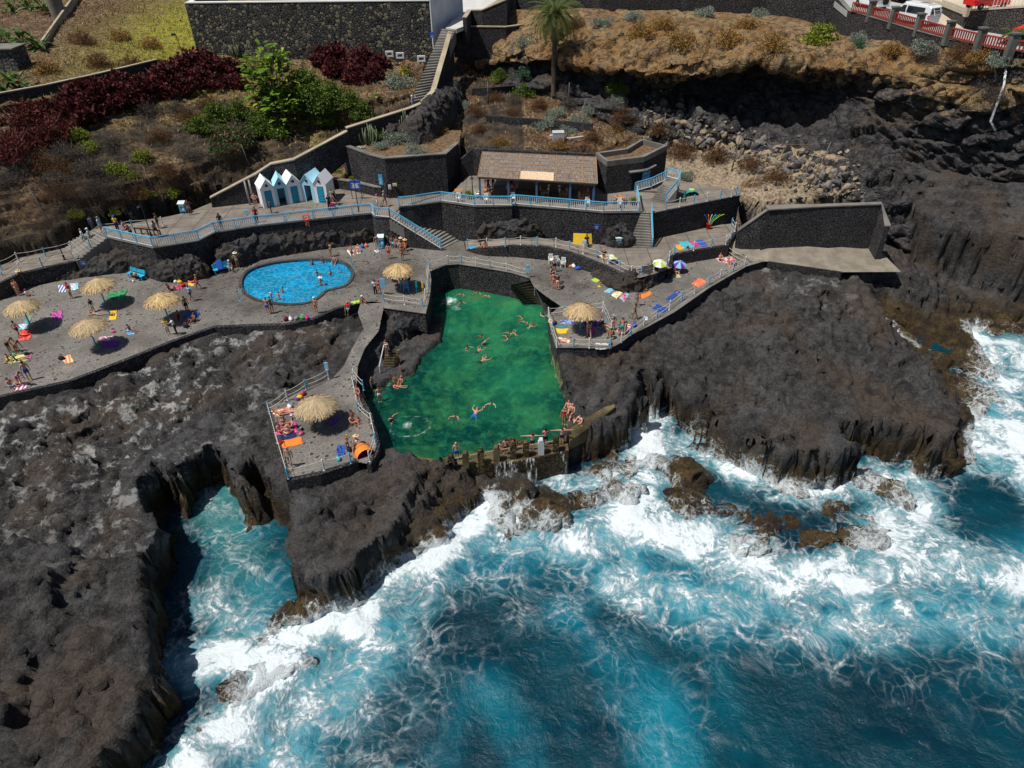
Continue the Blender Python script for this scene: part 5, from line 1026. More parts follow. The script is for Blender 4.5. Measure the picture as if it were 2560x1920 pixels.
# ------------------------------------------------------------------ vehicles
M_GLASS = flat('dark_glass', (.012, .014, .018), .12, .05, 0, .6); M_TYRE = flat('tyre_rubber', (.015,.015,.015), .85); M_RIM = flat('alloy', (.45,.45,.46), .35, .05, .6)
def vehicle(name, label, cat, p, rz, prof, belt, W_, paint, wheels, wr=.34, win=(), front=(), rear=(), extra=None):
    t = thing(name, label, cat, p, rz); hw = W_ / 2
    def wd(z): return hw * (1 - max(0, z - belt) * .16)
    m = MB(); n = len(prof); secs = [-1, -.93, .93, 1]
    v = []
    for s in secs:
        k = 1.0 if abs(s) < 1 else .97
        cx = sum(x for x, z in prof) / n; cz = sum(z for x, z in prof) / n
        v += [(cx + (x - cx) * k, s * wd(z), cz + (z - cz) * k) for x, z in prof]
    f = [tuple(range(n))[::-1], tuple(range(3 * n, 4 * n))]
    for j in range(3):
        for i in range(n): f.append((j * n + i, j * n + (i + 1) % n, (j + 1) * n + (i + 1) % n, (j + 1) * n + i))
    m.add(v, f); bm = bmesh.new(); me = m.mesh('body', paint); bm.from_mesh(me); bmesh.ops.recalc_face_normals(bm, faces=bm.faces); bm.to_mesh(me); bm.free(); link('body', me, None, t)
    for side in (-1, 1):
        for poly in win:
            m = MB(); a = [(x, side * (wd(z) + .012), z) for x, z in poly]; b = [(x, side * (wd(z) - .03), z) for x, z in poly]; k = len(a)
            m.add(a + b, [tuple(range(k)), tuple(range(2 * k - 1, k - 1, -1))] + [((i + 1) % k, i, i + k, (i + 1) % k + k) for i in range(k)]); m.build('side_window', M_GLASS, t)
        for x in wheels:
            m = MB(); m.lathe([(wr * .55, 0), (wr * .93, 0), (wr, .04), (wr, .17), (wr * .93, .21), (wr * .55, .21)], 20); o = m.build('wheel', M_TYRE, t); o.rotation_euler = (R(90) * -side, 0, 0); o.location = (x, side * (hw - .2), wr)
            m = MB(); m.lathe([(.02, .22), (wr * .3, .215), (wr * .56, .20)], 10); m.build('rim', M_RIM, o)
    for nm, (xa, za, xb, zb), ins, mt in list(front) + list(rear):
        m = MB(); wa, wb = wd(za) - ins, wd(zb) - ins; q_ = [(xa, -wa, za), (xa, wa, za), (xb, wb, zb), (xb, -wb, zb)]; dx = .02 if xa > 0 else -.02
        m.add([(x + dx, y, z + .01) for x, y, z in q_] + [(x - dx, y, z - .01) for x, y, z in q_], [(0,1,2,3),(7,6,5,4),(0,4,5,1),(1,5,6,2),(2,6,7,3),(3,7,4,0)]); m.build(nm, mt, t)
    for side in (-1, 1):
        m = MB(); m.box((prof[0][0] * .0 + max(x for x, z in prof) - .12, side * (hw - .22), belt - .28), (.16, .3, .18)); m.build('headlight', flat('clear_lamp', (.7,.72,.75), .2), t)
        m = MB(); m.box((min(x for x, z in prof) + .1, side * (hw - .12), belt - .12), (.18, .2, .32)); m.build('tail_light', flat('red_lamp', (.45,.01,.012), .3), t)
    if extra: extra(t)
    return t
PW = flat('white_car_paint', (.74,.75,.76), .25, .03, 0, .6); PD = flat('dark_car_paint', (.02,.022,.03), .25, .05, 0, .6); PR = flat('red_car_paint', (.62,.02,.02), .25, .05, 0, .6)
va, vb = at(2339,70,22.45), at(2243,53,22.45); rz = math.atan2((vb - va).y, (vb - va).x); mid = (va + vb) / 2 + Vector((0,.9,0))
def van_x(t):
    m = MB(); m.prism([(-1.9,-.7),(1.0,-.66),(1.0,.66),(-1.9,.7)], 1.93, 2.06); m.build('pop_top', PW, t)
    m = MB(); m.box((-.9,-.2,2.07), (1.2,.5,.02)); m.build('solar_panel', M_GLASS, t)
    m = MB()
    for z in (1.15, 1.35, 1.55): m.bar((-2.75,-.55,z), (-2.75,.55,z), .05)
    for y in (-.5, .5): m.bar((-2.5,y,1.7), (-2.8,y,1.1), .05)
    m.build('bike_rack', M_WHITE, t); m = MB(); m.box((-2.47,0,.75), (.02,.5,.12)); m.build('number_plate', M_WHITE, t)
vehicle('camper_van', 'white camper van with bicycle rack parked behind the red balustrade', 'van', mid, rz,
    [(2.45,.3),(2.5,.75),(2.3,1.02),(1.75,1.15),(1.05,1.88),(.8,1.95),(-2.2,1.95),(-2.42,1.8),(-2.48,.9),(-2.45,.3)], 1.05, 1.9, PW, (1.6,-1.45), .34,
    [[(1.45,1.12),(.98,1.75),(.55,1.75),(.55,1.12)], [(.4,1.12),(.4,1.75),(-1.75,1.75),(-1.75,1.12)]], [('windscreen', (1.72,1.2,1.13,1.82), .14, M_GLASS)], [('rear_window', (-2.47,1.2,-2.44,1.72), .18, M_GLASS)], van_x)
va, vb = at(2226,34,22.45), at(2140,14,22.45); mid = (va + vb) / 2 + Vector((.2,1.2,0)); rz = math.atan2((vb - va).y, (vb - va).x)
def suv_x(t):
    m = MB(); m.lathe([(.1,0),(.36,0),(.38,.1),(.36,.2),(.1,.2)], 18); o = m.build('spare_wheel', M_TYRE, t); o.rotation_euler = (0, R(-90), 0); o.location = (-2.2,-.1,1.0)
    m = MB(); m.box((-2.2,0,.5), (.15,1.6,.2)); m.build('bumper', PW, t)
    m = MB(); m.bar((1.0,-.62,1.92), (-1.7,-.62,1.92), .05); m.bar((1.0,.62,1.92), (-1.7,.62,1.92), .05); m.build('roof_bars', M_TYRE, t)
vehicle('off_road_car', 'white off road car with spare wheel on its back door', 'car', mid, rz, [(2.15,.45),(2.2,.85),(2.05,1.08),(1.0,1.18),(.55,1.78),(-1.95,1.84),(-2.12,1.7),(-2.18,.9),(-2.15,.45)], 1.1, 1.85, PW, (1.35,-1.3), .4,
    [[(.85,1.2),(.5,1.68),(.1,1.68),(.1,1.2)], [(0,1.2),(0,1.7),(-.9,1.7),(-.9,1.2)], [(-1.0,1.2),(-1.0,1.7),(-1.85,1.68),(-1.85,1.2)]], [('windscreen', (.98,1.22,.6,1.72), .14, M_GLASS)], [('rear_window', (-2.16,1.2,-2.13,1.62), .2, M_GLASS)], suv_x)
va, vb = at(2338,22,22.45), at(2238,4,22.45); mid = (va + vb) / 2 + Vector((.3,1.3,0)); rz = math.atan2((vb - va).y, (vb - va).x)
vehicle('pickup_truck', 'black pickup parked on the far side of the road', 'pickup', mid, rz, [(2.5,.45),(2.55,.9),(2.3,1.05),(1.25,1.12),(.7,1.68),(-.5,1.7),(-.75,1.1),(-2.45,1.08),(-2.5,.5)], 1.08, 1.85, PD, (1.6,-1.5), .38,
    [[(1.0,1.15),(.65,1.6),(.2,1.6),(.2,1.15)], [(.1,1.15),(.1,1.6),(-.42,1.6),(-.6,1.15)]], [('windscreen', (1.22,1.16,.75,1.64), .14, M_GLASS)], [])
sedan = [(2.05,.35),(2.1,.68),(1.9,.82),(.95,.92),(.3,1.38),(-.9,1.42),(-1.75,.98),(-2.1,.92),(-2.12,.4)]
p_ = at(2462,21,24.4); vehicle('red_car', 'shiny red car on the upper car park behind a thin fence', 'car', p_, R(12), sedan, .9, 1.75, PR, (1.3,-1.3), .32, [[(.7,.94),(.28,1.3),(-.2,1.3),(-.2,.94)], [(-.3,.94),(-.3,1.33),(-.85,1.33),(-1.45,.96)]], [('windscreen', (.92,.96,.4,1.34), .14, M_GLASS)], [])
p_ = at(2590,98,22.5); vehicle('red_car', 'red car cut off by the right edge, beside the potted palm', 'car', p_, R(5), sedan, .9, 1.75, PR, (1.3,-1.3), .32, [[(.7,.94),(.28,1.3),(-.2,1.3),(-.2,.94)]], [], [])
# ------------------------------------------------------------------ people
COL = dict(red=(.60,.02,.02), black=(.015,.015,.018), navy=(.01,.02,.09), blue=(.02,.10,.45), white=(.75,.75,.74), teal=(.0,.30,.32), orange=(.80,.22,.03), pink=(.65,.12,.25), yellow=(.75,.50,.03), green=(.06,.35,.08), olive=(.12,.12,.05),
           grey=(.25,.25,.26), lblue=(.22,.48,.66), purple=(.14,.03,.30), brown=(.10,.05,.03), coral=(.75,.14,.10), aqua=(.05,.42,.50), maroon=(.14,.01,.03), lime=(.42,.60,.06), cream=(.70,.60,.42), straw=(.62,.46,.22), magenta=(.55,.02,.28), dgreen=(.01,.12,.09), sky=(.05,.45,.75), khaki=(.3,.26,.17))
CM = lambda c: flat('cloth_' + c, COL[c], .85, .1)
SK = [flat('skin_fair', (.62,.35,.25), .55, .06), flat('skin_tan', (.42,.215,.14), .55, .06), flat('skin_brown', (.26,.115,.062), .55, .06), flat('skin_reddened', (.50,.255,.18), .55, .06)]
HM = dict(k=flat('hair_black', (.012,.010,.009), .6), b=flat('hair_brown', (.05,.025,.012), .6), f=flat('hair_fair', (.38,.25,.11), .6), g=flat('hair_grey', (.35,.34,.32), .6))
EYE = flat('eye_dark', (.02,.015,.01), .3)
def N_(x, y, z): return Vector((x, y, z)).normalized()
DN = N_(0, 0, -1)
def mk(pel=(0,0,.93), sp=(0,0,1), hd=None, lt=(.03,0,-1), ls=(0,.03,-1), rt=None, rs=None, lu=(.28,.05,-1), lf=(.12,-.12,-1), ru=None, rf=None, ft=(0,-1,-.15), ft2=None, lat=(1,0,0)):
    mir = lambda v: (-v[0], v[1], v[2])
    rt = rt or mir(lt); rs = rs or mir(ls); ru = ru or mir(lu); rf = rf or mir(lf); ft2 = ft2 or ft
    pel = Vector(pel); sp = N_(*sp); hd = N_(*(hd or sp)); lat = N_(*lat); J = {}
    J['pel'] = pel; J['sp1'] = pel + sp * .16; J['ch'] = pel + sp * .34; J['nk'] = pel + sp * .50; J['h1'] = J['nk'] + hd * .10; J['h2'] = J['nk'] + hd * .22
    for s, u, l, a, b, f_ in ((1, lt, ls, lu, lf, ft), (-1, rt, rs, ru, rf, ft2)):
        k = 'L' if s > 0 else 'R'; u, l, a, b, f_ = (N_(*v) for v in (u, l, a, b, f_))
        J['hp' + k] = pel + lat * .085 * s - sp * .03; J['kn' + k] = J['hp' + k] + u * .43; J['an' + k] = J['kn' + k] + l * .40; J['to' + k] = J['an' + k] + f_ * .17 + Vector((0, 0, -.03))
        J['sh' + k] = J['ch'] + sp * .10 + lat * .165 * s; J['el' + k] = J['sh' + k] + a * .27; J['wr' + k] = J['el' + k] + b * .25; J['ha' + k] = J['wr' + k] + b * .07
    J['_'] = (lat, sp, hd); return J
POSE = dict(
    stand=mk(), hips=mk(lu=(.9,.25,-.75), lf=(-.75,-.35,-.35)), walk=mk(lt=(.03,-.38,-1), ls=(0,-.02,-1), rt=(-.03,.25,-1), rs=(0,.42,-1), lu=(.15,.3,-1), lf=(.05,0,-1), ru=(-.15,-.3,-1), rf=(-.02,-.5,-1)),
    fold=mk(lu=(.3,-.15,-1), lf=(-.7,-.7,.1)), out=mk(lu=(1,-.1,-.15), lf=(1,-.15,-.1)), reach=mk(sp=(0,-.12,1), lu=(.2,-.8,-.3), lf=(0,-1,.2), ru=(-.15,.05,-1), rf=(0,-.2,-1)),
    bend=mk(sp=(0,-.75,.66), hd=(0,-.8,.5), lu=(.1,-.5,-1), lf=(0,-.3,-1)), lean=mk(sp=(0,-.45,.9), lu=(.25,-.8,-.5), lf=(0,-1,.1)),
    sit=mk(pel=(0,0,.13), sp=(0,.22,1), lt=(.15,-.8,.55), ls=(.02,-.62,-.75), lu=(.2,-.5,-.7), lf=(0,-.9,.25)), sitlong=mk(pel=(0,0,.12), sp=(0,.3,1), lt=(.12,-1,.12), ls=(.03,-1,-.1), lu=(.3,.55,-.9), lf=(.1,.2,-1), ft=(0,-.6,.8)),
    cross=mk(pel=(0,0,.12), sp=(0,-.1,1), lt=(.75,-.7,.12), ls=(-.85,-.3,-.1), lu=(.3,-.4,-.8), lf=(-.2,-.8,-.2)), bench=mk(pel=(0,0,.50), sp=(0,.08,1), lt=(.12,-1,-.02), ls=(.0,-.05,-1), lu=(.2,-.35,-.9), lf=(-.1,-.9,-.2)),
    lie=mk(pel=(0,0,.12), sp=(0,1,.02), hd=(0,1,.1), lt=(.08,-1,.0), ls=(.02,-1,0), lu=(.5,-.8,0), lf=(.3,-1,0), ft=(0,-.4,.9)), liek=mk(pel=(0,0,.12), sp=(0,1,.02), hd=(0,1,.1), lt=(.1,-.75,.7), ls=(.02,-.6,-.75), lu=(.7,.2,0), lf=(.2,1,0.1)),
    prone=mk(pel=(0,0,.11), sp=(0,1,.05), hd=(0,1,.3), lt=(.1,-1,0), ls=(.03,-1,0), lu=(.8,.5,0), lf=(-.4,.9,.0), ft=(0,-1,0)),
    crouch=mk(pel=(0,.1,.42), sp=(0,-.45,.9), lt=(.25,-1,.25), ls=(-.05,.25,-1), lu=(.15,-.6,-.7), lf=(0,-.7,-.6)),
    float_=mk(pel=(0,0,-.34), sp=(0,-.15,1), hd=(0,-.1,1), lt=(.25,-.3,-1), ls=(.1,.3,-1), lu=(.9,-.4,.1), lf=(.5,-.8,.1)), floatb=mk(pel=(0,0,-.38), sp=(0,-.3,1), hd=(0,0,1), lt=(.2,.3,-1), ls=(.1,.5,-1), lu=(.45,-.7,-.15), lf=(-.1,-1,.2), ru=(-.9,-.3,.0), rf=(-.4,-1,.1)),
    swim=mk(pel=(0,.25,-.05), sp=(0,-1,.10), hd=(0,-.8,.45), lt=(.30,1,-.12), ls=(.25,.9,-.1), rt=(-.35,.8,-.1), rs=(-.1,1,-.12), lu=(.7,-.75,.05), lf=(-.1,-1,.05), ft=(0,1,0)), wade=mk(pel=(0,0,.36), lu=(.6,-.2,-.7), lf=(.1,-.5,-.6)), dive=mk(pel=(0,0,-.12), sp=(-.2,-.55,.8), lt=(.1,.4,-1), ls=(0,.5,-1), lu=(.5,-.6,.9), lf=(.2,-1,.8)))
BON = [('pel','sp1'),('sp1','ch'),('ch','nk'),('nk','h1'),('h1','h2')] + [(a + k, b + k) for k in 'LR' for a, b in (('hp','kn'),('kn','an'),('an','to'),('sh','el'),('el','wr'),('wr','ha'))] + [('pel','hpL'),('pel','hpR'),('ch','shL'),('ch','shR')]
RAD = dict(pel=.115, sp1=.105, ch=.125, nk=.05, h1=.082, h2=.082, hp=.088, kn=.055, an=.036, to=.032, sh=.058, el=.042, wr=.027, ha=.030)
_bm = {}
def bodymesh(pose, slim):
    J = POSE[pose]; nm = f'{pose}_{slim}'; lat, sp, hd = J['_']
    names = ['pel'] + [n for n in J if n not in ('pel', '_')]; V = []; idx = {}
    for n in names: idx[n] = len(V); V.append(J[n])
    E = [('pel','sp1'),('sp1','ch'),('ch','nk'),('nk','h1'),('h1','h2')]
    for k in 'LR': E += [('pel','hp'+k),('hp'+k,'kn'+k),('kn'+k,'an'+k),('an'+k,'to'+k),('ch','sh'+k),('sh'+k,'el'+k),('el'+k,'wr'+k),('wr'+k,'ha'+k)]
    me = bpy.data.meshes.new('tmp'); me.from_pydata(V, [(idx[a], idx[b]) for a, b in E], [])
    o = bpy.data.objects.new('tmp', me); col.objects.link(o); o.modifiers.new('s', 'SKIN'); sd = o.modifiers.new('d', 'SUBSURF'); sd.levels = 2
    f = .9 if slim else 1.04
    for i, n in enumerate(names):
        r = RAD[n.rstrip('LR')] if n.rstrip('LR') in RAD else RAD[n]; r *= (f if n not in ('h1','h2') else 1)
        if slim and n == 'pel': r *= 1.12
        if slim and n == 'sp1': r *= .85
        sk = me.skin_vertices[0].data[i]; sk.radius = (r, r * (.8 if n in ('ch','sp1','pel') else 1)); sk.use_root = (n == 'pel')
    dg = bpy.context.evaluated_depsgraph_get(); me2 = bpy.data.meshes.new_from_object(o.evaluated_get(dg)); bpy.data.objects.remove(o)
    co = np.zeros(len(me2.vertices) * 3); me2.vertices.foreach_get('co', co); co = co.reshape(-1, 3); no = np.zeros(len(co) * 3); me2.vertices.foreach_get('normal', no); no = no.reshape(-1, 3)
    best = np.full(len(co), 9.); bi = np.zeros(len(co), int); bt_ = np.zeros(len(co))
    for i, (a, b) in enumerate(BON):
        A = np.array(J[a]); B = np.array(J[b]); e = B - A; t = np.clip(((co - A) @ e) / (e @ e), 0, 1); d = np.linalg.norm(co - A - t[:, None] * e, axis=1); m = d < best; best[m] = d[m]; bi[m] = i; bt_[m] = t[m]
    faces = [tuple(p.vertices) for p in me2.polygons]; B_ = {i: BON[i] for i in range(len(BON))}
    spn = (co - np.array(J['pel'])) @ np.array(sp)          # height along the trunk
    is_ = lambda i, *names: B_[i][0].rstrip('LR') + '-' + B_[i][1].rstrip('LR') in names
    def sel(fn): return np.array([fn(bi[i], bt_[i], spn[i]) for i in range(len(co))], bool)
    trunk = lambda b: is_(b, 'pel-sp1', 'sp1-ch', 'ch-nk', 'ch-sh', 'pel-hp')
    S_ = dict(tr=sel(lambda b, t, s: (trunk(b) and s < .07) or (is_(b, 'hp-kn') and t < .55)), br=sel(lambda b, t, s: (trunk(b) and s < .04) or (is_(b, 'hp-kn') and t < .10)),
              tp=sel(lambda b, t, s: trunk(b) and .26 < s < .38), op=sel(lambda b, t, s: (trunk(b) and s < .40) or (is_(b, 'hp-kn') and t < .06)),
              sh=sel(lambda b, t, s: (trunk(b) and s > .0 and not (is_(b, 'ch-nk') and t > .8)) or (is_(b, 'sh-el') and t < .6)), dr=sel(lambda b, t, s: (trunk(b) and s < .46) or (is_(b, 'hp-kn') and t < .6)),
              pa=sel(lambda b, t, s: (trunk(b) and s < .07) or is_(b, 'hp-kn', 'kn-an')))
    hc_ = (co - np.array(J['h1'])); fwd = np.array(hd.cross(lat)); fwd = fwd / np.linalg.norm(fwd)
    if fwd @ np.array((0, -1, 0)) < 0 and abs(hd.z) > .5: fwd = -fwd
    S_['hr'] = sel(lambda b, t, s: is_(b, 'h1-h2', 'nk-h1')) & (((hc_ @ np.array(hd)) > .045) | (((hc_ @ fwd) < -.01) & ((hc_ @ np.array(hd)) > -.06))) & ~(((hc_ @ fwd) > .055) & ((hc_ @ np.array(hd)) < .11))
    parts = {}
    for k, m in S_.items():
        fs = [f_ for f_ in faces if all(m[v] for v in f_)]; used = sorted({v for f_ in fs for v in f_}); mp = {v: i for i, v in enumerate(used)}
        if not used: continue
        off = .022 if k == 'hr' else (.018 if k in ('sh', 'dr', 'tr', 'pa') else .008)
        vs = [tuple(co[v] + no[v] * off) for v in used] + [tuple(co[v] + no[v] * .001) for v in used]; n = len(used)
        fs2 = [tuple(mp[v] for v in f_) for f_ in fs]; cnt = {}
        for f_ in fs2:
            for a, b in zip(f_, f_[1:] + f_[:1]): cnt[(a, b)] = cnt.get((a, b), 0) + 1
        rimf = [(b, a, a + n, b + n) for (a, b) in cnt if (b, a) not in cnt]
        pm = bpy.data.meshes.new(k); pm.from_pydata(vs, [], fs2 + rimf); pm.polygons.foreach_set('use_smooth', [True] * len(pm.polygons)); pm.materials.append(CM('white')); parts[k] = pm
    m = MB(); m.v = [tuple(c) for c in co]; m.f = faces; m.m = [0] * len(faces)
    for k in 'LR':                                          # five fingers each
        w, h = J['wr' + k], J['ha' + k]; d = (h - w).normalized(); sd_ = d.cross(Vector((0, 0, 1)) if abs(d.z) < .8 else Vector((0, 1, 0))).normalized(); cu = d.cross(sd_)
        for j, L in enumerate((.075, .085, .08, .062)):
            b0 = w + d * .06 + sd_ * (-.025 + .0165 * j); m.tube([b0, b0 + d * (.03 + L * .5), b0 + d * (.03 + L * .85) + cu * .02], [.010, .009, .006], 5)
        b0 = w + d * .02; m.tube([b0, b0 + (sd_ * -.045 + d * .04), b0 + (sd_ * -.05 + d * .075)], [.012, .010, .007], 5)
    nv = Vector(fwd); h = J['h1'] + Vector(hd) * .02; m.tube([h + nv * .07, h + nv * .105 - Vector(hd) * .012], [.016, .008], 5)
    body = m.mesh('body', SK[0], True); e = MB()
    for s in (-1, 1): c_ = h + nv * .077 + lat * .032 * s + Vector(hd) * .03; e.lathe([(.004, -.008), (.011, 0), (.004, .008)], 6, c_)
    c_ = h + nv * .08 - Vector(hd) * .045; e.bar(c_ - lat * .022, c_ + lat * .022, .008); eyes = e.mesh('face', EYE)
    lh = MB(); bk = -nv; lh.tube([J['h2'] + bk * .03, J['h1'] + bk * .085, J['nk'] + bk * .10, J['nk'] + bk * .12 - Vector(sp) * .16], [.05, .075, .065, .02], 8); parts['lh'] = lh.mesh('long_hair', HM['k'], True)
    return body, eyes, parts, J
def hatmesh(kind):
    m = MB()
    if kind == 'brim': m.lathe([(.20, .0), (.22, .012), (.10, .03), (.098, .10), (.06, .125), (.005, .13)], 18)
    else: m.lathe([(.098, -.02), (.102, .02), (.085, .08), (.04, .11), (.004, .115)], 14); m.box((0, -.12, 0), (.14, .10, .012))
    return m.mesh('hat', CM('white'))
_hat = {}
def setm(o, mt): o.material_slots[0].link = 'OBJECT'; o.material_slots[0].material = mt
NPEO = 0
def person(r, u, v, z, pose, face, skin, hair, clothes, label, sc=1.0, hat=None, group=None):
    global NPEO; NPEO += 1
    slim = any(c in clothes for c in ('bk', 'op', 'dr')); key = (pose, slim)
    if key not in _bm: _bm[key] = bodymesh(pose, slim)
    body, eyes, parts, J = _bm[key]
    p = at(*q(r, u, v), z); t = thing('person', label, 'person', p, R(face), group); t.scale = (sc * .98,) * 3
    jit = (NPEO * 37 % 11 - 5) * .006; t.scale = ((1 + jit) * sc, (1 + jit) * sc, (1 - jit * .6) * sc)
    def child(nm, me, mt): o = bpy.data.objects.new(nm, me); col.objects.link(o); o.parent = t; setm(o, mt); return o
    child('body', body, SK[skin]); child('face', eyes, EYE)
    if hair != '-':
        child('hair', parts['hr'], HM[hair[0]])
        if len(hair) > 1: child('long_hair', parts['lh'], HM[hair[0]])
    nmz = dict(tr='shorts', br='briefs', tp='bikini_top', op='swimsuit', sh='shirt', dr='dress', pa='trousers')
    for c in clothes.split():
        k, cc = c.split(':')
        for kk in (('tp', 'br') if k == 'bk' else (k,)):
            if kk in parts: child(nmz[kk], parts[kk], CM(cc))
    if hat:
        hk, hc2 = hat.split(':')
        if hk not in _hat: _hat[hk] = hatmesh(hk)
        o = child('hat', _hat[hk], CM(hc2)); hd = J['_'][2]; o.location = J['h1'] + hd * (.09 if hk == 'brim' else .07); o.rotation_mode = 'QUATERNION'; o.rotation_quaternion = hd.to_track_quat('Z', 'Y')
    return t
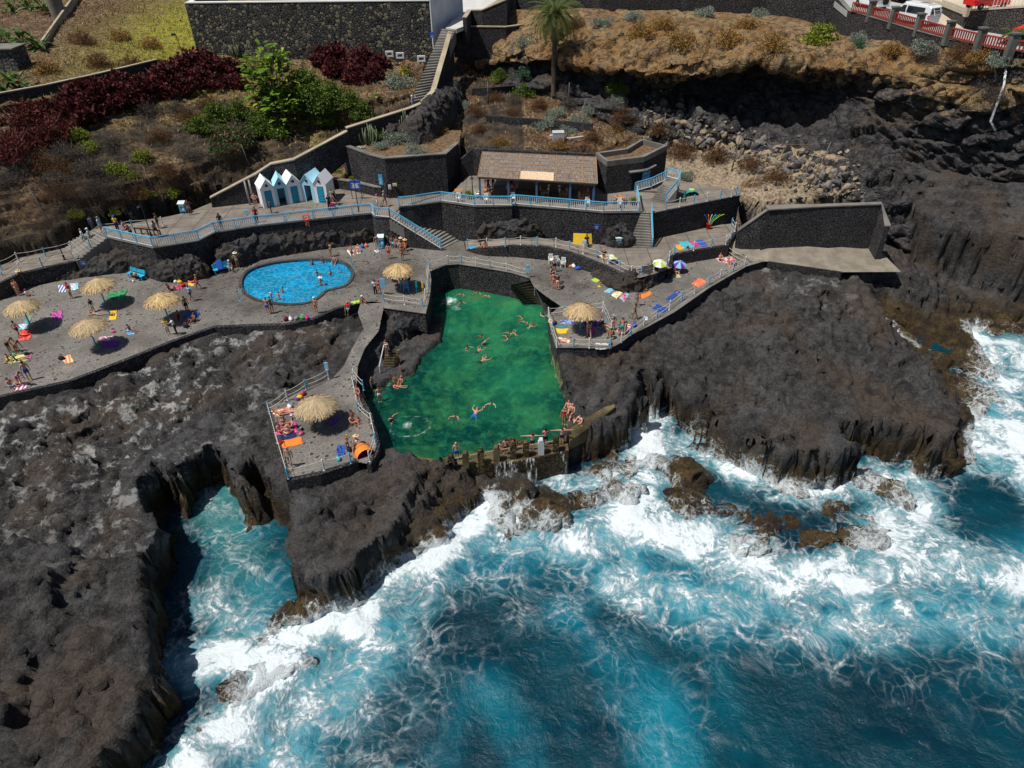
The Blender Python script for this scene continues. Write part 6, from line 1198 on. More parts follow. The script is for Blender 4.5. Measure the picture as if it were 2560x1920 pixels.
PEOPLE = [
 # upper promenade and stairs
 ('g',85,800,6.9,'walk',110,1,'f','sh:white tr:khaki','woman in white top climbing the left promenade stairs',1,None),
 ('g',190,790,7.0,'walk',100,1,'b','sh:lblue tr:grey','person with white cap climbing stairs behind the woman in white',1,'cap:white'),
 ('g',215,590,7.2,'stand',60,1,'b','sh:lblue pa:grey','person in faded blue shirt on the far side of the left stairs',.95,None),
 ('g',350,630,ZP,'stand',90,1,'g','sh:lblue tr:lblue','person in pale blue shirt at the top of the left stairs',1.05,None),
 ('g',590,600,ZP,'stand',170,1,'f','sh:yellow pa:navy','person in blue cap and mustard top by the rope rail',1,'cap:blue'),
 ('g',690,560,ZP+.05,'sit',80,3,'b','dr:pink','person in pink sitting on the low wall by the rope rail',1,None),
 ('g',810,720,ZP,'lean',10,2,'k','tr:black','bare backed man leaning on the blue balustrade near the lamp post',1,None),
 ('g',1190,690,ZP,'walk',-120,2,'k','tr:black sh:grey','person in black shorts carrying a bag past the lamp post',1.05,None),
 ('g',1215,560,ZP,'stand',90,2,'b','sh:olive tr:black','person in cap half hidden behind the one in black shorts',.95,'cap:maroon'),
 ('g',1700,350,ZP,'hips',20,2,'b','sh:brown tr:grey','person with reddish top standing beside the blue locker',1,None),
 ('F',1920,325,ZP,'stand',180,2,'k','sh:black pa:navy','person with black rucksack facing away at the balustrade',1.05,None),
 ('i',200,1110,ZP,'hips',0,3,'b','br:black','tanned man in black trunks beside the grey shower posts',1.0,None),
 ('i',545,1230,ZP,'stand',100,2,'k','tr:navy','shirtless boy in dark shorts before the first cabin',.95,None),
 ('i',220,1440,ZP,'stand',0,2,'k','sh:maroon pa:black','person in dark clothes leaning behind the balustrade below the cabins',1,None),
 ('i',1960,1030,ZP,'stand',-20,1,'b','sh:grey pa:grey','parent standing right of the white cabin with a bag',1.05,None),
 ('i',2010,1040,ZP,'walk',60,1,'f','sh:black tr:black','second person in black behind the pink pushchair',1,None),
 ('i',1890,1150,ZP,'stand',10,2,'k','sh:black pa:black','person in black standing just behind the balustrade by the pushchair',1,None),
 ('j',780,1090,ZP,'stand',100,1,'f','dr:white','child in white dress and pink hat near the top of the wide stairs',.85,'cap:pink'),
 ('j',950,1075,ZP,'walk',60,1,'g','sh:khaki tr:grey','man in khaki shirt and grey shorts stepping towards the bar terrace',1.05,'cap:grey'),
 ('n',1335,985,14.2,'lean',20,1,'f','sh:white pa:lblue','person in white top leaning on the coping beside the grey bush',1,None),
 # left part of the deck
 ('a',235,450,ZD,'stand',160,3,'b','bk:coral','woman in coral swimwear with her back turned, group by the left steps',1,None),
 ('a',260,440,ZD,'stand',-30,1,'b','op:orange','woman in orange swimsuit close behind the coral one',1,None),
 ('a',320,350,ZD,'stand',-10,2,'b','op:black','person in straw hat and black against the dark wall at left',1.1,'brim:straw'),
 ('a',355,450,ZD,'sit',60,1,'b','sh:white tr:grey','child in red cap sitting on the ground behind the left parasol',.8,'cap:red'),
 ('a',905,480,ZD,'stand',-20,2,'b','sh:red tr:lime','person in red shirt and lime shorts beside the striped towel',1.0,None),
 ('a',250,970,ZD,'walk',175,1,'k','tr:black','man in black trunks stepping on the red towel',1,None),
 ('a',140,1160,ZD,'bend',90,2,'b','tr:black','man in black trunks bending at the far left edge',1.05,None),
 ('a',235,1190,ZD,'bend',80,2,'k','br:brown','slim person leaning over the cluttered towels at far left',1,None),
 ('a',115,1270,ZD,'cross',30,1,'b','bk:green','person sitting low on the cluttered towels, leftmost of two',.9,None),
 ('a',210,1270,ZD,'sitlong',120,1,'b','bk:olive','person sitting on the cluttered towels with legs out',.95,None),
 ('a',385,1510,ZD,'stand',-140,3,'b','tr:blue','man in royal blue shorts standing alone near the kerb',1.1,None),
 ('a',150,1600,ZD,'sit',60,1,'k','tr:sky','man in bright blue shorts sitting, lower left corner of the deck',1.05,None),
 ('a',270,1580,ZD,'bend',70,1,'k','tr:magenta','man in crimson shorts leaning over the lying sunbather',1,None),
 ('a',255,1560,ZD,'lie',100,1,'f','bk:cream','sunbather lying between the man in blue and the man in crimson',.95,None),
 ('a',1180,650,ZD,'stand',60,2,'k','sh:black tr:white','child in black vest under the upper left parasol',.8,None),
 ('a',1230,690,ZD,'prone',80,1,'b','tr:grey','person lying in shade between the two left parasols',1,None),
 ('a',1390,700,ZD,'sit',100,1,'b','sh:aqua','child in turquoise float vest on the yellow towel',.7,None),
 ('b',600,1300,ZD,'sitlong',70,2,'k','br:brown','boy sitting alone on a light blue towel',.85,None),
 ('b',1260,1360,ZD,'fold',20,1,'k','sh:yellow tr:white','woman in white shorts and mustard top by the centre left parasol',.95,None),
 ('b',1400,1360,ZD,'reach',-60,1,'k','sh:white pa:black','person in white shirt and black trousers facing the woman in white shorts',1.05,None),
 ('b',1590,970,ZD,'stand',60,2,'k','tr:black','dark haired man standing where the parasol shadow ends',1,None),
 ('b',1700,1130,ZD,'sit',-30,2,'b','tr:maroon','man sitting in the parasol shade on the blue mat',1,None),
 ('b',1440,1090,ZD,'sit',20,2,'b','op:maroon','person in dark red sitting in the parasol shade',1,None),
 ('b',1280,600,ZD,'sit',120,1,'k','sh:maroon','person in maroon sitting above the centre left parasol',.95,None),
 ('b',1660,780,ZD,'walk',-30,1,'k','sh:lblue tr:navy','person in light blue top carrying a black bag near the pool',1,None),
 ('b',1780,575,ZD,'walk',-60,2,'f','tr:red','boy with blond hair and red trunks walking to the pool',.95,None),
 ('F',2000,690,ZD,'bench',20,1,'g','bk:grey','woman in white cap sitting on the right end of the second blue bench',1,'cap:white'),
 ('F',2060,655,ZD,'hips',10,1,'k','bk:cream','woman with sun hat, hands on hips beside the second bench',1,'brim:cream'),
 # swimming pool
 ('G',650,560,ZD,'reach',140,1,'b','bk:black','woman with arms stretched walking behind the swimming pool',.95,None),
 ('G',495,640,ZD-.6,'wade',20,2,'b','tr:black','child at the back edge of the swimming pool, leftmost of three',.75,None),
 ('G',585,625,ZD-.4,'wade',0,2,'b','bk:navy','child standing on the back edge of the swimming pool, middle one',.8,None),
 ('G',690,640,ZD-.5,'bench',-10,1,'k','tr:black','man in black trunks sitting with legs in the swimming pool',1,None),
 ('G',535,740,ZD-.75,'wade',10,2,'k','bk:black','child in black swimwear wading in the pool centre',.8,None),
 ('G',652,740,ZD-.7,'wade',30,2,'k','tr:red','small child in red trunks wading in the pool',.7,None),
 ('G',568,820,ZD-.5,'wade',0,2,'b','bk:grey','person in white sun hat wading near the pool bend',.95,'brim:white'),
 ('G',655,810,ZD-.75,'floatb',60,1,'k','tr:black','child hanging on the near rim right of the pool bend',.8,None),
 ('G',140,935,ZD-.75,'wade',60,1,'g','bk:grey','white capped child wading at the near left of the pool',.75,'cap:white'),
 ('G',208,945,ZD-.6,'wade',-10,1,'b','bk:grey','woman wading near the front rim of the pool',.95,None),
 ('G',240,890,ZD-.75,'wade',-40,2,'k','tr:black','dark haired child wading beside the woman at the front rim',.8,None),
 ('G',110,1055,ZD,'stand',-10,3,'b','tr:blue','man in blue shorts standing by the near rim of the pool',1.05,None),
 ('G',145,1045,ZD,'stand',10,2,'k','bk:black','woman in black bikini beside the man in blue shorts',1,None),
 ('G',525,1050,ZD,'stand',-20,3,'g','br:brown','lone bather in white swim cap on the paving below the pool',1.0,'cap:white'),
 ('G',800,1040,ZD-.5,'bench',-10,2,'b','sh:red tr:sky','child in red rash top sitting on the deck edge',.9,'cap:orange'),
 ('G',930,1000,ZD-.5,'bench',30,2,'b','bk:orange','person in white cap sitting on the deck edge with orange sandals',1,'cap:white'),
 ('c',740,1640,ZD-.1,'stand',20,2,'k','sh:white pa:black','man in white shirt by the pale sign near the far right parasol',1.0,None),
 ('c',835,1650,ZD-.1,'stand',10,1,'b','bk:red','woman in red cap and red bikini beside the pale sign',.95,'cap:red'),
 ('c',180,680,ZD,'sit',20,1,'b','tr:black','man sitting on a towel against the lava ridge behind the pool',1.05,None),
 ('c',320,650,ZD,'sit',-20,0,'g','bk:grey','pale woman sitting right of the man by the lava ridge',1,None),
 ('c',770,590,ZD,'stand',20,3,'b','bk:purple','woman in purple swimwear beside the blue locker column',1.0,None),
 ('c',1020,480,ZD,'hips',160,3,'b','tr:grey','broad shouldered man facing the wall behind the blue bench',1.1,None),
 ('c',1120,520,ZD,'bench',10,2,'k','tr:sky','man in sky blue trunks sitting on the bench below the stairs',1,None),
 ('c',1225,540,ZD,'bench',0,1,'b','tr:teal','person in middle of the bench below the wide stairs',.95,None),
 ('c',1330,570,ZD,'bench',0,3,'b','bk:red','person in pale sun hat on the bench below the wide stairs',1,'brim:cream'),
 ('c',1420,620,ZD,'bench',-30,2,'b','op:orange','person in big yellow straw hat at the end of the bench',1.05,'brim:straw'),
 ('c',1045,800,ZD,'stand',170,3,'b','tr:red','boy in red shorts standing before the bench below the stairs',1.0,None),
 ('c',1340,720,ZD,'stand',180,3,'b','br:brown','slim person standing with back turned before the straw hats',1,None),
 ('c',1355,850,ZD,'stand',170,2,'b','bk:brown','person standing right behind the far straw parasol',.95,None),
 ('c',1130,1420,ZD,'bench',90,2,'k','sh:purple','person in purple sitting in the shade of the far straw parasol',1,None),
 ('c',1380,1500,ZD,'bench',180,1,'k','op:orange','person on the blue chair under the far straw parasol',1,None),
 ('c',1520,1400,ZD,'bench',-90,2,'k','sh:navy','person in navy sitting at the right under the far straw parasol',1,None),
 ('G',1945,535,ZD,'bench',160,3,'b','tr:black','man sitting on the blue mat by the first rope posts',1,None),
 ('G',1980,540,ZD,'stand',190,3,'b','tr:coral','man standing beside the one on the blue mat',1,None),
 # rock pool
 ('G',1640,960,ZW,'floatb',0,1,'b','tr:black','swimmer splashing white water at the back left of the rock pool',.95,None),
 ('G',1762,955,ZW,'floatb',40,1,'k','tr:black','dark head swimming right of the splash',.95,None),
 ('G',1775,880,ZW,'floatb',0,1,'b','tr:black','swimmer close to the back wall of the rock pool',.9,None),
 ('G',1912,870,ZW,'floatb',10,1,'b','bk:red','swimmer at the back wall left of the child with armbands',.95,None),
 ('G',1998,895,ZW,'floatb',0,3,'b','sh:orange','child with orange armbands near the back wall',.8,None),
 ('G',2065,880,ZW-.25,'hips',0,3,'-','tr:black','big bald man standing at the shallow back wall, arms akimbo',1.15,None),
 ('G',1953,1245,ZW,'floatb',-20,2,'k','bk:black','swimmer with black hair, topmost of the trio in mid pool',.95,None),
 ('G',1955,1310,ZW,'dive',60,1,'g','tr:blue','fair haired swimmer with raised arm in mid pool',1,None),
 ('G',1815,1345,ZW,'floatb',60,1,'k','bk:red','swimmer with red top at the left of the mid pool trio',.95,None),
 ('G',1925,1370,ZW,'swim',150,1,'k','tr:black','swimmer with arms spread left of the man in black trunks',.95,None),
 ('G',1960,1455,ZW,'swim',140,1,'g','tr:black','man in black trunks swimming the breaststroke in mid pool',1.1,None),
 ('G',2190,1215,ZW,'floatb',-20,1,'b','bk:green','swimmer with arm raised right of mid pool, upper of two',.95,None),
 ('G',2185,1265,ZW,'floatb',-80,3,'b','tr:navy','swimmer stretched sideways right of mid pool, lower of two',.95,None),
 ('H',95,1085,ZW,'floatb',-60,1,'k','tr:sky','swimmer with light blue float near the right bank',.9,None),
 ('H',120,1120,ZW,'floatb',-20,1,'k','tr:black','swimmer between the float and the couple near the right bank',.95,None),
 ('H',155,1165,ZW,'swim',140,1,'b','bk:green','swimmer with arm out nearest the right bank',.95,None),
 ('H',25,1225,ZW,'swim',-150,1,'b','bk:olive','swimmer in olive below the trio near the right bank',.95,None),
 ('H',275,1080,ZW,'floatb',180,3,'k','tr:black','bather holding the handrail end by the wet steps',1,None),
 ('h',220,345,ZW,'floatb',0,3,'k','tr:black','child treading water left of the man in blue trunks',.9,None),
 ('h',520,300,ZW,'swim',165,3,'b','tr:blue','man in blue trunks swimming with legs spread',1.2,None),
 ('h',735,160,ZW,'floatb',10,0,'k','bk:olive','pale swimmer with long black hair, right of the man in blue',1.05,None),
 ('J',1150,650,ZW,'dive',60,3,'b','tr:black','swimmer with both arms raised by the near platform rocks',1.05,None),
 ('J',1135,100,3.6,'stand',-20,1,'b','bk:teal','woman in teal bikini on the mossy steps',.95,None),
 ('J',1245,200,ZW-.1,'fold',-60,2,'k','bk:red','woman holding her hair at the foot of the mossy steps',.95,None),
 ('J',1255,280,ZW-.1,'stand',-60,2,'k','br:brown','child beside the woman holding her hair',.8,None),
 ('J',1210,340,ZW-.1,'sit',20,2,'b','tr:black','person sitting on the wet ledge in the shallow water',1,None),
 ('J',1255,345,ZW-.1,'sit',-20,1,'b','bk:pink','person in pink cap sitting by the wet ledge',.85,'cap:pink'),
 ('J',1230,375,ZW-.05,'lie',80,1,'b','bk:red','person stretched out in the shallow water at the ledge',.9,None),
 ('J',1012,400,ZW-.05,'stand',60,2,'f','tr:teal','child in teal trunks against the dark rock by the ledge',.8,None),
 ('J',1073,500,ZW-.05,'stand',10,3,'b','tr:white','bather standing on the wet rock at the ledge end',.9,None),
 # dam
 ('h',250,990,ZW+.15,'stand',180,3,'f','tr:blue','man in royal blue trunks standing at the pool dam',1.0,None),
 ('h',665,960,ZW-.4,'floatb',170,3,'k','tr:black','head of a bather behind the third dam post',.9,None),
 ('h',890,930,ZW-.2,'stand',160,1,'b','bk:red','bather leaning beside the dark dam post, left of the muscular one',.85,None),
 ('h',960,930,ZW+.0,'stand',170,1,'b','tr:black','muscular man facing the pool between two dark dam posts',1.0,None),
 ('h',1085,900,ZW-.2,'stand',180,2,'k','tr:black','dark haired bather hidden behind a black dam post',.9,None),
 ('h',1345,840,ZW+.15,'out',180,3,'b','tr:black','man with arms spread over the posts of the dam',1.0,None),
 ('h',1535,790,ZW+.15,'fold',180,1,'k','tr:black','man in black and gold trunks behind the white dam post',1.05,None),
 ('h',1770,760,ZW+.15,'out',180,3,'b','tr:navy','man in navy trunks spreading arms at the right end of the dam',1.0,None),
 ('h',1820,730,ZW+.15,'stand',190,3,'b','tr:grey','person at the very right end of the dam beside the slab',.95,None),
 ('h',1865,265,3.6,'sit',-20,3,'b','tr:black','man sitting highest in the group on the rock right of the pool',1.05,None),
 ('h',1915,320,3.4,'sit',-30,3,'-','tr:black','bald man sitting in the group on the rock right of the pool',1.1,None),
 ('h',1800,470,2.9,'stand',-20,1,'f','op:red','child in red swimsuit standing at the rock pool bank',.95,None),
 ('h',1905,450,2.9,'crouch',10,3,'b','tr:aqua','child in turquoise trunks crouching on the pool bank',.9,None),
 ('h',2045,455,3.2,'cross',-50,0,'b','tr:coral','person in coral shorts sitting on the long slab by the dam',1.05,None),
 # near platform
 ('e',355,500,ZB,'liek',-110,1,'b','bk:orange','woman lying with knees up on the peach towel, near platform',1,None),
 ('e',610,500,ZB,'lie',-75,3,'b','bk:pink','person whose legs stick out left of the near parasol',1,None),
 ('e',500,710,ZB,'cross',10,1,'b','bk:purple','woman in purple top at the back of the pink blanket',1,None),
 ('e',630,760,ZB,'sit',-60,3,'b','tr:black','tanned man sitting on the right side of the pink blanket',1.05,None),
 ('e',420,830,ZB,'sit',60,3,'b','bk:brown','tanned person hunched at the left of the pink blanket',1,None),
 ('e',570,870,ZB,'cross',-160,0,'f','bk:purple','fair woman seen from behind on the pink blanket',.95,None),
 ('e',610,1430,ZB,'walk',0,3,'-','br:aqua','old bald man in tight blue trunks standing at the platform rail',1.08,None),
 ('e',1680,620,ZB,'sit',40,2,'k','tr:brown','person in brown sitting right of the near parasol, rear of two',1,None),
 ('e',1670,690,ZB,'sit',50,3,'b','bk:red','person sitting on the orange red mat right of the near parasol',1,None),
 ('e',1600,1150,ZB,'lean',180,2,'f','bk:black','woman bending over her bag between blue towel and orange tent',.8,None),
 ('e',1740,1070,ZB,'sit',0,1,'b','op:white','person in straw boater sitting behind the orange tent',1,'brim:straw'),
 ('e',1750,180,ZB+.1,'sit',10,3,'k','bk:pink','woman perched on the wall at the top of the platform steps',.95,None),
 # right platform
 ('d',1070,790,ZD,'walk',190,3,'k+','br:brown','long haired woman seen from behind under the right parasol',1.05,None),
 ('d',1340,560,ZD,'sitlong',30,3,'b','op:black','sunbather sitting at the right under the right straw parasol',1.05,None),
 ('d',1530,640,ZD,'stand',-20,3,'g','bk:black','bather in grey hat at the right rail of the right platform',.9,'brim:grey'),
 ('d',1510,790,ZD,'crouch',-60,2,'g','tr:olive','man in olive crouching in the right platform corner',1.05,None),
 ('d',1620,720,ZD,'crouch',20,0,'b','tr:white','small pale child in the right platform corner',.7,None),
 ('d',1690,740,ZD,'bend',170,2,'k','tr:teal','man in teal shorts bending at the right platform corner',1.0,None),
 ('d',1760,740,ZD,'stand',60,3,'b','bk:pink','person next to the pink towel at the platform corner',.85,None),
 ('d',1980,190,ZD,'walk',150,2,'k','bk:purple','girl walking away near the orange towel, upper of two',.95,None),
 ('d',1930,440,ZD,'walk',-130,2,'k','bk:brown','girl striding on the sun deck, lower of two',.95,None),
 # right deck
 ('f',225,760,ZD,'stand',10,3,'b','tr:black','person at the back of the group standing by the wet steps',1,None),
 ('f',175,930,ZD,'fold',60,3,'b','op:brown','tanned person at the left of the group by the wet steps',1.05,None),
 ('f',215,1020,ZD,'stand',170,3,'k','bk:red','woman in red briefs facing away by the wet steps',1.05,None),
 ('f',275,1040,ZD,'bend',180,0,'k','sh:black','pale person bending in the group by the wet steps',1,None),
 ('f',735,350,ZM,'bench',0,2,'b','sh:black pa:black','person in black sitting before the yellow board',1,None),
 ('f',1010,530,ZM,'sit',0,3,'-','sh:black','bald person sitting on pale towels behind the rope rail',1.05,None),
 ('f',1660,1030,ZD,'cross',-30,2,'b','op:orange','person in orange sitting in the shade of the black lava rock',.9,None),
 ('f',2130,780,ZD,'sit',20,3,'b','bk:orange','person sitting under the purple striped parasol, left one',.95,None),
 ('f',2185,760,ZD,'sit',-20,3,'b','tr:teal','person sitting under the purple striped parasol, right one',.95,None),
 ('H',1800,595,ZD,'sit',20,3,'b','tr:black','man sitting at the corner by the pale ramp, leftmost of three',1,None),
 ('H',1870,610,ZD,'sit',0,3,'b','bk:red','person sitting at the corner by the pale ramp, middle of three',.95,None),
 ('H',1910,625,ZD,'sit',-30,3,'b','bk:coral','person sitting at the corner by the pale ramp, rightmost of three',.95,None),
 # bar
 ('k',640,690,ZT,'stand',90,1,'b','sh:aqua tr:blue','person in turquoise shirt at the left end of the bar',1,None),
 ('k',700,780,ZT,'stand',0,3,'b','dr:maroon','person in dark dress standing by the first bar table',1.05,None),
 ('k',780,690,ZT,'stand',-30,1,'k','sh:navy pa:black','person in navy behind the first bar table',1,None),
 ('k',790,790,ZT,'bench',-90,1,'g','sh:grey','grey haired guest sitting right of the first bar table',1,None),
 ('k',1110,820,ZT,'bench',0,3,'b','op:maroon','guest with bare shoulders at the second bar table',1,None),
 ('k',1020,800,ZT,'bench',80,3,'b','tr:black','bare backed guest left of the second bar table',.95,None),
 ('k',1190,790,ZT,'bench',-80,3,'b','tr:black','guest right of the second bar table',1,None),
 ('k',1100,690,ZT,'bench',10,2,'k','sh:black','guest in black deep under the reed roof',1,None),
 ('k',1490,740,ZT,'stand',60,2,'f','bk:orange','person in swimwear standing left of a middle bar post',.95,None),
 ('k',1620,700,ZT,'stand',0,2,'b','sh:sky','person in sky blue shirt inside the bar, right of a post',1,None),
 ('k',1730,840,ZT,'bench',-90,1,'g','sh:white pa:grey','guest in white shirt and white cap at the third bar table',1.05,'cap:white'),
 ('k',1600,830,ZT,'bench',90,3,'b','tr:brown','guest left of the third bar table',1,None),
 ('k',1930,850,ZT,'bench',80,3,'b','sh:white','guest in white sun hat at the fourth bar table',1,'brim:white'),
 ('k',2050,860,ZT,'bench',-60,3,'b','bk:cream','guest facing the white sun hat at the fourth bar table',1,None),
 ('l',350,740,ZT,'bench',90,2,'b','sh:yellow','guest in bright yellow shirt at the right of the bar',1.1,None),
 ('l',560,720,ZT,'bench',-90,1,'b','sh:sky','guest in bright blue shirt opposite the yellow one',1.1,None),
 ('l',430,760,ZT,'bench',0,3,'b','tr:brown','bare chested guest between yellow and blue shirts',1.05,None),
 ('l',480,860,ZT,'bench',-100,3,'b','bk:maroon','guest in the front row at the right of the bar',1,None),
 ('l',330,930,ZT,'bench',60,3,'b','tr:coral','guest in coral shorts close behind the balustrade',1,None),
]
for e in PEOPLE:
    e = list(e)
    if e[4] == 'wade': e[3] = ZD - .42 if e[3] < ZD - .6 else ZD - .3
    person(*e)
# ------------------------------------------------------------------ straw parasols
def straw():
    t = NT('straw_thatch'); a = t.attr('tint'); n = t.noise(14, 3, .6, t.obj())
    c = t.mix(a, (.26, .155, .06), (.70, .50, .24)); c = t.mix(t.ramp(n, .45, .75, 0, .45), c, (.78, .62, .36)); c = t.mix(t.math('MULTIPLY', t.n('ObjectInfo').outputs['Random'], .5), c, (.34, .29, .21)); return t.fin(c, .9)
M_STRAW = straw()
def thatch(seed, Rr=1.38, n=900, layers=4):
    r = random.Random(seed); V = []; Fc = []; T = []
    nb = 36
    for j, (rr, zz) in enumerate(((0, .62), (.5, .46), (Rr * .9, .04))):           # solid under-layer
        for k in range(nb): a = 2 * math.pi * k / nb; V.append((rr * math.cos(a), rr * math.sin(a), zz)); T.append(.1)
    for j in range(2):
        for k in range(nb): Fc.append((j * nb + k, j * nb + (k + 1) % nb, (j + 1) * nb + (k + 1) % nb, (j + 1) * nb + k))
    for i in range(n):
        L = i % layers; a = r.uniform(0, 2 * math.pi); r0 = (0.02, .30, .62, .90)[L] * Rr * r.uniform(.75, 1.1); r1 = min(Rr * r.uniform(.94, 1.10), r0 + Rr * r.uniform(.35, .6)); w0 = r.uniform(.02, .05); w1 = w0 * r.uniform(.3, .9)
        z0 = .66 - .60 * (r0 / Rr) ** 1.05 + r.uniform(.0, .07); z1 = .66 - .64 * (r1 / Rr) ** 1.1 + r.uniform(-.02, .06) - (.12 if r1 > Rr * .95 else 0) * r.uniform(.2, 1.6); da = r.uniform(-.10, .10); tc = r.random()
        ca, sa = math.cos(a), math.sin(a); cb, sb = math.cos(a + da), math.sin(a + da); rm = (r0 + r1) / 2; zm = (z0 + z1) / 2 + .025; cm, sm = math.cos(a + da / 2), math.sin(a + da / 2); b = len(V)
        for (c_, s_, rr, z, w) in ((ca, sa, r0, z0, w0), (cm, sm, rm, zm, w0 * 1.1), (cb, sb, r1, z1, w1)):
            V += [(rr * c_ - s_ * w, rr * s_ + c_ * w, z), (rr * c_ + s_ * w, rr * s_ - c_ * w, z)]; T += [tc, tc]
        Fc += [(b, b + 1, b + 3, b + 2), (b + 2, b + 3, b + 5, b + 4)]
    me = npmesh('thatch', V, Fc, False); attr(me, 'tint', T); me.materials.append(M_STRAW); return me
def parasol(label, r, u, v, z, h=2.15, Rr=1.38, tilt=(0, 0), seed=0, base=None):
    p = at(*q(r, u, v), z); t = thing('straw_parasol', label, 'parasol', p, R(seed * 47), 'straw parasols on the decks')
    m = MB(); m.tube([(0, 0, 0), (0, 0, h + .5)], .065, 10); m.build('pole', M_BLUE, t, True)
    o = link('thatch', thatch(seed, Rr), None, t); o.location = (0, 0, h - .02)
    m = MB()
    for k in range(10): a = k * math.pi / 5; m.bar((0, 0, h + .48), (Rr * .9 * math.cos(a), Rr * .9 * math.sin(a), h + .0), .035)
    m.build('struts', M_BLUE, t); m = MB(); m.lathe([(.30, 0), (.28, .05), (.1, .07)], 14); m.build('foot', M_CONC, t); return t
parasol('straw parasol nearest the left edge of the deck', 'a', 400, 855, ZD, 2.05, 1.42, seed=1)
parasol('straw parasol with the green cloth behind its pole', 'a', 1335, 570, ZD, 2.05, 1.42, seed=2)
parasol('straw parasol over the purple towel, lowest of the left four', 'a', 1222, 1105, ZD, 2.05, 1.42, seed=3)
parasol('straw parasol between the purple towel and the swimming pool', 'b', 1262, 1115, ZD, 2.05, 1.45, seed=4)
parasol('straw parasol with hanging fringe in the railed corner above the rock pool', 'c', 1315, 1510, ZD, 2.0, 1.38, seed=5)
parasol('straw parasol on the right platform beside the green pool', 'd', 908, 660, ZD, 1.95, 1.42, seed=6)
parasol('straw parasol on the near platform above the sea inlet', 'e', 1110, 720, ZB, 1.75, 1.48, seed=7)
# ------------------------------------------------------------------ towels and mats
def cloth_mat(c1, c2=None, style=0):
    k = f'towel_{c1}_{c2}_{style}'
    if k in _mc: return _mc[k]
    t = NT(k); O = t.obj(); n = t.noise(5, 4, .6, O); a = COL[c1]; base = t.mix(t.ramp(n, .3, .7), tuple(v * .82 for v in a), a)
    if c2:
        if style == 0:
            w = t.n('TexWave', wave_type='BANDS', bands_direction='X'); w.inputs['Scale'].default_value = 1.1; t.l(O, w.inputs[0]); f = t.ramp(w.outputs['Fac'], .48, .52)
        else: f = t.ramp(t.noise(4.5, 2, .4, O, 1.0), .48, .52)
        base = t.mix(f, base, COL[c2])
    _mc[k] = t.fin(base, .95, t.bump(n, .4, .02)); return _mc[k]
def towel(label, r, pts, z, c1, c2=None, style=0, group='towels and mats spread on the decks', nm='towel', th=.02, cat=None):
    P = [at(*q(r, u, v), z + .012) for u, v in pts]; c = sum(P, Vector()) / 4; ex = (P[1] - P[0]).normalized(); a = math.atan2(ex.y, ex.x); M_ = Matrix.Rotation(-a, 3, 'Z'); L = [M_ @ (p - c) for p in P]
    n = 12; sd = hash(label) % 100; V = []
    for i in range(n + 1):
        for j in range(n + 1):
            u, v = i / n, j / n; p = L[0].lerp(L[1], u).lerp(L[3].lerp(L[2], u), v); w = .018 * math.sin(u * 9 + len(label)) * math.cos(v * 7 + len(label) * 2) + .018; V.append(p + Vector((.03 * math.sin(v * 9 + len(label)), .03 * math.sin(u * 8), w)))
    k = (n + 1) ** 2; V2 = [v - Vector((0, 0, th)) for v in V]; Fc = []
    for i in range(n):
        for j in range(n): a_ = i * (n + 1) + j; Fc += [(a_, a_ + n + 1, a_ + n + 2, a_ + 1), (a_ + k, a_ + 1 + k, a_ + n + 2 + k, a_ + n + 1 + k)]
    for i in range(n):
        for a_, b_ in ((i, i + 1), ((n + 1) * n + i + 1, (n + 1) * n + i), ((i + 1) * (n + 1), i * (n + 1)), (i * (n + 1) + n, (i + 1) * (n + 1) + n)): Fc.append((a_, b_, b_ + k, a_ + k))
    m = MB(); m.add(V + V2, Fc); o = m.build(nm, cloth_mat(c1, c2, style), None, True); o.location = c; o.rotation_euler = (0, 0, a); return tag(o, label, cat or nm, group)
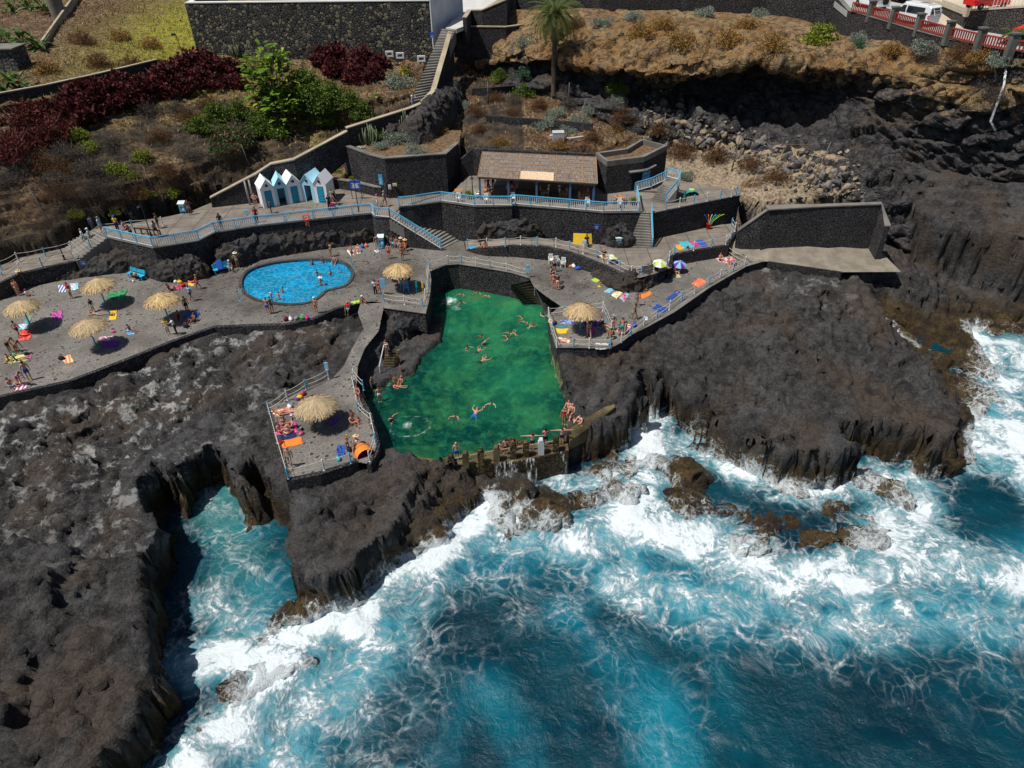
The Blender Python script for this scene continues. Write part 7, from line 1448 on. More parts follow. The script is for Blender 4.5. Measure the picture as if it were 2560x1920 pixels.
for e in [
 ('white and blue striped towel left of the red shirted person','a',[(735,320),(860,305),(870,400),(745,410)],ZD,'white','blue',0), ('light blue towel with pattern right of the red shirted person','a',[(880,300),(985,285),(985,365),(900,385)],ZD,'lblue','white',1),
 ('red floral towel under the man in black trunks','a',[(270,880),(410,870),(380,1000),(235,1020)],ZD,'red','coral',1), ('pale blue towel under the leftmost straw parasol','a',[(240,810),(350,790),(340,860),(250,880)],ZD,'lblue','white',1),
 ('grey green mat leaning out behind the leftmost parasol pole','a',[(350,700),(420,690),(360,800),(300,790)],ZD,'khaki','teal',1), ('lilac towel with blue figure beside the shade of the leftmost parasol','a',[(640,650),(780,630),(790,730),(680,780)],ZD,'pink','purple',1),
 ('bright green netted cloth behind the second parasol','a',[(1390,400),(1600,375),(1560,510),(1330,480)],ZD,'green','dgreen',1), ('plain yellow towel below the green cloth','a',[(1380,640),(1470,625),(1465,750),(1370,755)],ZD,'yellow',None,0),
 ('white floral towel above the purple one','a',[(1250,970),(1440,950),(1430,1000),(1240,1020)],ZD,'white','pink',1), ('deep purple towel under the lowest left parasol','a',[(1300,1030),(1510,1010),(1470,1105),(1270,1105)],ZD,'purple',None,0),
 ('white towel with orange stripes lying alone near the kerb','a',[(770,1220),(880,1190),(935,1280),(820,1310)],ZD,'cream','orange',0), ('mixed pale blankets at the far left of the deck','a',[(55,1210),(330,1170),(350,1260),(110,1310)],ZD,'cream','lime',1),
 ('pink and lilac cloth at the end of the pale blankets','a',[(330,1200),(400,1190),(390,1240),(300,1260)],ZD,'pink','purple',1), ('crimson towel in the lower left corner of the deck','a',[(150,1580),(340,1560),(340,1610),(170,1650)],ZD,'magenta','white',0),
 ('light blue checked towel under the lone boy','b',[(510,1280),(640,1250),(690,1350),(560,1370)],ZD,'lblue','blue',1), ('bright blue mat in the shade of the centre left parasol','b',[(1520,990),(1790,960),(1780,1040),(1510,1070)],ZD,'blue',None,0),
 ('dark red patterned rug above the centre left parasol','b',[(1300,540),(1480,500),(1500,570),(1310,590)],ZD,'maroon','pink',1), ('yellow towel beside the pink ring','b',[(1600,460),(1700,480),(1690,520),(1590,510)],ZD,'yellow',None,0),
 ('white towel under the couple by the lava ridge','c',[(60,600),(350,600),(400,680),(150,740)],ZD,'cream','white',1), ('dark clothes heap beside the locker column','c',[(700,600),(840,590),(850,660),(700,670)],ZD,'navy','white',1),
 ('yellow lounge mat lying on the deck edge','G',[(820,950),(890,930),(900,950),(840,975)],ZD,'lime',None,0), ('turquoise mat by the first rope posts','G',[(1840,470),(1940,465),(1950,490),(1850,492)],ZD+.3,'sky',None,0),
 ('lilac flowered blanket left of the right straw parasol','d',[(540,460),(800,450),(800,530),(530,530)],ZD,'lblue','purple',1), ('big yellow towel on the right platform','d',[(400,615),(700,615),(645,710),(420,705)],ZD,'yellow',None,0),
 ('thin teal mat above the yellow towel','d',[(450,575),(660,560),(665,580),(460,590)],ZD,'teal',None,0), ('dark striped rug under the right straw parasol','d',[(980,490),(1330,480),(1340,570),(1000,570)],ZD,'purple','navy',0),
 ('magenta towel in the shade of the right straw parasol','d',[(1000,580),(1160,600),(1180,740),(1110,740)],ZD,'magenta','purple',1), ('washed out coral towel near the front rope rail','d',[(480,770),(740,815),(700,890),(500,830)],ZD,'coral','cream',1),
 ('white towel with black pattern hanging at the front rope rail','d',[(1210,890),(1450,895),(1440,1000),(1190,1010)],ZD,'white','grey',1), ('pink towel at the right platform corner','d',[(1770,590),(1850,590),(1840,710),(1780,710)],ZD,'pink',None,0),
 ('red bathrobe dropped at the right platform corner','d',[(1770,530),(1860,530),(1870,600),(1790,590)],ZD,'red','white',1), ('pale blue crumpled towel by the right rope rail','d',[(2110,400),(2187,390),(2187,450),(2130,460)],ZD,'lblue','white',1),
 ('lime green towel beside the black lava rock','f',[(810,885),(880,840),(1005,875),(890,930)],ZD,'lime',None,0), ('light blue towel in the middle of the sun deck','f',[(1005,1080),(1110,985),(1200,1020),(1110,1090)],ZD,'lblue',None,0),
 ('yellow and white towel with black lines','f',[(1120,1120),(1240,1035),(1310,1090),(1210,1180)],ZD,'yellow','white',1), ('towel with big red disc on white and blue','f',[(1250,1170),(1350,1065),(1415,1110),(1330,1235)],ZD,'red','lblue',1),
 ('bright orange towel near the lava rock','f',[(1555,1130),(1740,1060),(1780,1100),(1630,1190)],ZD,'orange',None,0), ('small yellow cloth below the lime towel','f',[(905,985),(940,970),(970,990),(930,1002)],ZD,'yellow',None,0),
 ('long navy striped towel on the sun deck, upper one','f',[(1990,1190),(2150,1050),(2212,1080),(2050,1230)],ZD,'navy','blue',0), ('navy striped towel beside the rope rail, lower one','f',[(1770,1340),(1850,1265),(2030,1330),(1960,1410)],ZD,'navy','blue',0),
 ('second navy towel overlapping the upper striped one','H',[(1395,880),(1430,850),(1520,905),(1480,925)],ZD,'navy','grey',0), ('orange red towel near the rope rail at the right','H',[(1550,795),(1620,740),(1690,775),(1615,825)],ZD,'coral','orange',1),
 ('yellow towel partly under the sun terrace rope rail','H',[(1405,460),(1450,455),(1490,490),(1440,505)],ZM,'yellow','orange',0), ('turquoise mat on the upper sun terrace','H',[(1435,430),(1520,425),(1590,480),(1485,490)],ZM,'aqua',None,0),
 ('magenta mat on the upper sun terrace','H',[(1530,432),(1580,425),(1630,465),(1580,480)],ZM,'magenta',None,0), ('blue mat on the upper sun terrace','H',[(1585,418),(1640,412),(1700,465),(1640,475)],ZM,'blue',None,0),
 ('white and mint towels behind the bald person','f',[(930,500),(1150,480),(1230,555),(1000,560)],ZM,'white','lime',1), ('dark blue mat behind the lime parasol','H',[(1170,630),(1230,620),(1250,650),(1200,670)],ZM,'navy',None,0),
 ('yellow mat left of the lime parasol','H',[(1145,645),(1175,640),(1220,680),(1195,690)],ZM,'yellow',None,0), ('pale towel under the trio by the ramp corner','H',[(1760,575),(1900,560),(1940,620),(1800,610)],ZD,'white','pink',1),
 ('yellow green towel under the purple striped parasol','H',[(1380,715),(1455,705),(1460,740),(1385,740)],ZD,'yellow','aqua',1), ('colourful beach toys and mat on the upper terrace','H',[(1485,10),(1590,20),(1600,38),(1490,32)],ZT,'blue','yellow',0),
 ('peach towel under the woman with raised knees','e',[(250,470),(560,400),(660,450),(350,570)],ZB,'coral','cream',1), ('pink flowered blanket on the near platform','e',[(360,690),(690,640),(740,840),(350,890)],ZB,'magenta','pink',1),
 ('navy towel between pink blanket and orange mat','e',[(400,890),(690,850),(700,915),(420,985)],ZB,'navy',None,0), ('long bright orange mat on the near platform','e',[(430,990),(780,910),(820,1030),(460,1115)],ZB,'orange','yellow',0) if False else ('long bright orange mat on the near platform','e',[(430,990),(780,910),(820,1030),(460,1115)],ZB,'orange',None,0),
 ('royal blue towel laid upright on the near platform','e',[(1400,1060),(1530,1060),(1545,1240),(1390,1240)],ZB,'blue','navy',1), ('orange red mat right of the near straw parasol','e',[(1700,590),(1770,570),(1795,690),(1720,690)],ZB,'coral',None,0),
 ('violet cloth in the shade of the near parasol','e',[(1260,690),(1390,540),(1440,590),(1330,720)],ZB,'purple',None,0), ('pale towel left of the near straw parasol','e',[(560,500),(680,470),(700,520),(600,560)],ZB,'lblue','white',0),
]: towel(*e)
# ------------------------------------------------------------------ bags, buckets, small things
def bag(label, r, u, v, z, c, c2=None, s=.3, nm='bag', cat='bag'):
    p = at(*q(r, u, v), z); t = thing(nm, label, cat, p, u % 3, 'bags and beach things on the decks'); m = MB(); sg = random.Random(len(label)); pf = []
    for k in range(7): a = k / 6; pf.append((s * (.55 + .35 * math.sin(a * math.pi)) * (1 - .35 * a) * (sg.uniform(.9, 1.1)), a * s * 1.1))
    m.lathe(pf, 10, sx=1.25, sy=.8); m.build('sack', CM(c), t, True)
    m = MB(); m.tube([(-s * .4, 0, s), (-s * .2, 0, s * 1.5), (s * .2, 0, s * 1.5), (s * .4, 0, s)], .02, 5); m.build('handle', CM(c2 or c), t); return t
for e in [('red bag in the row below the swimming pool','G',262,1110,ZD,'maroon',None), ('white bag in the row below the swimming pool','G',302,1105,ZD,'white',None), ('grey bag in the row below the swimming pool','G',355,1100,ZD,'grey',None), ('green and white bag in the row below the pool','G',405,1095,ZD,'green','white'), ('magenta bag closing the row below the pool','G',443,1098,ZD,'magenta',None),
 ('blue bag by the lava ridge behind the pool','c',425,545,ZD,'blue','white'), ('red topped bucket bag by the lava ridge','c',515,520,ZD,'coral',None), ('pale blue bag beside the locker column','c',880,560,ZD,'lblue',None), ('dark blue backpack below the white chairs','f',600,720,ZD,'blue',None), ('white and teal bag right of the white chairs','f',530,680,ZD,'white','teal'), ('orange cup bag right of the white chairs','f',480,680,ZD,'orange',None,.18),
 ('red and navy bag under the lava rock','f',945,820,ZD,'navy','red'), ('white plastic bag under the first bench','b',650,445,ZD,'white',None,.18), ('yellow bag among the pile by the lava ridge','b',1455,470,ZD,'yellow',None,.28), ('red bag among the pile by the lava ridge','b',1510,530,ZD,'red',None,.3), ('white bag among the pile by the lava ridge','b',1390,460,ZD,'white','blue',.28), ('dark grey bag at the right of the pile','b',1580,430,ZD,'grey',None,.25),
 ('black bag in the shade by the white shorts woman','b',1560,1230,ZD,'black','pink',.3), ('pink and black bag above the purple towel','b',300,1320,ZD,'pink','black',.22), ('red and blue bag at the rail above the near parasol','e',820,190,ZB,'red','lblue',.28), ('yellow bag above the near straw parasol','e',765,245,ZB,'yellow',None,.26), ('lilac bag left of the yellow one','e',720,280,ZB,'purple','white',.2), ('blue white parcel behind the peach towel','e',590,410,ZB,'white','blue',.3),
 ('red bucket bag at the corner of the orange mat','e',430,1030,ZB,'red',None,.2), ('pink round bag right of the pink blanket','e',790,870,ZB,'pink',None,.22), ('black and white bag right of the pink blanket','e',790,800,ZB,'black','white',.2), ('green plastic basket by the seaward rope rail','e',1430,1310,ZB,'aqua','green',.28), ('black bag of the woman bending down','e',1610,1150,ZB,'black',None,.28), ('dark bag at the left corner of the right platform','d',430,530,ZD,'navy','purple',.25),
 ('black bag at the front corner of the right platform','d',1480,930,ZD,'black',None,.25), ('blue bag at the rope rail by the pink towel','d',1930,570,ZD,'blue',None,.3), ('purple bag leaning on the first blanket pile at left','a',180,1210,ZD,'green','white',.2), ('black bag on the pale blankets at far left','a',340,1195,ZD,'black',None,.22), ('black jacket heap left of the striped orange towel','a',780,1250,ZD,'black','brown',.3), ('lime balloon bag by the far left steps','a',155,330,ZD,'lime','white',.35),
 ('black bag beside the magenta mat','H',1520,490,ZM,'black','blue',.22), ('dark bag under the lime parasol','H',1250,665,ZM,'maroon',None,.22), ('black bin bag beside the noodle bucket','H',1650,285,ZM,'black',None,.35), ('red bag behind the rope rail near the bald person','f',900,520,ZM,'red',None,.2)]: bag(*e)
def ring(label, r, u, v, z, c, Rr=.32, tube=.09, tilt=0, cat='swim ring'):
    m = MB(); n = 24; V = []
    for i in range(n):
        for j in range(8): a = 2 * math.pi * i / n; b = 2 * math.pi * j / 8; V.append(((Rr + tube * math.cos(b)) * math.cos(a), (Rr + tube * math.cos(b)) * math.sin(a), tube * (1 + math.sin(b))))
    m.add(V, [(i * 8 + j, ((i + 1) % n) * 8 + j, ((i + 1) % n) * 8 + (j + 1) % 8, i * 8 + (j + 1) % 8) for i in range(n) for j in range(8)])
    o = m.build(cat.replace(' ', '_'), CM(c), None, True); o.location = at(*q(r, u, v), z); o.rotation_euler = (R(tilt), 0, 0); return tag(o, label, cat)
ring('navy swim ring behind the rope rail of the middle path', 'f', 1165, 610, ZM, 'navy'); ring('pink and red swim ring beside the pile of bags', 'b', 1660, 440, ZD, 'coral', .28)
ring('white ring hung on the rope post of the right platform', 'd', 350, 475, ZD + .5, 'cream', .14, .06, 60)
o = ring('orange lifebuoy hanging on the promenade balustrade', 'i', 1350, 1330, ZP + .55, 'coral', .30, .07, 90, 'lifebuoy'); o.location += Vector((0, -.12, .15))
m = MB(); rg = random.Random(3)
for k in range(9): m.tube([(rg.uniform(-.15,.15), 0, .1), (rg.uniform(-.25,.25), rg.uniform(-.05,.02), -.25), (rg.uniform(-.2,.2), rg.uniform(-.05,.02), -.5 - rg.random() * .35)], .025, 5)
o2 = m.build('lifebuoy_rope', CM('coral')); o2.location = o.location + Vector((0, -.05, -.15)); tag(o2, 'tangle of orange rescue rope hanging under the lifebuoy', 'rope')
def ball(label, r, u, v, z, c, s=.16):
    p = at(*q(r, u, v), z); m = MB(); m.lathe([(s * math.sin(math.pi * k / 10), s - s * math.cos(math.pi * k / 10)) for k in range(1, 10)], 14); o = m.build('beach_ball', cloth_mat(c, 'green', 1), None, True); o.location = p; tag(o, label, 'ball')
# ------------------------------------------------------------------ benches, chairs, tables, lockers, signs
def bench(label, r, a, b, z, seatc='sky'):
    A, B = at(*q(r, *a), z), at(*q(r, *b), z); t = thing('bench', label, 'bench', A, math.atan2((B - A).y, (B - A).x), 'blue benches against the rocks'); w = (B - A).length; mt = flat('bench_blue', (.03, .42, .62), .5)
    m = MB()
    for k in range(4): m.box((w / 2, .08 + k * .125, .44), (w, .11, .04))
    m.build('seat', mt, t); m = MB()
    for k in range(3): m.box((w / 2, .58 + k * .03, .56 + k * .13), (w, .03, .11))
    m.build('backrest', mt, t)
    for x in (.12, w - .12):
        m = MB(); m.box((x, .1, .22), (.07, .07, .42)); m.box((x, .5, .22), (.07, .07, .42)); m.bar((x, .5, .4), (x, .66, .9), .06); m.box((x, .3, .40), (.06, .5, .06)); m.build('leg', mt, t)
    return t
bench('blue bench with a melon ball and blue bag, left of the pool', 'b', (545, 370), (800, 440), ZD)
bench('blue bench with a blue float, nearest the swimming pool', 'F', (1860, 720), (2010, 680), ZD)
bench('blue bench full of people below the wide stairs', 'c', (1080, 545), (1400, 575), ZD)
ball('watermelon coloured ball on the blue bench', 'b', 685, 350, ZD + .5, 'coral', .2); bag('navy bag beside the ball on the bench', 'b', 630, 330, ZD + .48, 'navy', None, .22)
m = MB(); m.prism([(-.25,-.1),(.25,-.1),(.3,0),(.25,.1),(-.25,.1)], 0, .9); o = m.build('body_board', CM('blue'), None); o.location = at(*q('F', 1905, 665), ZD + .5); o.rotation_euler = (R(-25), 0, R(20)); tag(o, 'royal blue float standing on the bench nearest the pool', 'float')
def chair(label, r, u, v, z, rz, group='white plastic chairs by the curved wall', mt=None):
    p = at(*q(r, u, v), z); t = thing('plastic_chair', label, 'chair', p, R(rz), group); mt = mt or flat('white_plastic', (.78,.78,.76), .4)
    m = MB(); m.box((0, 0, .43), (.46, .44, .035)); m.build('seat', mt, t)
    for x in (-.2, .2):
        for y in (-.19, .19): m = MB(); m.bar((x * 1.15, y * 1.2, 0), (x, y, .43), .045); m.build('leg', mt, t)
        m = MB(); m.bar((x * 1.12, -.2, .64), (x * 1.12, .22, .66), .05, .03); m.bar((x * 1.12, -.2, .43), (x * 1.12, -.2, .64), .035); m.build('armrest', mt, t)
    m = MB()
    for k in range(5): m.bar((-.18 + k * .09, .21, .45), (-.17 + k * .085, .30, .86), .045, .02)
    m.bar((-.22, .31, .88), (.22, .31, .88), .03, .07); m.build('backrest', mt, t); return t
chair('empty white plastic chair, leftmost of the three by the wall', 'f', 170, 625, ZD, 0); chair('white plastic chair holding a blue and pink towel', 'f', 265, 655, ZD, 10); chair('white plastic chair holding a beige towel, rightmost of three', 'f', 365, 680, ZD, -10)
bag('blue and pink towel heaped on the middle white chair', 'f', 280, 600, ZD + .46, 'lblue', 'pink', .24); bag('beige cloth heaped on the right white chair', 'f', 375, 620, ZD + .46, 'cream', 'blue', .2)
def table(label, r, u, v, z, s=.8, group='bar tables', c=(.42,.20,.07)):
    p = at(*q(r, u, v), z); t = thing('table', label, 'table', p, 0, group); mt = flat('table_wood', c, .6, .25); m = MB()
    for k in range(5): m.box((-s / 2 + s * (k + .5) / 5, 0, .73), (s / 5 - .015, s, .04))
    m.build('tabletop', mt, t)
    for x in (-1, 1):
        for y in (-1, 1): m = MB(); m.box((x * s * .42, y * s * .42, .355), (.06, .06, .71)); m.build('leg', mt, t)
    return t
table('orange wood table standing in the sun right of the bar', 'l', 1020, 960, ZT, 1.0); table('wooden table at the left end of the bar', 'k', 690, 850, ZT); table('pale wooden table left of the potted bush', 'k', 185, 850, ZT, .8, 'bar tables', (.55,.33,.16))
table('wooden table under the second bar post', 'k', 1110, 790, ZT); table('wooden table in the middle of the bar', 'k', 1670, 860, ZT); table('wooden table right of the middle of the bar', 'k', 1990, 880, ZT); table('wooden table at the right end of the bar', 'l', 440, 900, ZT)
for i, (r, u, v, rz, lb) in enumerate((('k',180,930,0,'chair behind the balustrade at the pale table'), ('k',500,860,30,'white chair folded by the first bar post'), ('k',660,950,0,'white chair behind the balustrade left of the bar posts'), ('k',1120,930,0,'white chair behind the balustrade below the second post'), ('l',470,1010,0,'white chair behind the balustrade at the right of the bar'), ('l',1030,1030,0,'white chair on the near side of the sunny table'), ('l',930,960,-70,'grey blue chair left of the sunny table'), ('l',1110,930,80,'grey blue chair right of the sunny table'), ('c',1440,1540,0,'sky blue chair under the far straw parasol'))):
    chair(lb, r, u, v, ZD if r == 'c' else ZT, rz, 'chairs of the bar and corner', flat('chair_sky', (.05,.4,.7), .5) if r == 'c' else (flat('chair_grey_blue', (.2,.26,.36), .5) if 'grey blue' in lb else None))
def locker(label, r, u, v, z, rz=0):
    p = at(*q(r, u, v), z); t = thing('recycling_stand', label, 'bin stand', p, R(rz), 'blue and white bin stands'); mt = flat('stand_blue', (.05,.38,.55), .5)
    m = MB(); m.box((0, 0, .62), (.6, .42, .85)); m.build('cabinet', mt, t); m = MB(); m.box((0, -.215, .9), (.5, .02, .24)); m.box((.12, -.215, .5), (.22, .02, .3)); m.build('panel', M_WHITE, t)
    m = MB(); m.add([(-.36,-.32,1.06),(.36,-.32,1.06),(.36,.26,1.22),(-.36,.26,1.22),(-.36,-.32,1.10),(.36,-.32,1.10),(.36,.26,1.26),(-.36,.26,1.26)], [(3,2,1,0),(4,5,6,7),(0,1,5,4),(1,2,6,5),(2,3,7,6),(3,0,4,7)]); m.build('lid', flat('pale_lid', (.6,.72,.76), .4), t)
    for x in (-.26, .26):
        for y in (-.17, .17): m = MB(); m.box((x, y, .1), (.06, .06, .2)); m.build('leg', mt, t)
locker('blue bin stand on the promenade beside the reddish topped person', 'g', 1600, 320, ZP); locker('blue bin stand at the wall behind the blue bench', 'c', 870, 510, ZD); locker('blue and white bin stand by the round lava outcrop', 'f', 1235, 365, ZM)
def sign(label, r, u, v, z, w, h, pole, c, text=None, lines=0, rz=0, tc='white', group=None, two=False):
    p = at(*q(r, u, v), z); t = thing('sign', label, 'sign', p, R(rz), group); m = MB(); m.box((0, 0, pole + h / 2), (w, .05, h)); bd = m.build('board', CM(c) if isinstance(c, str) else c, t)
    if pole > .3 and not any(w_ in label for w_ in ('wall', 'fixed')):
        for x in ((-w * .46, w * .46) if two else (0,)): m = MB(); m.box((x, .04, (pole + h) / 2), (.06, .05, pole + h)); m.build('post', flat('sign_post', (.05,.05,.06), .6) if two else M_WHITE, t)
    if text:
        cu = bpy.data.curves.new('lettering', 'FONT'); cu.body = text; cu.align_x = 'CENTER'; cu.size = w * 1.5 / max(3, len(text)); cu.extrude = .004; o = bpy.data.objects.new('lettering', cu); col.objects.link(o); o.parent = bd; o.rotation_euler = (R(90), 0, 0); o.location = (0, -.031, pole + h * .8); cu.materials.append(CM(tc))
    m = MB(); rg = random.Random(len(label))
    for k in range(lines): L = w * rg.uniform(.4, .8); m.box((rg.uniform(-.05, .05) * w, -.028, pole + h * (.12 + .58 * k / max(1, lines))), (L, .008, h * .05))
    if lines: m.build('printed_lines', CM(tc), bd)
    return t
sign('large blue information board on black posts beside the cabins', 'i', 2520, 900, ZP, 1.15, .95, 1.15, 'blue', None, 7, 0, 'white', None, True)
sign('tall blue notice fixed to the rounded planter wall', 'j', 900, 900, ZP, .42, 1.1, 1.6, 'sky', None, 5)
sign('small white notice on the planter wall beside the blue one', 'j', 1085, 900, ZP, .3, .5, 1.1, 'white', None, 4, 0, 'grey'); sign('small pale notice at the right on the planter wall', 'j', 1205, 880, ZP, .45, .32, 1.35, 'cream', None, 3, 0, 'grey')
sign('blue and white wheelchair access sign on the terrace wall', 'f', 880, 330, ZM, .42, .5, 1.7, 'blue', None, 3); sign('small blue sign low on the wall by the left stairs', 'g', 150, 1330, ZD, .5, .3, 1.55, 'blue', None, 2)
sign('pale blue notice board at the corner rope rail by the far parasol', 'c', 920, 1640, ZD, .5, .95, .75, 'lblue', None, 0); sign('white notice on a rope post before the yellow board', 'f', 690, 470, ZM, .42, .5, .95, 'white', None, 2, 0, 'lblue')
sign('pale notice on the rope post above the wet steps', 'H', 138, 740, ZD, .4, .85, .5, 'lblue', None, 2); sign('small pale notice on the promenade balustrade left of the cabins', 'i', 25, 1480, ZP, .4, .45, 1.05, 'lblue', None, 1); sign('pale slim notice on the landward rail of the near platform', 'J', 630, 305, ZB, .3, .7, .9, 'lblue', None, 2)
sign('small blue notice at the foot of the rubble wall by the steps', 'n', 1600, 300, 17.2, .55, .7, 2.0, 'blue', None, 3)
# yellow board, tent, beach parasols, noodles
m = MB(); m.box((0, 0, .55), (1.3, .08, 1.1)); o = m.build('foam_board', CM('yellow')); o.location = at(*q('f', 650, 340), ZM) + Vector((-.15, .25, 0)); o.rotation_euler = (R(-18), 0, R(-8)); tag(o, 'big yellow foam board leaning on the terrace wall', 'board')
m = MB(); m.box((0, 0, .5), (.45, .06, 1.0)); o = m.build('foam_board', CM('yellow')); o.location = at(*q('f', 780, 320), ZM) + Vector((.05, .1, 0)); o.rotation_euler = (R(-18), 0, R(12)); tag(o, 'narrow yellow foam board right of the person in black', 'board')
t = thing('noodle_bucket', 'red bucket on the sun terrace beside the wall', 'bucket', at(*q('H', 1695, 318), ZM)); m = MB(); m.lathe([(.2, 0), (.26, .55), (.27, .56), (.24, .55), (.18, .05)], 16); m.build('tub', CM('red'), t, True)
for k, (cc, lb) in enumerate((('blue','violet blue'),('orange','orange'),('cream','cream'),('aqua','turquoise'),('green','green'),('lime','lime'))):
    m = MB(); dx = -.25 + k * .17; m.tube([(dx * .2, 0, .1), (dx * .6, .02, .8), (dx * 1.6, .05, 1.35), (dx * 2.4, .05, 1.55)], .035, 8); o = m.build('pool_noodle', CM(cc), None, True); o.location = t.location; tag(o, f'{lb} pool noodle standing in the red bucket', 'pool noodle', 'pool noodles in the red bucket')
def brolly(label, r, u, v, z, c1, c2, h=1.3, Rr=.85, tilt=12):
    p = at(*q(r, u, v), z); t = thing('beach_parasol', label, 'parasol', p); m = MB(); m.tube([(0, 0, 0), (0, 0, h + .3)], .02, 6); m.build('pole', M_WHITE, t); m = MB(); n = 8; V = [(0, 0, .34)]; Fc = []; mi = []
    for rr, zz in ((.35, .28), (.7, .15), (1, 0)):
        for k in range(n): a = 2 * math.pi * k / n; V.append((Rr * rr * math.cos(a), Rr * rr * math.sin(a), zz))
    for k in range(n): j = (k + 1) % n; Fc += [(0, 1 + k, 1 + j), (1 + k, 1 + n + k, 1 + n + j, 1 + j), (1 + n + k, 1 + 2 * n + k, 1 + 2 * n + j, 1 + n + j)]; mi += [k % 2] * 3
    V += [(x, y, zz - .015) for x, y, zz in V]; nn = 1 + 3 * n; Fc += [tuple(i + nn for i in f_[::-1]) for f_ in Fc]; mi += mi
    m.v = V; m.f = Fc; m.m = mi; o = m.build('canopy', [CM(c1), CM(c2)], t); o.location = (0, 0, h); o.rotation_euler = (R(tilt), 0, 0)
brolly('lime green and white beach parasol above the rope rail', 'H', 1270, 680, ZM, 'lime', 'white', .75, .68); brolly('purple and green striped beach parasol against the lava rock', 'H', 1440, 690, ZD, 'purple', 'lblue', .8, .68)
t = thing('beach_tent', 'orange pop up beach tent on the near platform', 'tent', at(*q('e', 1850, 1170), ZB), R(28)); m = MB(); V = []; n = 9
for i in range(n):
    a = math.pi * i / (n - 1)
    for y, s in ((-.62, 1), (0, 1.02), (.62, .55)): V.append((.62 * math.cos(a) * s, y, .62 * math.sin(a) * s))
m.add(V, [(i * 3 + j, (i + 1) * 3 + j, (i + 1) * 3 + j + 1, i * 3 + j + 1) for i in range(n - 1) for j in range(2)] + [tuple(i * 3 + 2 for i in range(n))]); m.build('canopy', CM('orange'), t, True)
m = MB(); m.bar((-.5, .1, .42), (.5, .1, .42), .05, .03); m.tube([(.64 * math.cos(math.pi * i / 8), 0, .64 * math.sin(math.pi * i / 8)) for i in range(9)], .02, 5); m.build('dark_band', CM('brown'), t); m = MB(); m.box((0, 0, .012), (1.2, 1.2, .02)); m.build('groundsheet', CM('maroon'), t)
t = thing('beach_tent', 'low turquoise and blue beach shelter on the upper terrace', 'tent', at(*q('l', 2212, 800), ZT), 0); m = MB(); V = []
for i in range(n):
    a = math.pi * i / (n - 1)
    for y, s in ((-.6, 1), (0, 1), (.6, .5)): V.append((.75 * math.cos(a) * s, y, .55 * math.sin(a) * s))
m.add(V, [(i * 3 + j, (i + 1) * 3 + j, (i + 1) * 3 + j + 1, i * 3 + j + 1) for i in range(n - 1) for j in range(2)]); m.build('canopy', [CM('teal')], t, True); m = MB(); m.box((0, -.1, .57), (.5, .5, .03)); m.build('panel', CM('lime'), t)
t.location = at(*q('C', 1545, 1680), ZT)
# paddles, poles, pushchair
for (u, v, cc, lb) in ((1660, 1640, 'teal', 'teal and yellow paddle stuck up in the railed corner'), (1800, 1650, 'yellow', 'yellow paddle leaning in the railed corner')):
    m = MB(); m.bar((0, 0, 0), (.12, .1, .8), .03); m.prism([(.02,.05),(.2,.05),(.2,.12),(.02,.12)], .75, 1.35); o = m.build('paddle', CM(cc)); o.location = at(*q('c', u, v), ZD); tag(o, lb, 'paddle')
for (r, u, v, h, lb) in (('c', 215, 1020, 1.5, 'pale blue pole at the right rim of the swimming pool'), ('F', 2075, 940, 1.2, 'blue pole at the left rim of the swimming pool')):
    m = MB(); m.tube([(0, 0, 0), (-.15, 0, h)], .04, 8); m.lathe([(.1, 0), (.1, .04)], 10); o = m.build('pole', M_BLUE); o.location = at(*q(r, u, v), ZD); tag(o, lb, 'pole')
for (u, v, lb) in ((740, 680, 'grey step ladder plates at the right end of the pool'), (-90, 880, 'grey step ladder plates at the left end of the pool')):
    r = 'G'; t = thing('pool_ladder', lb, 'ladder', at(*q(r, u, v), ZD)); m = MB()
    for k in range(3): m.box((0, -.2 * k, -.12 - .2 * k), (.55, .16, .04))
    m.build('treads', M_CONC, t)
    for x in (-.3, .3): m = MB(); m.tube([(x, .25, 0), (x, .2, .5), (x, -.1, .5), (x, -.5, -.6)], .025, 6); m.build('rail', M_BLUE, t)
t = thing('pushchair', 'pink and black pushchair on the promenade right of the cabins', 'pushchair', at(*q('i', 1950, 1130), ZP), R(-60)); m = MB(); m.box((0, 0, .5), (.45, .6, .3)); m.build('seat', CM('pink'), t)
for x in (-.25, .25):
    for y in (-.35, .35): m = MB(); m.lathe([(.12, -.02), (.12, .02)], 12); o = m.build('wheel', M_TYRE, t); o.rotation_euler = (0, R(90), 0); o.location = (x, y, .12)
m = MB(); m.bar((-.2, .3, .2), (-.2, -.6, 1.0), .03); m.bar((.2, .3, .2), (.2, -.6, 1.0), .03); m.bar((-.2, -.6, 1.0), (.2, -.6, 1.0), .04); m.build('frame', CM('black'), t)
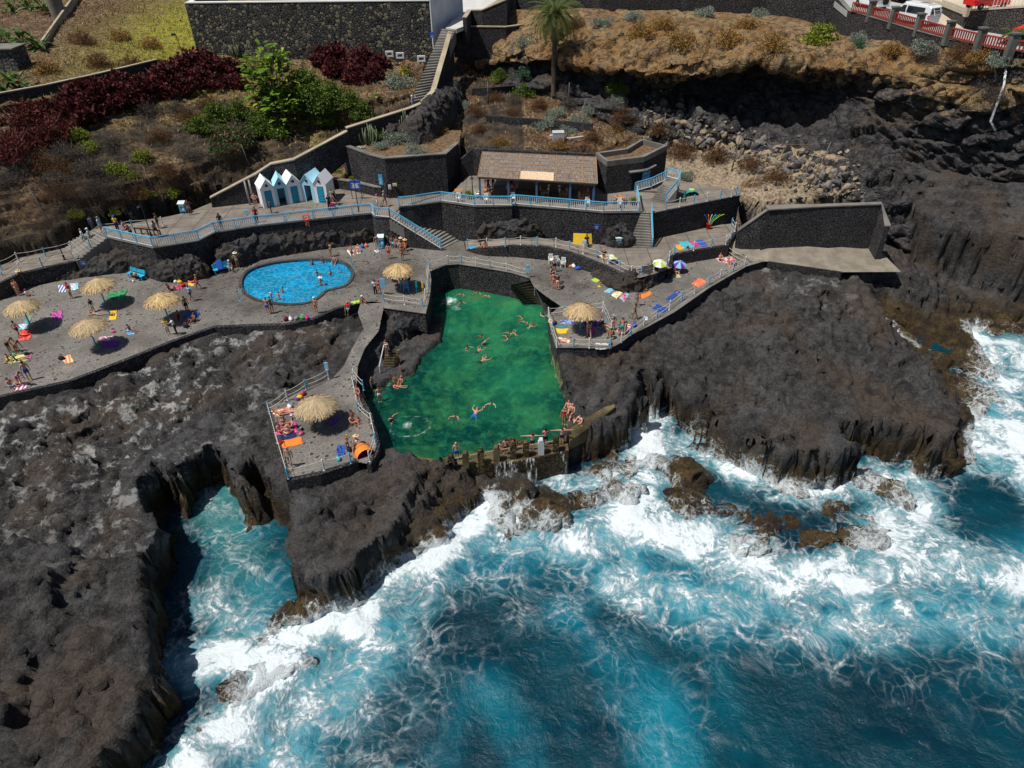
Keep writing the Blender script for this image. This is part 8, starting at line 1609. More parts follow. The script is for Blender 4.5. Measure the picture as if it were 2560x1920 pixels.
# shower posts, lamp posts, wooden rail
def post(label, r, u, v, z, h, w=.12, mt=None, lean=(0, 0), nm='post', cat='post'):
    m = MB(); m.tube([(0, 0, 0), (lean[0] * .5, lean[1] * .5, h * .5), (lean[0], lean[1], h)], [w * .55, w * .5, w * .45], 8); o = m.build(nm, mt or M_WOOD, None, True); o.location = at(*q(r, u, v), z) if not isinstance(r, Vector) else r; return tag(o, label, cat)
gp = flat('grey_post', (.30,.29,.27), .7)
post('grey shower post left of the cabins, nearer one', 'F', 2160, 110, ZP, 2.6, .2, gp, nm='shower_post'); post('grey shower post beside the first white cabin', 'i', 140, 1000, ZP, 2.6, .2, gp, nm='shower_post')
def lamp(label, r, u, v, z, h=3.6):
    t = thing('lamp_post', label, 'street lamp', at(*q(r, u, v), z), 0, 'dark lamp posts'); mt = flat('dark_iron', (.02,.022,.024), .5); m = MB(); m.lathe([(.13, 0), (.13, .1), (.08, .2), (.1, .45), (.05, .55), (.04, h)], 12); m.build('pole', mt, t)
    m = MB(); m.tube([(0, 0, h), (0, -.2, h + .3), (0, -.55, h + .25)], .025, 6); m.lathe([(.02, h + .1), (.12, h + .16), (.2, h + .05), (.02, h + .02)], 12, (0, -.55, 0)); m.build('lamp_head', mt, t)
lamp('dark lamp post on the lower promenade at the left', 'F', 560, 585, 6.5, 3.0); lamp('thin dark lamp post behind the balustrade kink', 'F', 1310, 385, ZP, 3.2); lamp('dark lamp post beside the potted bush at the bar', 'k', 430, 860, ZT, 2.2); lamp('thin dark lamp post behind the balustrade by the wide stairs', 'j', 340, 1200, ZP, 3.4)
m = MB()
for k in range(5): m.box((k * .7, -k * .18, .3), (.1, .1, .62))
m.bar((0, 0, .6), (2.8, -.72, .6), .1, .12); o = m.build('wooden_rail', flat('dark_timber', (.05,.028,.015), .7)); o.location = at(*q('g', 860, 640), ZP); tag(o, 'dark wooden handrail behind the balustrade on the promenade', 'handrail')
# ------------------------------------------------------------------ plants
from mathutils.bvhtree import BVHTree
_g = CLIFFG; _bv = BVHTree.FromPolygons([tuple(p) for p in _g[::2, ::2].reshape(-1, 3)], [tuple(int(i) for i in f_) for f_ in gridfaces(*_g[::2, ::2].shape[:2])])
def hit(x, y):
    d = ray(x, y).normalized(); o = Vector((0, 0, CZ)); a = _bv.ray_cast(o, d)[0]; b = drop(x, y)
    return a if a is not None and (b is None or (a - o).length < (b - o).length + .5) else b
def leafmat(name, dk, lt, sp=None, var=9):
    t = NT(name); n = t.noise(var, 3, .7, t.obj()); c = t.mix(t.ramp(n, .32, .68), dk, lt)
    c = t.mix(t.ramp(t.attr('tint'), .55, 1.0, 0, .8), c, sp or tuple(min(1, v * 1.6) for v in lt)); t.fin(c, .7, None, .25)
    tl = t.n('BsdfTranslucent'); t.l(c, tl.inputs[0]); mx = t.n('MixShader'); mx.inputs[0].default_value = .2; t.l(t.p.outputs[0], mx.inputs[1]); t.l(tl.outputs[0], mx.inputs[2]); t.l(mx.outputs[0], t.out.inputs[0]); return t.m
M_STEM = flat('plant_stem', (.10,.07,.045), .9, .3)
KIND = dict(   # material, leaf length, width, count, clump size, flatness, height ratio
 silver=(leafmat('silver_leaf', (.12,.15,.12), (.30,.34,.27)), .13, .035, 2400, .42, .8), red=(leafmat('red_leaf', (.026,.007,.010), (.115,.022,.024), (.32,.04,.035)), .20, .10, 2000, .42, .75),
 wine=(leafmat('wine_grass', (.045,.010,.010), (.15,.035,.028)), .20, .022, 2600, .35, .6), green=(leafmat('green_leaf', (.03,.06,.01), (.14,.20,.03)), .13, .06, 2300, .45, .85),
 lime=(leafmat('lime_leaf', (.07,.11,.01), (.26,.30,.03)), .12, .05, 1700, .4, .7), brown=(leafmat('dry_brown_leaf', (.05,.026,.012), (.20,.10,.04)), .17, .015, 2400, .45, .6),
 grey=(leafmat('dead_twigs', (.04,.034,.03), (.13,.11,.095)), .25, .012, 1600, .5, .6), ochre=(leafmat('ochre_scrub', (.14,.075,.02), (.36,.21,.06)), .16, .03, 1900, .45, .55),
 pinkfl=(leafmat('oleander_leaf', (.022,.045,.012), (.085,.125,.035), (.55,.12,.18)), .15, .045, 2600, .45, .9), teal=(leafmat('blue_green_leaf', (.03,.075,.045), (.10,.20,.12)), .15, .05, 1800, .4, 1.0))
def leafcloud(kind, seed, n=None):
    mt, ll, lw, cnt, cl, ht = KIND[kind]; rg = np.random.RandomState(seed); n = n or cnt; nc = 16
    cen = rg.normal(size=(nc, 3)); cen /= np.linalg.norm(cen, axis=1, keepdims=True); cen *= rg.uniform(.35, .82, (nc, 1)); cen[:, 2] = np.abs(cen[:, 2]) * ht + .12; cen[:, :2] *= 1.0
    k = rg.randint(0, nc, n); v = rg.normal(size=(n, 3)); v /= np.linalg.norm(v, axis=1, keepdims=True); rr = rg.uniform(.55, 1.05, (n, 1)) * cl * rg.uniform(.7, 1.15, (nc, 1))[k]; p = cen[k] + v * rr * np.array([1, 1, .85]); p[:, 2] = np.abs(p[:, 2])
    dr = v + rg.normal(size=(n, 3)) * .55 + np.array([0, 0, .25]); dr /= np.linalg.norm(dr, axis=1, keepdims=True); sd = np.cross(dr, rg.normal(size=(n, 3))); sd /= np.linalg.norm(sd, axis=1, keepdims=True)
    L = ll * rg.uniform(.6, 1.3, (n, 1)) * .8; W_ = lw * rg.uniform(.7, 1.3, (n, 1)) * .8
    V = np.stack([p - dr * L * .5, p + sd * W_, p + dr * L * .5 + np.array([0, 0, -.02]), p - sd * W_], 1).reshape(-1, 3); F_ = np.arange(4 * n).reshape(n, 4)
    me = npmesh('foliage', V, F_, False); attr(me, 'tint', np.repeat(rg.uniform(0, 1, n) ** (3 if kind in ('red', 'pinkfl') else 2), 4)); me.materials.append(mt); return me
_pl = {}
def shrub(kind, x, y, s, label, h=1.0, group=None, z=None, nm=None, p=None, trunk=0):
    v = (len(_pl) + int(x)) % 2; key = (kind, v)
    if key not in _pl:
        m = MB(); rg = random.Random(v + 5)
        for k in range(7): a = rg.uniform(0, 6.28); m.tube([(0, 0, -.1), (.25 * math.cos(a), .25 * math.sin(a), .35), (.6 * math.cos(a), .6 * math.sin(a), .35 + .5 * rg.random())], [.035, .022, .008], 5)
        _pl[key] = (leafcloud(kind, 11 * v + len(kind)), m.mesh('stems', M_STEM))
    lf, st = _pl[key]; p = p or (hit(x, y) if z is None else at(x, y, z)); t = thing(nm or 'shrub', label, 'bush', p - U * .08, (x * 7 + y) % 6, group or 'bushes on the hillside and cliff')
    for n_, me in (('foliage', lf), ('stems', st)): o = bpy.data.objects.new(n_, me); col.objects.link(o); o.parent = t; o.scale = (s, s, s * h); o.location = (0, 0, trunk)
    if trunk: m = MB(); m.tube([(0, 0, 0), (.05, .03, trunk * .5), (0, 0, trunk + .3)], [.07, .055, .05], 7); m.build('trunk', M_STEM, t)
    return t
KD = dict(silver='silver green bush', red='dark red leaved bush', wine='fine wine red bush', green='dense green bush', lime='yellow green bush', brown='dry brown scrub', grey='grey leafless scrub', ochre='ochre dry scrub', pinkfl='green bush dotted with pink flowers', teal='blue green bush')
for kind, items in dict(
 wine=[(60,330,2.3,'at the far left edge, upper'), (40,385,2.0,'at the far left edge, lower'), (125,350,2.2,'right of the far left ones'), (110,300,1.7,'just below the white wall top at left')],
 red=[(190,270,1.9,'starting the long red hedge at left'), (240,245,1.9,'second in the long red hedge'), (215,305,1.7,'hanging lowest in the long red hedge'), (290,255,1.6,'in the hedge before the small yellow bush'), (400,215,2.0,'in the hedge below the grassy slope'), (460,185,2.0,'crowning the long red hedge'), (510,175,2.0,'below the left end of the rubble wall'), (555,185,1.8,'left of the big leaved clump'), (440,235,1.6,'in the lower edge of the red hedge'), (590,215,1.3,'just left below the big leaved clump'), (265,285,1.5,'under the second hedge bush'), (320,225,1.6,'behind the small yellow bush'), (350,260,1.4,'below the small yellow bush'), (370,230,1.6,'right of the small yellow bush'), (430,190,1.6,'on the back edge of the hedge, middle'), (490,215,1.6,'front of the hedge, right half'), (540,215,1.4,'front of the hedge, near its right end'), (150,300,1.6,'where wine red turns dark red'), (840,180,1.5,'front left in the group under the rubble wall'), (890,200,1.5,'front middle in the group under the rubble wall'), (930,195,1.3,'front right in the group under the rubble wall'),
      (815,155,1.7,'left in the group under the rubble wall'), (860,135,2.0,'tallest of the group under the rubble wall'), (900,165,1.8,'middle of the group under the rubble wall'), (945,165,1.4,'right end of the group under the rubble wall')],
 lime=[(345,235,1.0,'breaking the long red hedge'), (190,345,1.2,'under the red hedge, left'), (230,375,1.1,'under the red hedge, lower'), (290,430,1.2,'in the dark slope middle'), (355,400,1.1,'beside the dead twigs in the slope'), (330,450,.9,'low in the dark slope'), (1150,90,1.0,'beside the coping at the top steps'), (195,555,.8,'behind the lower promenade'), (435,510,.9,'by the blue bin stand'), (380,530,.8,'behind the rope rail of the promenade'), (300,560,.7,'behind the leftmost lamp post'),
       (1245,205,1.0,'beyond the small terrace pole'), (1010,190,1.0,'beside the steps with yellow spikes'), (960,165,.8,'above the silver bush by the steps'), (845,430,.55,'first in the low planter'), (862,440,.5,'second in the low planter'), (880,448,.5,'third in the low planter'), (1050,215,.6,'growing on the dark rock right of the steps'), (625,575,.35,'sprouting from the promenade wall'), (2050,105,1.9,'big on the cliff edge left of the road')],
 green=[(965,348,.9,'on the planter between succulents and rocks'), (1070,290,1.1,'topping the dark rock beside the steps'), (1105,265,1.0,'crest of the dark rock mass'), (770,215,1.5,'between clump and red bushes'), (540,300,1.4,'left below the red hedge end'), (600,290,1.4,'behind the oleander'), (500,330,1.2,'in the dark recess, left'), (655,300,1.3,'under the broad leaved clump'), (810,320,1.2,'low above the coping wall'), (760,240,2.0,'tall behind the big leaved clump'), (790,270,1.9,'in front of the dark recess'), (830,265,1.6,'right in the dark recess'), (880,280,1.4,'above the long coping'), (910,290,1.2,'near the silver bush, lower'), (640,330,1.2,'above the mesh fence'), (690,340,1.4,'low by the mesh fence'), (560,350,1.2,'at the left of the oleander'), (1400,100,1.0,'at the palm top right'), (1310,240,1.1,'beside the palm foot'), (1545,230,1.0,'in the shade below the cave mouth'), (1250,195,.9,'on the little terrace'), (885,325,.45,'round, at the coping corner')],
 silver=[(1015,352,1.1,'among the mossy planter rocks'), (1075,330,1.0,'on the shoulder of the dark rock mass'), (930,345,1.0,'behind the column succulents'), (1000,215,1.6,'rounded beside the garden steps'), (985,355,1.2,'spilling over the round planter'), (1040,385,1.1,'hanging on the planter front'), (950,370,.8,'small at the planter lip'), (1155,270,.9,'on the dark rock side'), (1360,320,1.3,'large above the bar roof'), (1390,290,1.1,'above the water tank'), (1450,310,1.2,'right of the water tank'), (1480,280,1.1,'below the palm, right'), (1545,255,.9,'at the foot of the ochre cliff'), (1320,110,1.3,'left of the palm trunk'), (1500,65,1.2,'on the cliff top near the palm'), (1585,50,1.1,'on the cliff top below the road wall'), (1760,40,1.2,'on the cliff top, middle'), (1900,40,1.0,'on the cliff top, under the road'), (1960,35,.9,'on the cliff top before the big lime bush'), (2145,105,1.0,'next to the big lime bush, right'), (2310,130,1.3,'above the black blocks on the cliff'), (2500,160,1.1,'above the white pipe'), (1715,445,.8,'right of the small landing'), (1420,330,.9,'low above the building')],
 teal=[(1310,195,1.2,'upright left of the palm trunk'), (1500,200,.8,'slim at the rock pillar'), (2150,120,.8,'dark one on the cliff edge')],
 brown=[(470,300,1.3,'under the red hedge, right half'), (150,490,1.2,'above the mesh fence, left'), (350,490,1.2,'above the mesh fence, middle'), (100,420,1.4,'below the wine red bushes'), (520,270,1.2,'at the right end under the hedge'), (1350,270,1.1,'right of the palm foot'), (1170,130,1.3,'behind the palm wall, left'), (1210,110,1.3,'behind the palm wall, middle'), (1190,170,1.1,'on the terrace left of the palm'), (1280,290,1.0,'left of the big silver bush'), (1240,250,1.0,'below the small terrace'), (1560,300,1.4,'beside the debris slope, left'), (1700,390,1.5,'in the debris field, left'), (1790,400,1.4,'in the debris field, middle'), (1880,420,1.3,'in the debris field, right'), (1940,450,1.2,'by the tall leaning pole'), (1650,330,1.2,'behind the stone building'), (250,165,1.5,'in the dry meadow'), (210,110,1.5,'upper in the dry meadow'), (330,170,1.4,'middle of the dry meadow'), (420,440,1.2,'lowest in the dark slope'), (1480,350,1.0,'above the building roof'), (1440,70,1.3,'on the cliff top, leftmost'), (2400,140,1.2,'on the cliff top below the pillars'), (160,430,1.3,'in the dark slope at left'), (400,350,1.2,'in the recess of the dark slope'), (1190,285,1.0,'on the slope beside the planter'), (1200,330,.9,'beside the dark bar wall')],
 grey=[(380,290,1.3,'hanging below the red hedge'), (440,280,1.2,'over the shaded rock'), (240,500,1.1,'by the netting, centre'), (20,470,1.2,'at the left frame edge low'), (180,400,1.5,'in the slope at far left'), (230,440,1.4,'in the middle of the slope'), (130,470,1.3,'low at far left'), (280,370,1.3,'under the shaded rock'), (60,440,1.3,'at the left edge of the slope'), (300,500,1.0,'above the mesh fence'), (1420,270,1.1,'between the silver bushes'), (1290,260,1.0,'at the palm foot'), (2480,240,1.3,'on the right cliff face'), (2330,150,1.2,'beside the black blocks'), (1065,350,.9,'on the planter rocks'), (480,400,1.1,'in front of the oleander')],
 ochre=[(1600,90,1.6,'on the bright cliff band, left'), (1700,110,1.6,'on the bright cliff band, middle'), (1820,110,1.6,'on the bright cliff band, centre'), (1930,120,1.5,'on the bright cliff band, right'), (1660,70,1.4,'high on the bright cliff band'), (1870,70,1.4,'high on the bright band, right'), (2230,130,1.1,'near the dark blocks'), (2450,150,1.1,'right of the road pillars'), (1540,330,1.0,'behind the building parapet'), (380,120,1.4,'in the meadow, upper right'), (300,100,1.4,'in the meadow centre'), (120,180,1.3,'in the sandy meadow corner'), (1100,330,.8,'on top of the planter rocks'), (1250,360,.9,'along the bar wall, left'), (1400,365,.9,'along the bar wall, right')],
 pinkfl=[(595,370,2.0,'leaning over the path wall'), (570,400,1.5,'lower, beside the grey trunk'), (735,290,1.4,'behind the dark wall bend')]).items():
    for x, y, s, wh in items: shrub(kind, x, y, s * {'red': 1.5, 'wine': 1.6, 'green': 1.45, 'pinkfl': 1.4, 'silver': 1.25, 'brown': 1.35, 'lime': 1.3, 'grey': 1.5, 'ochre': 1.3}.get(kind, 1.25) if s > .6 else s, f'{KD[kind]} {wh}', p=(at(x, y, 8.95) if 'low planter' in wh else (at(x, y, 12.1) if 'planter' in wh and 'beside the planter' not in wh else None)))
# the big leaved clump and banana plants
M_BIG = leafmat('broad_leaf', (.04,.10,.006), (.16,.27,.015), (.42,.48,.05), 2); M_BAN = leafmat('banana_leaf', (.025,.06,.012), (.10,.19,.04), (.2,.3,.1), 2)
def broad(name, label, p, n, L, W_, mt, spread, h, seed, cat='plant', group=None):
    t = thing(name, label, cat, p - U * .1, seed, group); rg = random.Random(seed); V = []; Fc = []; T = []; sm = MB()
    for i in range(n):
        a = rg.uniform(0, 6.28); rr = spread * math.sqrt(rg.random()); zz = h * (rg.uniform(.15, 1) * (1 - .35 * (rr / max(.01, spread)) ** 2)); el = rg.uniform(.1, 1.2); b = Vector((rr * math.cos(a), rr * math.sin(a), zz)); d = Vector((math.cos(a) * math.cos(el), math.sin(a) * math.cos(el), math.sin(el))); s = d.cross(U).normalized(); l = L * rg.uniform(.6, 1.15); w = W_ * rg.uniform(.7, 1.1); k0 = len(V); tt = rg.random() ** 2
        if i % 3 == 0: sm.tube([(rr * .3 * math.cos(a), rr * .3 * math.sin(a), 0), b], [.04, .02], 5)
        for j, (u, ww) in enumerate(((0, .12), (.2, .8), (.5, 1), (.8, .7), (1, .03))):
            c = b + d * l * u - U * l * .45 * u * u
            for sg in (-1, 0, 1): V.append(c + s * w * ww * .5 * sg - (U * .12 * w if sg == 0 else Vector((0, 0, 0)))); T.append(tt)
        for j in range(4):
            for g_ in range(2): k = k0 + 3 * j + g_; Fc.append((k, k + 1, k + 4, k + 3))
    me = npmesh('leaves', [tuple(v) for v in V], Fc, True); attr(me, 'tint', T); me.materials.append(mt); link('leaves', me, None, t); sm.build('stems', M_STEM, t); return t
broad('big_leaf_plant', 'huge bright green clump of broad leaves, upper part', hit(690,262), 330, 1.25, .7, M_BIG, 2.9, 7.2, 1); broad('big_leaf_plant', 'broad leaved clump continuing down the slope', hit(715,318), 150, 1.1, .6, M_BIG, 1.9, 4.6, 2)
broad('big_leaf_plant', 'broad leaves low beside the mesh fence', hit(705,335), 50, .7, .4, M_BIG, 1.6, .9, 3); broad('big_leaf_plant', 'two paddle leaves rising left of the silver bush', hit(935,245), 6, .9, .5, M_BIG, .5, .6, 4)
for i, (x, y, lb) in enumerate(((30,30,'at the very top left corner'), (75,25,'second from the left at the top'), (115,30,'beside the concrete tank'), (20,110,'below the corner, left'), (60,120,'in the middle of the banana patch'), (95,125,'right end of the banana patch'), (15,235,'at the left edge by the meadow'), (40,225,'right of the one at the left edge'), (2555,100,'x'))):
    if lb != 'x': broad('banana_plant', 'banana plant ' + lb, hit(x, y), 26, 2.3, .5, M_BAN, .6, 2.0, 20 + i, 'banana plant', 'banana plants')
M_YEL = leafmat('yellow_spikes', (.30,.22,.02), (.60,.48,.06)); broad('spiky_plant', 'yellow spiky rosette beside the garden steps', hit(1008,190), 60, 1.0, .10, M_YEL, .3, .9, 9)
M_AGA = leafmat('agave_leaf', (.20,.25,.20), (.45,.48,.38)); broad('agave', 'pale agave rosette on the planter edge', at(905,372,12.05), 30, .8, .12, M_AGA, .2, .25, 12)
M_EUP = leafmat('euphorbia_stem', (.13,.17,.09), (.30,.34,.2))
def euph(label, p, n, h, sp, seed):
    m = MB(); rg = random.Random(seed)
    for i in range(n): a = rg.uniform(0, 6.28); r = sp * math.sqrt(rg.random()); hh = h * rg.uniform(.6, 1.05) * (1 - .25 * r / sp); m.tube([(0, 0, 0), (r * .8 * math.cos(a), r * .8 * math.sin(a), .25), (r * math.cos(a), r * math.sin(a), hh * .6), (r * math.cos(a) * .98, r * math.sin(a) * .98, hh)], [.05, .06, .06, .035], 5)
    o = m.build('candelabra_euphorbia', M_EUP, None, True); o.location = p - U * .1; return tag(o, label, 'succulent', 'candelabra euphorbias')
euph('column succulent at the coping above the round planter', at(1015,318,12.9), 38, 2.3, 1.1, 1); euph('dense column succulent in the left half of the planter', at(920,358,12.0), 60, 2.6, 1.2, 2); euph('thin column succulent behind the end cabin', at(800,455,9.0), 5, 2.4, .4, 3)
euph('pale column succulent below the rubble wall at left', hit(590,140), 28, 2.0, .8, 4); euph('column succulent in the middle of the planter', at(950,350,12.0), 14, 1.9, .7, 5)
# palms
def palm(label, p, h, nf, L, seed, tr=.34, name='palm_tree'):
    t = thing(name, label, 'palm', p - U * .2, 0, 'palms'); rg = random.Random(seed); m = MB(); k = 26
    m.tube([(.03 * i / k, .02 * i / k, h * i / k) for i in range(k + 1)], [tr * (1.15 if i < 2 else 1 - .12 * i / k + .05 * (i % 2)) for i in range(k + 1)], 12); m.build('trunk', mat_concrete('palm_bark', (.06,.042,.03), (.16,.115,.08)), t, True)
    V = []; Fc = []; T = []
    for i in range(nf):
        a = i * 2.39996 + rg.uniform(-.1, .1); q_ = i / nf; el = 1.25 - 1.55 * q_ + rg.uniform(-.08, .08); l = L * rg.uniform(.85, 1.05); hd = Vector((math.cos(a), math.sin(a), 0)); pts = []; c = Vector((0, 0, h - .1)) + hd * .15; e = el
        for j in range(12): pts.append(c.copy()); c += (hd * math.cos(e) + U * math.sin(e)) * (l / 11); e -= .145 + .04 * q_
        sd = hd.cross(U); tt = .95 if q_ > .86 else rg.random() * .5
        for j in range(len(pts) - 1):
            dd = (pts[j + 1] - pts[j]).normalized(); n_ = dd.cross(sd).normalized()
            for mm in range(4):
                b = pts[j].lerp(pts[j + 1], mm / 4); u = (j + mm / 4) / 11; lf = .62 * math.sin(math.pi * (.12 + .84 * u)) ** .6
                for sg in (-1, 1): k0 = len(V); tip = b + (sd * sg * .8 + dd * .75).normalized() * lf - U * lf * .28; w = dd * .035; V += [b - w, b + w, tip]; T += [tt] * 3; Fc.append((k0, k0 + 1, k0 + 2))
    me = npmesh('fronds', [tuple(v) for v in V], Fc, False); attr(me, 'tint', T); me.materials.append(leafmat('palm_leaf' + str(seed), (.035,.06,.012), (.13,.16,.035), (.30,.24,.12))); link('fronds', me, None, t); return t
pb = hit(1384, 240); palm('tall date palm with a thick trunk in front of the ochre cliff', pb, 9.6, 78, 4.1, 1)
pp_ = at(2530,108,22.5); t = palm('small potted palm beside the red balustrade', pp_ + U * .5, .5, 16, 1.4, 2, .1); m = MB(); m.lathe([(.35, 0), (.5, .6), (.55, .62), (.4, .55)], 14); m.build('pot', M_PIL, t)
# potted plants at the bar
for (u, v, k, lb) in ((360, 800, 'lime', 'lime bush in a pot beside the bar lamp post'), (1262, 905, 'lime', 'flowering bush in a pot at the balustrade corner')):
    r = 'k' if u < 1000 else 'l'; x, y = q(r, u, v); tt = shrub(k, x, y, .55, lb, z=ZT + .45, group='potted bushes'); m = MB(); m.lathe([(.22, 0), (.3, .5), (.26, .5)], 14); o = m.build('pot', flat('terracotta', (.22,.08,.04), .8), tt); o.location = (0, 0, -.42)
# meadow grass as ground cover
def grass():
    rg = np.random.RandomState(4); n = 60000; x = rg.uniform(-80, 40, n); y = rg.uniform(62, 140, n)
    P = []; i = np.where(y < 100, (y - ys[0]) / STEP, 440 + (y - 100) / .5).astype(int); j = ((x - xs[0]) / STEP).astype(int); i = np.clip(i, 0, len(ys) - 1); j = np.clip(j, 0, len(xs) - 1)
    ok = (hd[0][i, j] > .6) & ((hd[0][i, j] < 30) | True) & (rg.rand(n) < .25 + .75 * (vn(x / 3, y / 3, 7) > .45)); x, y, z = x[ok], y[ok], TERR[i, j][ok]; n = len(x)
    k_ = (y > 84) | (x > 2) | (rg.rand(n) < .3); x, y, z = x[k_], y[k_], z[k_]; n = len(x); hh = rg.uniform(.12, .42, n); a = rg.uniform(0, 6.28, n); w = .05 + .06 * rg.rand(n); V = np.zeros((n, 3, 3)); V[:, 0] = np.stack([x - w * np.cos(a), y - w * np.sin(a), z - .1], 1); V[:, 1] = np.stack([x + w * np.cos(a), y + w * np.sin(a), z - .1], 1); V[:, 2] = np.stack([x + rg.normal(size=n) * .15, y + rg.normal(size=n) * .15, z + hh], 1)
    me = npmesh('dry_grass', V.reshape(-1, 3), np.arange(3 * n).reshape(n, 3), False); attr(me, 'tint', np.repeat(rg.rand(n), 3)); t = NT('dry_grass_blade'); gx = t.attr('gr'); c = t.mix(t.ramp(t.noise(.5, 4, .6), .4, .6), (.20,.10,.04), (.42,.29,.13)); c = t.mix(gx, c, (.30,.34,.02)); c = t.mix(t.ramp(t.attr('tint'), .5, 1, 0, .6), c, (.10,.06,.03)); me.materials.append(t.fin(c, .9))
    gc = at(480, 60, 19); attr(me, 'gr', np.repeat(np.clip(1.3 * np.exp(-((x - gc.x) ** 2 / 90 + (y - gc.y) ** 2 / 500)), 0, 1), 3)); tag(link('dry_grass', me), kind='stuff')
grass()
# rubble below the cave: the largest stones are things, the rest one mass
def stone_mesh(seed, n=0):
    bm = bmesh.new(); bmesh.ops.create_icosphere(bm, subdivisions=2, radius=1); rg = random.Random(seed); pl = [(Vector((rg.gauss(0,1), rg.gauss(0,1), rg.gauss(0,1))).normalized(), rg.uniform(.55, .85)) for _ in range(9)]
    for v in bm.verts:
        for nn, d in pl:
            k = v.co.dot(nn)
            if k > d: v.co -= nn * (k - d)
    return bm
stm = [flat('stone_dark', (.09,.085,.08), .85, .3), flat('stone_tan', (.27,.21,.14), .85, .3), flat('stone_grey', (.17,.155,.145), .85, .3)]
sms = []
for k in range(6): bm = stone_mesh(k); me = bpy.data.meshes.new('stone'); bm.to_mesh(me); bm.free(); me.materials.append(stm[k % 3]); sms.append(me)
rg = random.Random(12); quad = [(1670,290),(1900,330),(2060,400),(2150,480),(1990,420),(1830,350),(1700,335)]; cnt = 0
big = []
while len(big) < 120:
    u = rg.random(); x = 1640 + u * 480; yc = 300 + (x - 1640) * .33; y = yc + rg.gauss(0, 22); big.append((x, y, rg.uniform(.28, .62)))
for i, (x, y, s) in enumerate(big):
    p = hit(x, y); o = bpy.data.objects.new('fallen_stone', sms[i % 6]); col.objects.link(o); o.location = p + U * s * .2; o.scale = (s * 1.2, s, s * .75); o.rotation_euler = (rg.random(), rg.random(), rg.random() * 6); tag(o, 'fallen stone on the rubble slope below the cave', 'stone', 'fallen stones on the rubble slope')
m = MB()
for k in range(900):
    x = rg.uniform(1600, 2160); y = 300 + (x - 1640) * .36 + rg.gauss(0, 34); p = hit(x, y); s = rg.uniform(.08, .26); R3 = Euler((rg.random() * 6, rg.random() * 6, 0)).to_matrix(); mm = sms[k % 6]; m.box(p + U * s * .2, (s * 1.6, s * 1.3, s), mi=k % 3, rot=R3)
tag(m.build('rubble', stm), kind='stuff')
# ------------------------------------------------------------------ garden structures
sl = [p.copy() for p in [hit(0, 262), hit(120, 238), hit(250, 210), hit(400, 172)]]
wall('garden_wall', 'long low garden wall with pale coping above the red hedge', [Vector((p.x, p.y, p.z + 1.0)) for p in sl], [p.z - 1 for p in sl], .35, cope=M_COPE)
m = MB(); a, b = hit(108, 125), hit(195, 0); m.bar(a + U * .8 - a, b + U * .9 - a, .3, .25); m.bar(a - a, b - a + U * .2, .25, .9); o = m.build('channel_wall', M_COPE); o.location = a; tag(o, 'narrow straight concrete channel wall beside the banana patch', 'wall')
m = MB(); m.lathe([(1.0, 0), (1.05, 2.6), (.95, 2.62), (.9, 2.4), (.02, 2.4)], 24); o = m.build('water_tank', M_CONC); o.location = hit(148, 40) - U * .3; tag(o, 'round grey concrete tank beside the banana patch', 'tank')
t = thing('brick_hut', 'grey block hut half hidden by banana leaves at the left edge', 'hut', hit(20, 180)); m = MB(); m.box((-1.2, 1.6, 1.2), (5.2, 3, 2.6)); m.build('walls', mat_masonry('hut_blocks', (.06,.06,.062), (.10,.10,.10), 1.6), t); m = MB(); m.box((-1.2, 1.6, 2.57), (5.6, 3.4, .14)); m.build('roof', M_CONC, t)
m = MB(); m.box((0, 0, 0), (1.3, 1.0, 1.0)); m.box((0, 0, .53), (1.35, 1.05, .05)); m.tube([(.7, 0, -.2), (1.3, 0, -.25), (2.9, .1, -.1)], .1, 8); m.tube([(-.6, 0, .1), (-1.0, 0, .1)], .12, 8); o = m.build('water_tank', flat('tank_grey', (.45,.46,.46), .6)); o.location = hit(1395, 352) + U * .5; tag(o, 'pale grey water box with pipes on the slope above the bar', 'tank')
for lb, L_ in (('low dark terrace wall above the bar roof, below the silver bushes', [(1215,308),(1290,315),(1380,322),(1480,330)]), ('small dark terrace wall left of the palm trunk', [(1195,178),(1250,182),(1300,190)]), ('short dark terrace wall beside the planter rock', [(1180,240),(1230,238),(1290,232)])):
    hp = [hit(*p) for p in L_]; wall('terrace_wall', lb, [p + U * .9 for p in hp], [p.z - .8 for p in hp], .35)
# white block balustrade with pots
for i in range(6):
    x, y = q('B', 970 + i * 92, 455 + i * 14); p = at(x, y, 17.0); m = MB()
    for dx, dz, w, h in ((-.42, .35, .2, .7), (.42, .35, .2, .7), (0, .62, 1.0, .18), (0, .09, 1.0, .18)): m.box((dx, 0, dz), (w if dz == .35 else .66, .25, h if dz == .35 else h))
    if i in (4,): continue
    o = m.build('balustrade_block', M_WHITE); o.location = p - U * .1; tag(o, 'white hollow block of the garden balustrade below the rubble wall', 'block', 'white balustrade blocks')
for (x, y, lb) in ((1028, 132, 'white pedestal urn at the right of the block balustrade'), (803, 118, 'white urn left of the red bushes below the rubble wall')):
    p = at(x, y, 17.0); m = MB(); m.lathe([(.3, -.3), (.34, 0), (.2, .1), (.26, .5), (.38, .95), (.3, .95)], 16); o = m.build('urn', M_WHITE, None, True); o.location = p; tag(o, lb, 'urn'); euph('column succulent growing in the ' + lb[:11] + ('pedestal urn' if x > 900 else 'urn by the red bushes'), p + U * .95, 8, 1.5, .4, x)
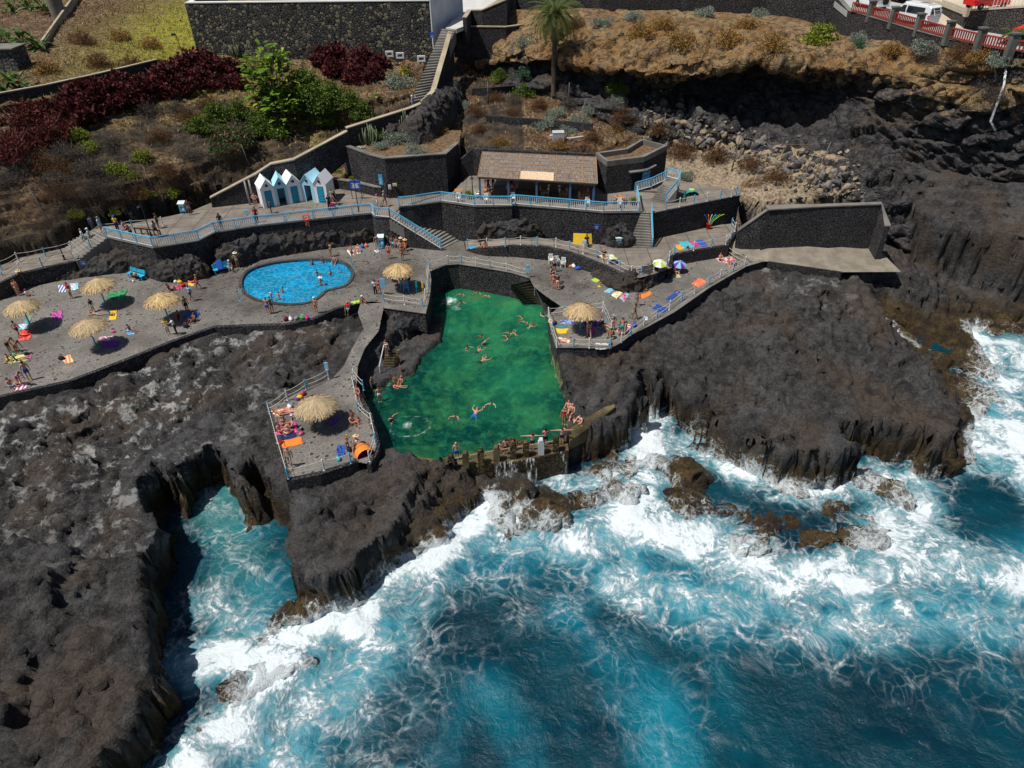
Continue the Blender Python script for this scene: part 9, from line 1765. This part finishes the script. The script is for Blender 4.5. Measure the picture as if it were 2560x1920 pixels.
# poles, wires, mesh fence
gp2 = flat('old_pole', (.13,.10,.085), .85, .3); rust = flat('rusty_wire', (.20,.12,.07), .8)
def pole(label, x, y, h, lean=(0, 0), w=.12, mt=None): p = hit(x, y); return post(label, p - U * .2, 0, 0, 0, h, w, mt or gp2, lean, 'pole', 'pole'), p
fp = []
for x, y, h, l, lb in ((140,585,4.6,(-.75,0),'leaning wooden pole of the mesh fence at the left'), (402,520,3.4,(-.45,0),'leaning wooden pole of the mesh fence near the bin stand'), (630,430,3.2,(-.5,0),'grey leaning pole below the oleander')):
    o, p = pole(lb, x, y, h, l); fp.append((p + Vector((l[0], l[1], h - .3)), p))
e0 = hit(-20, 560); fp = [(e0 + U * 3.0, e0)] + fp; M_NET = NT('rusty_net'); tr_ = M_NET.n('BsdfTransparent'); mx_ = M_NET.n('MixShader'); ckx = M_NET.n('TexBrick'); ckx.inputs['Scale'].default_value = 9; ckx.inputs['Mortar Size'].default_value = .035; ckx.offset = 0; mp_ = M_NET.n('Mapping'); mp_.inputs['Rotation'].default_value = (R(90), 0, 0); M_NET.l(M_NET.obj(), mp_.inputs[0]); M_NET.l(mp_.outputs[0], ckx.inputs[0])
M_NET.fin((.09,.05,.03), .8); M_NET.l(ckx.outputs['Fac'], mx_.inputs[0]); M_NET.l(tr_.outputs[0], mx_.inputs[1]); M_NET.l(M_NET.p.outputs[0], mx_.inputs[2]); M_NET.l(mx_.outputs[0], M_NET.out.inputs[0]); M_NET = M_NET.m
c = fp[1][1]; t = thing('mesh_fence', 'rusty mesh netting hung between leaning poles above the promenade', 'fence', c); m = MB(); mw = MB()
for (a, a0), (b, b0) in zip(fp, fp[1:]):
    for k in range(8): u, v = k / 8, (k + 1) / 8; p, q_ = a.lerp(b, u) - U * .35 * math.sin(math.pi * u), a.lerp(b, v) - U * .35 * math.sin(math.pi * v); m.add([p - c, q_ - c, a0.lerp(b0, v) - c, a0.lerp(b0, u) - c], [(0, 1, 2, 3)]); mw.tube([p - c, q_ - c], .022, 4)
m.build('netting', M_NET, t); mw.build('top_wire', rust, t)
wp = []
for x, y, h, l, lb in ((1655,350,3.3,(.1,0),'tall wooden pole behind the stone building'), (1828,430,4.2,(.45,.3),'leaning pole on the rubble slope'), (2018,478,5.0,(1.5,.5),'long dark pole leaning right at the end of the rubble'), (1420,265,3.0,(.1,0),'wooden pole between palm and silver bushes'), (1221,262,3.0,(0,0),'pale pole on the small terrace right of the steps')):
    o, p = pole(lb, x, y, h, l, .13); wp.append(p + Vector((l[0], l[1], h - .3)))
m = MB(); c = wp[0]
for a, b in ((wp[0], wp[1]), (wp[1], wp[2]), (hit(1575, 338) + U * 1.0, wp[0])): m.tube([a.lerp(b, k / 8) - U * .5 * math.sin(math.pi * k / 8) - c for k in range(9)], .022, 4)
o = m.build('wire', rust); o.location = c; tag(o, 'sagging wire strung between the poles on the rubble slope', 'wire')
p = hit(2502, 178); m = MB(); m.tube([(0, -.6, .3), (0, -1.2, -1.0), (-.1, -1.3, -4.2), (.5, -1.6, -5.0)], .11, 8); o = m.build('drain_pipe', M_WHITE, None, True); o.location = p; tag(o, 'white drain pipe hanging down the right cliff', 'pipe')
p = hit(462, 148); m = MB(); m.tube([(0, 0, 0), (-.4, 0, 3.2)], .05, 6); m.box((-.6, -.1, 3.0), (.5, .2, .25)); o = m.build('flood_light', flat('dark_iron', (.02,.022,.024))); o.location = p; tag(o, 'thin dark pole with a lamp left of the rubble wall', 'lamp')
# water running over the dam
t = NT('falling_water'); mpv = t.n('Mapping'); t.l(t.pos(), mpv.inputs[0]); mpv.inputs['Scale'].default_value = (5, 2, .9); nf = t.noise(1, 6, .7, mpv.outputs[0], .3); t.fin((.78,.84,.87), .5); tr_ = t.n('BsdfTransparent'); mx_ = t.n('MixShader'); t.l(t.ramp(t.math('ADD', nf, t.attr('thin')), .5, .8, 1, 0), mx_.inputs[0]); t.l(t.p.outputs[0], mx_.inputs[1]); t.l(tr_.outputs[0], mx_.inputs[2]); t.l(mx_.outputs[0], t.out.inputs[0])
A_ = at(*q('J', 1900, 1075), ZW + .16); B_ = at(*q('K', 200, 1000), ZW + .16); C_ = at(*q('K', 480, 935), ZW + .16); V = []; Th = []; nu = 60; nv = 24; pts = [A_.lerp(B_, k / 40) for k in range(41)] + [B_.lerp(C_, k / 20) for k in range(1, 21)]
for i, p in enumerate(pts):
    u = i / 60; den = .22 * math.exp(-((u - .35) / .17) ** 2) + .18 * math.exp(-((u - .62) / .06) ** 2) + .12 * math.exp(-((u - .95) / .05) ** 2) - .17
    for j in range(nv): s = j / (nv - 1); V.append((p.x + .1 * math.sin(i), p.y + .25 - s * 1.3 - .25 * math.sin(i * .9) * s, p.z + .05 - 2.6 * s ** 1.5)); Th.append(den + .1 * s)
me = npmesh('falling_water', V, gridfaces(61, nv)); attr(me, 'thin', Th); me.materials.append(t.m); tag(link('falling_water', me), kind='stuff')
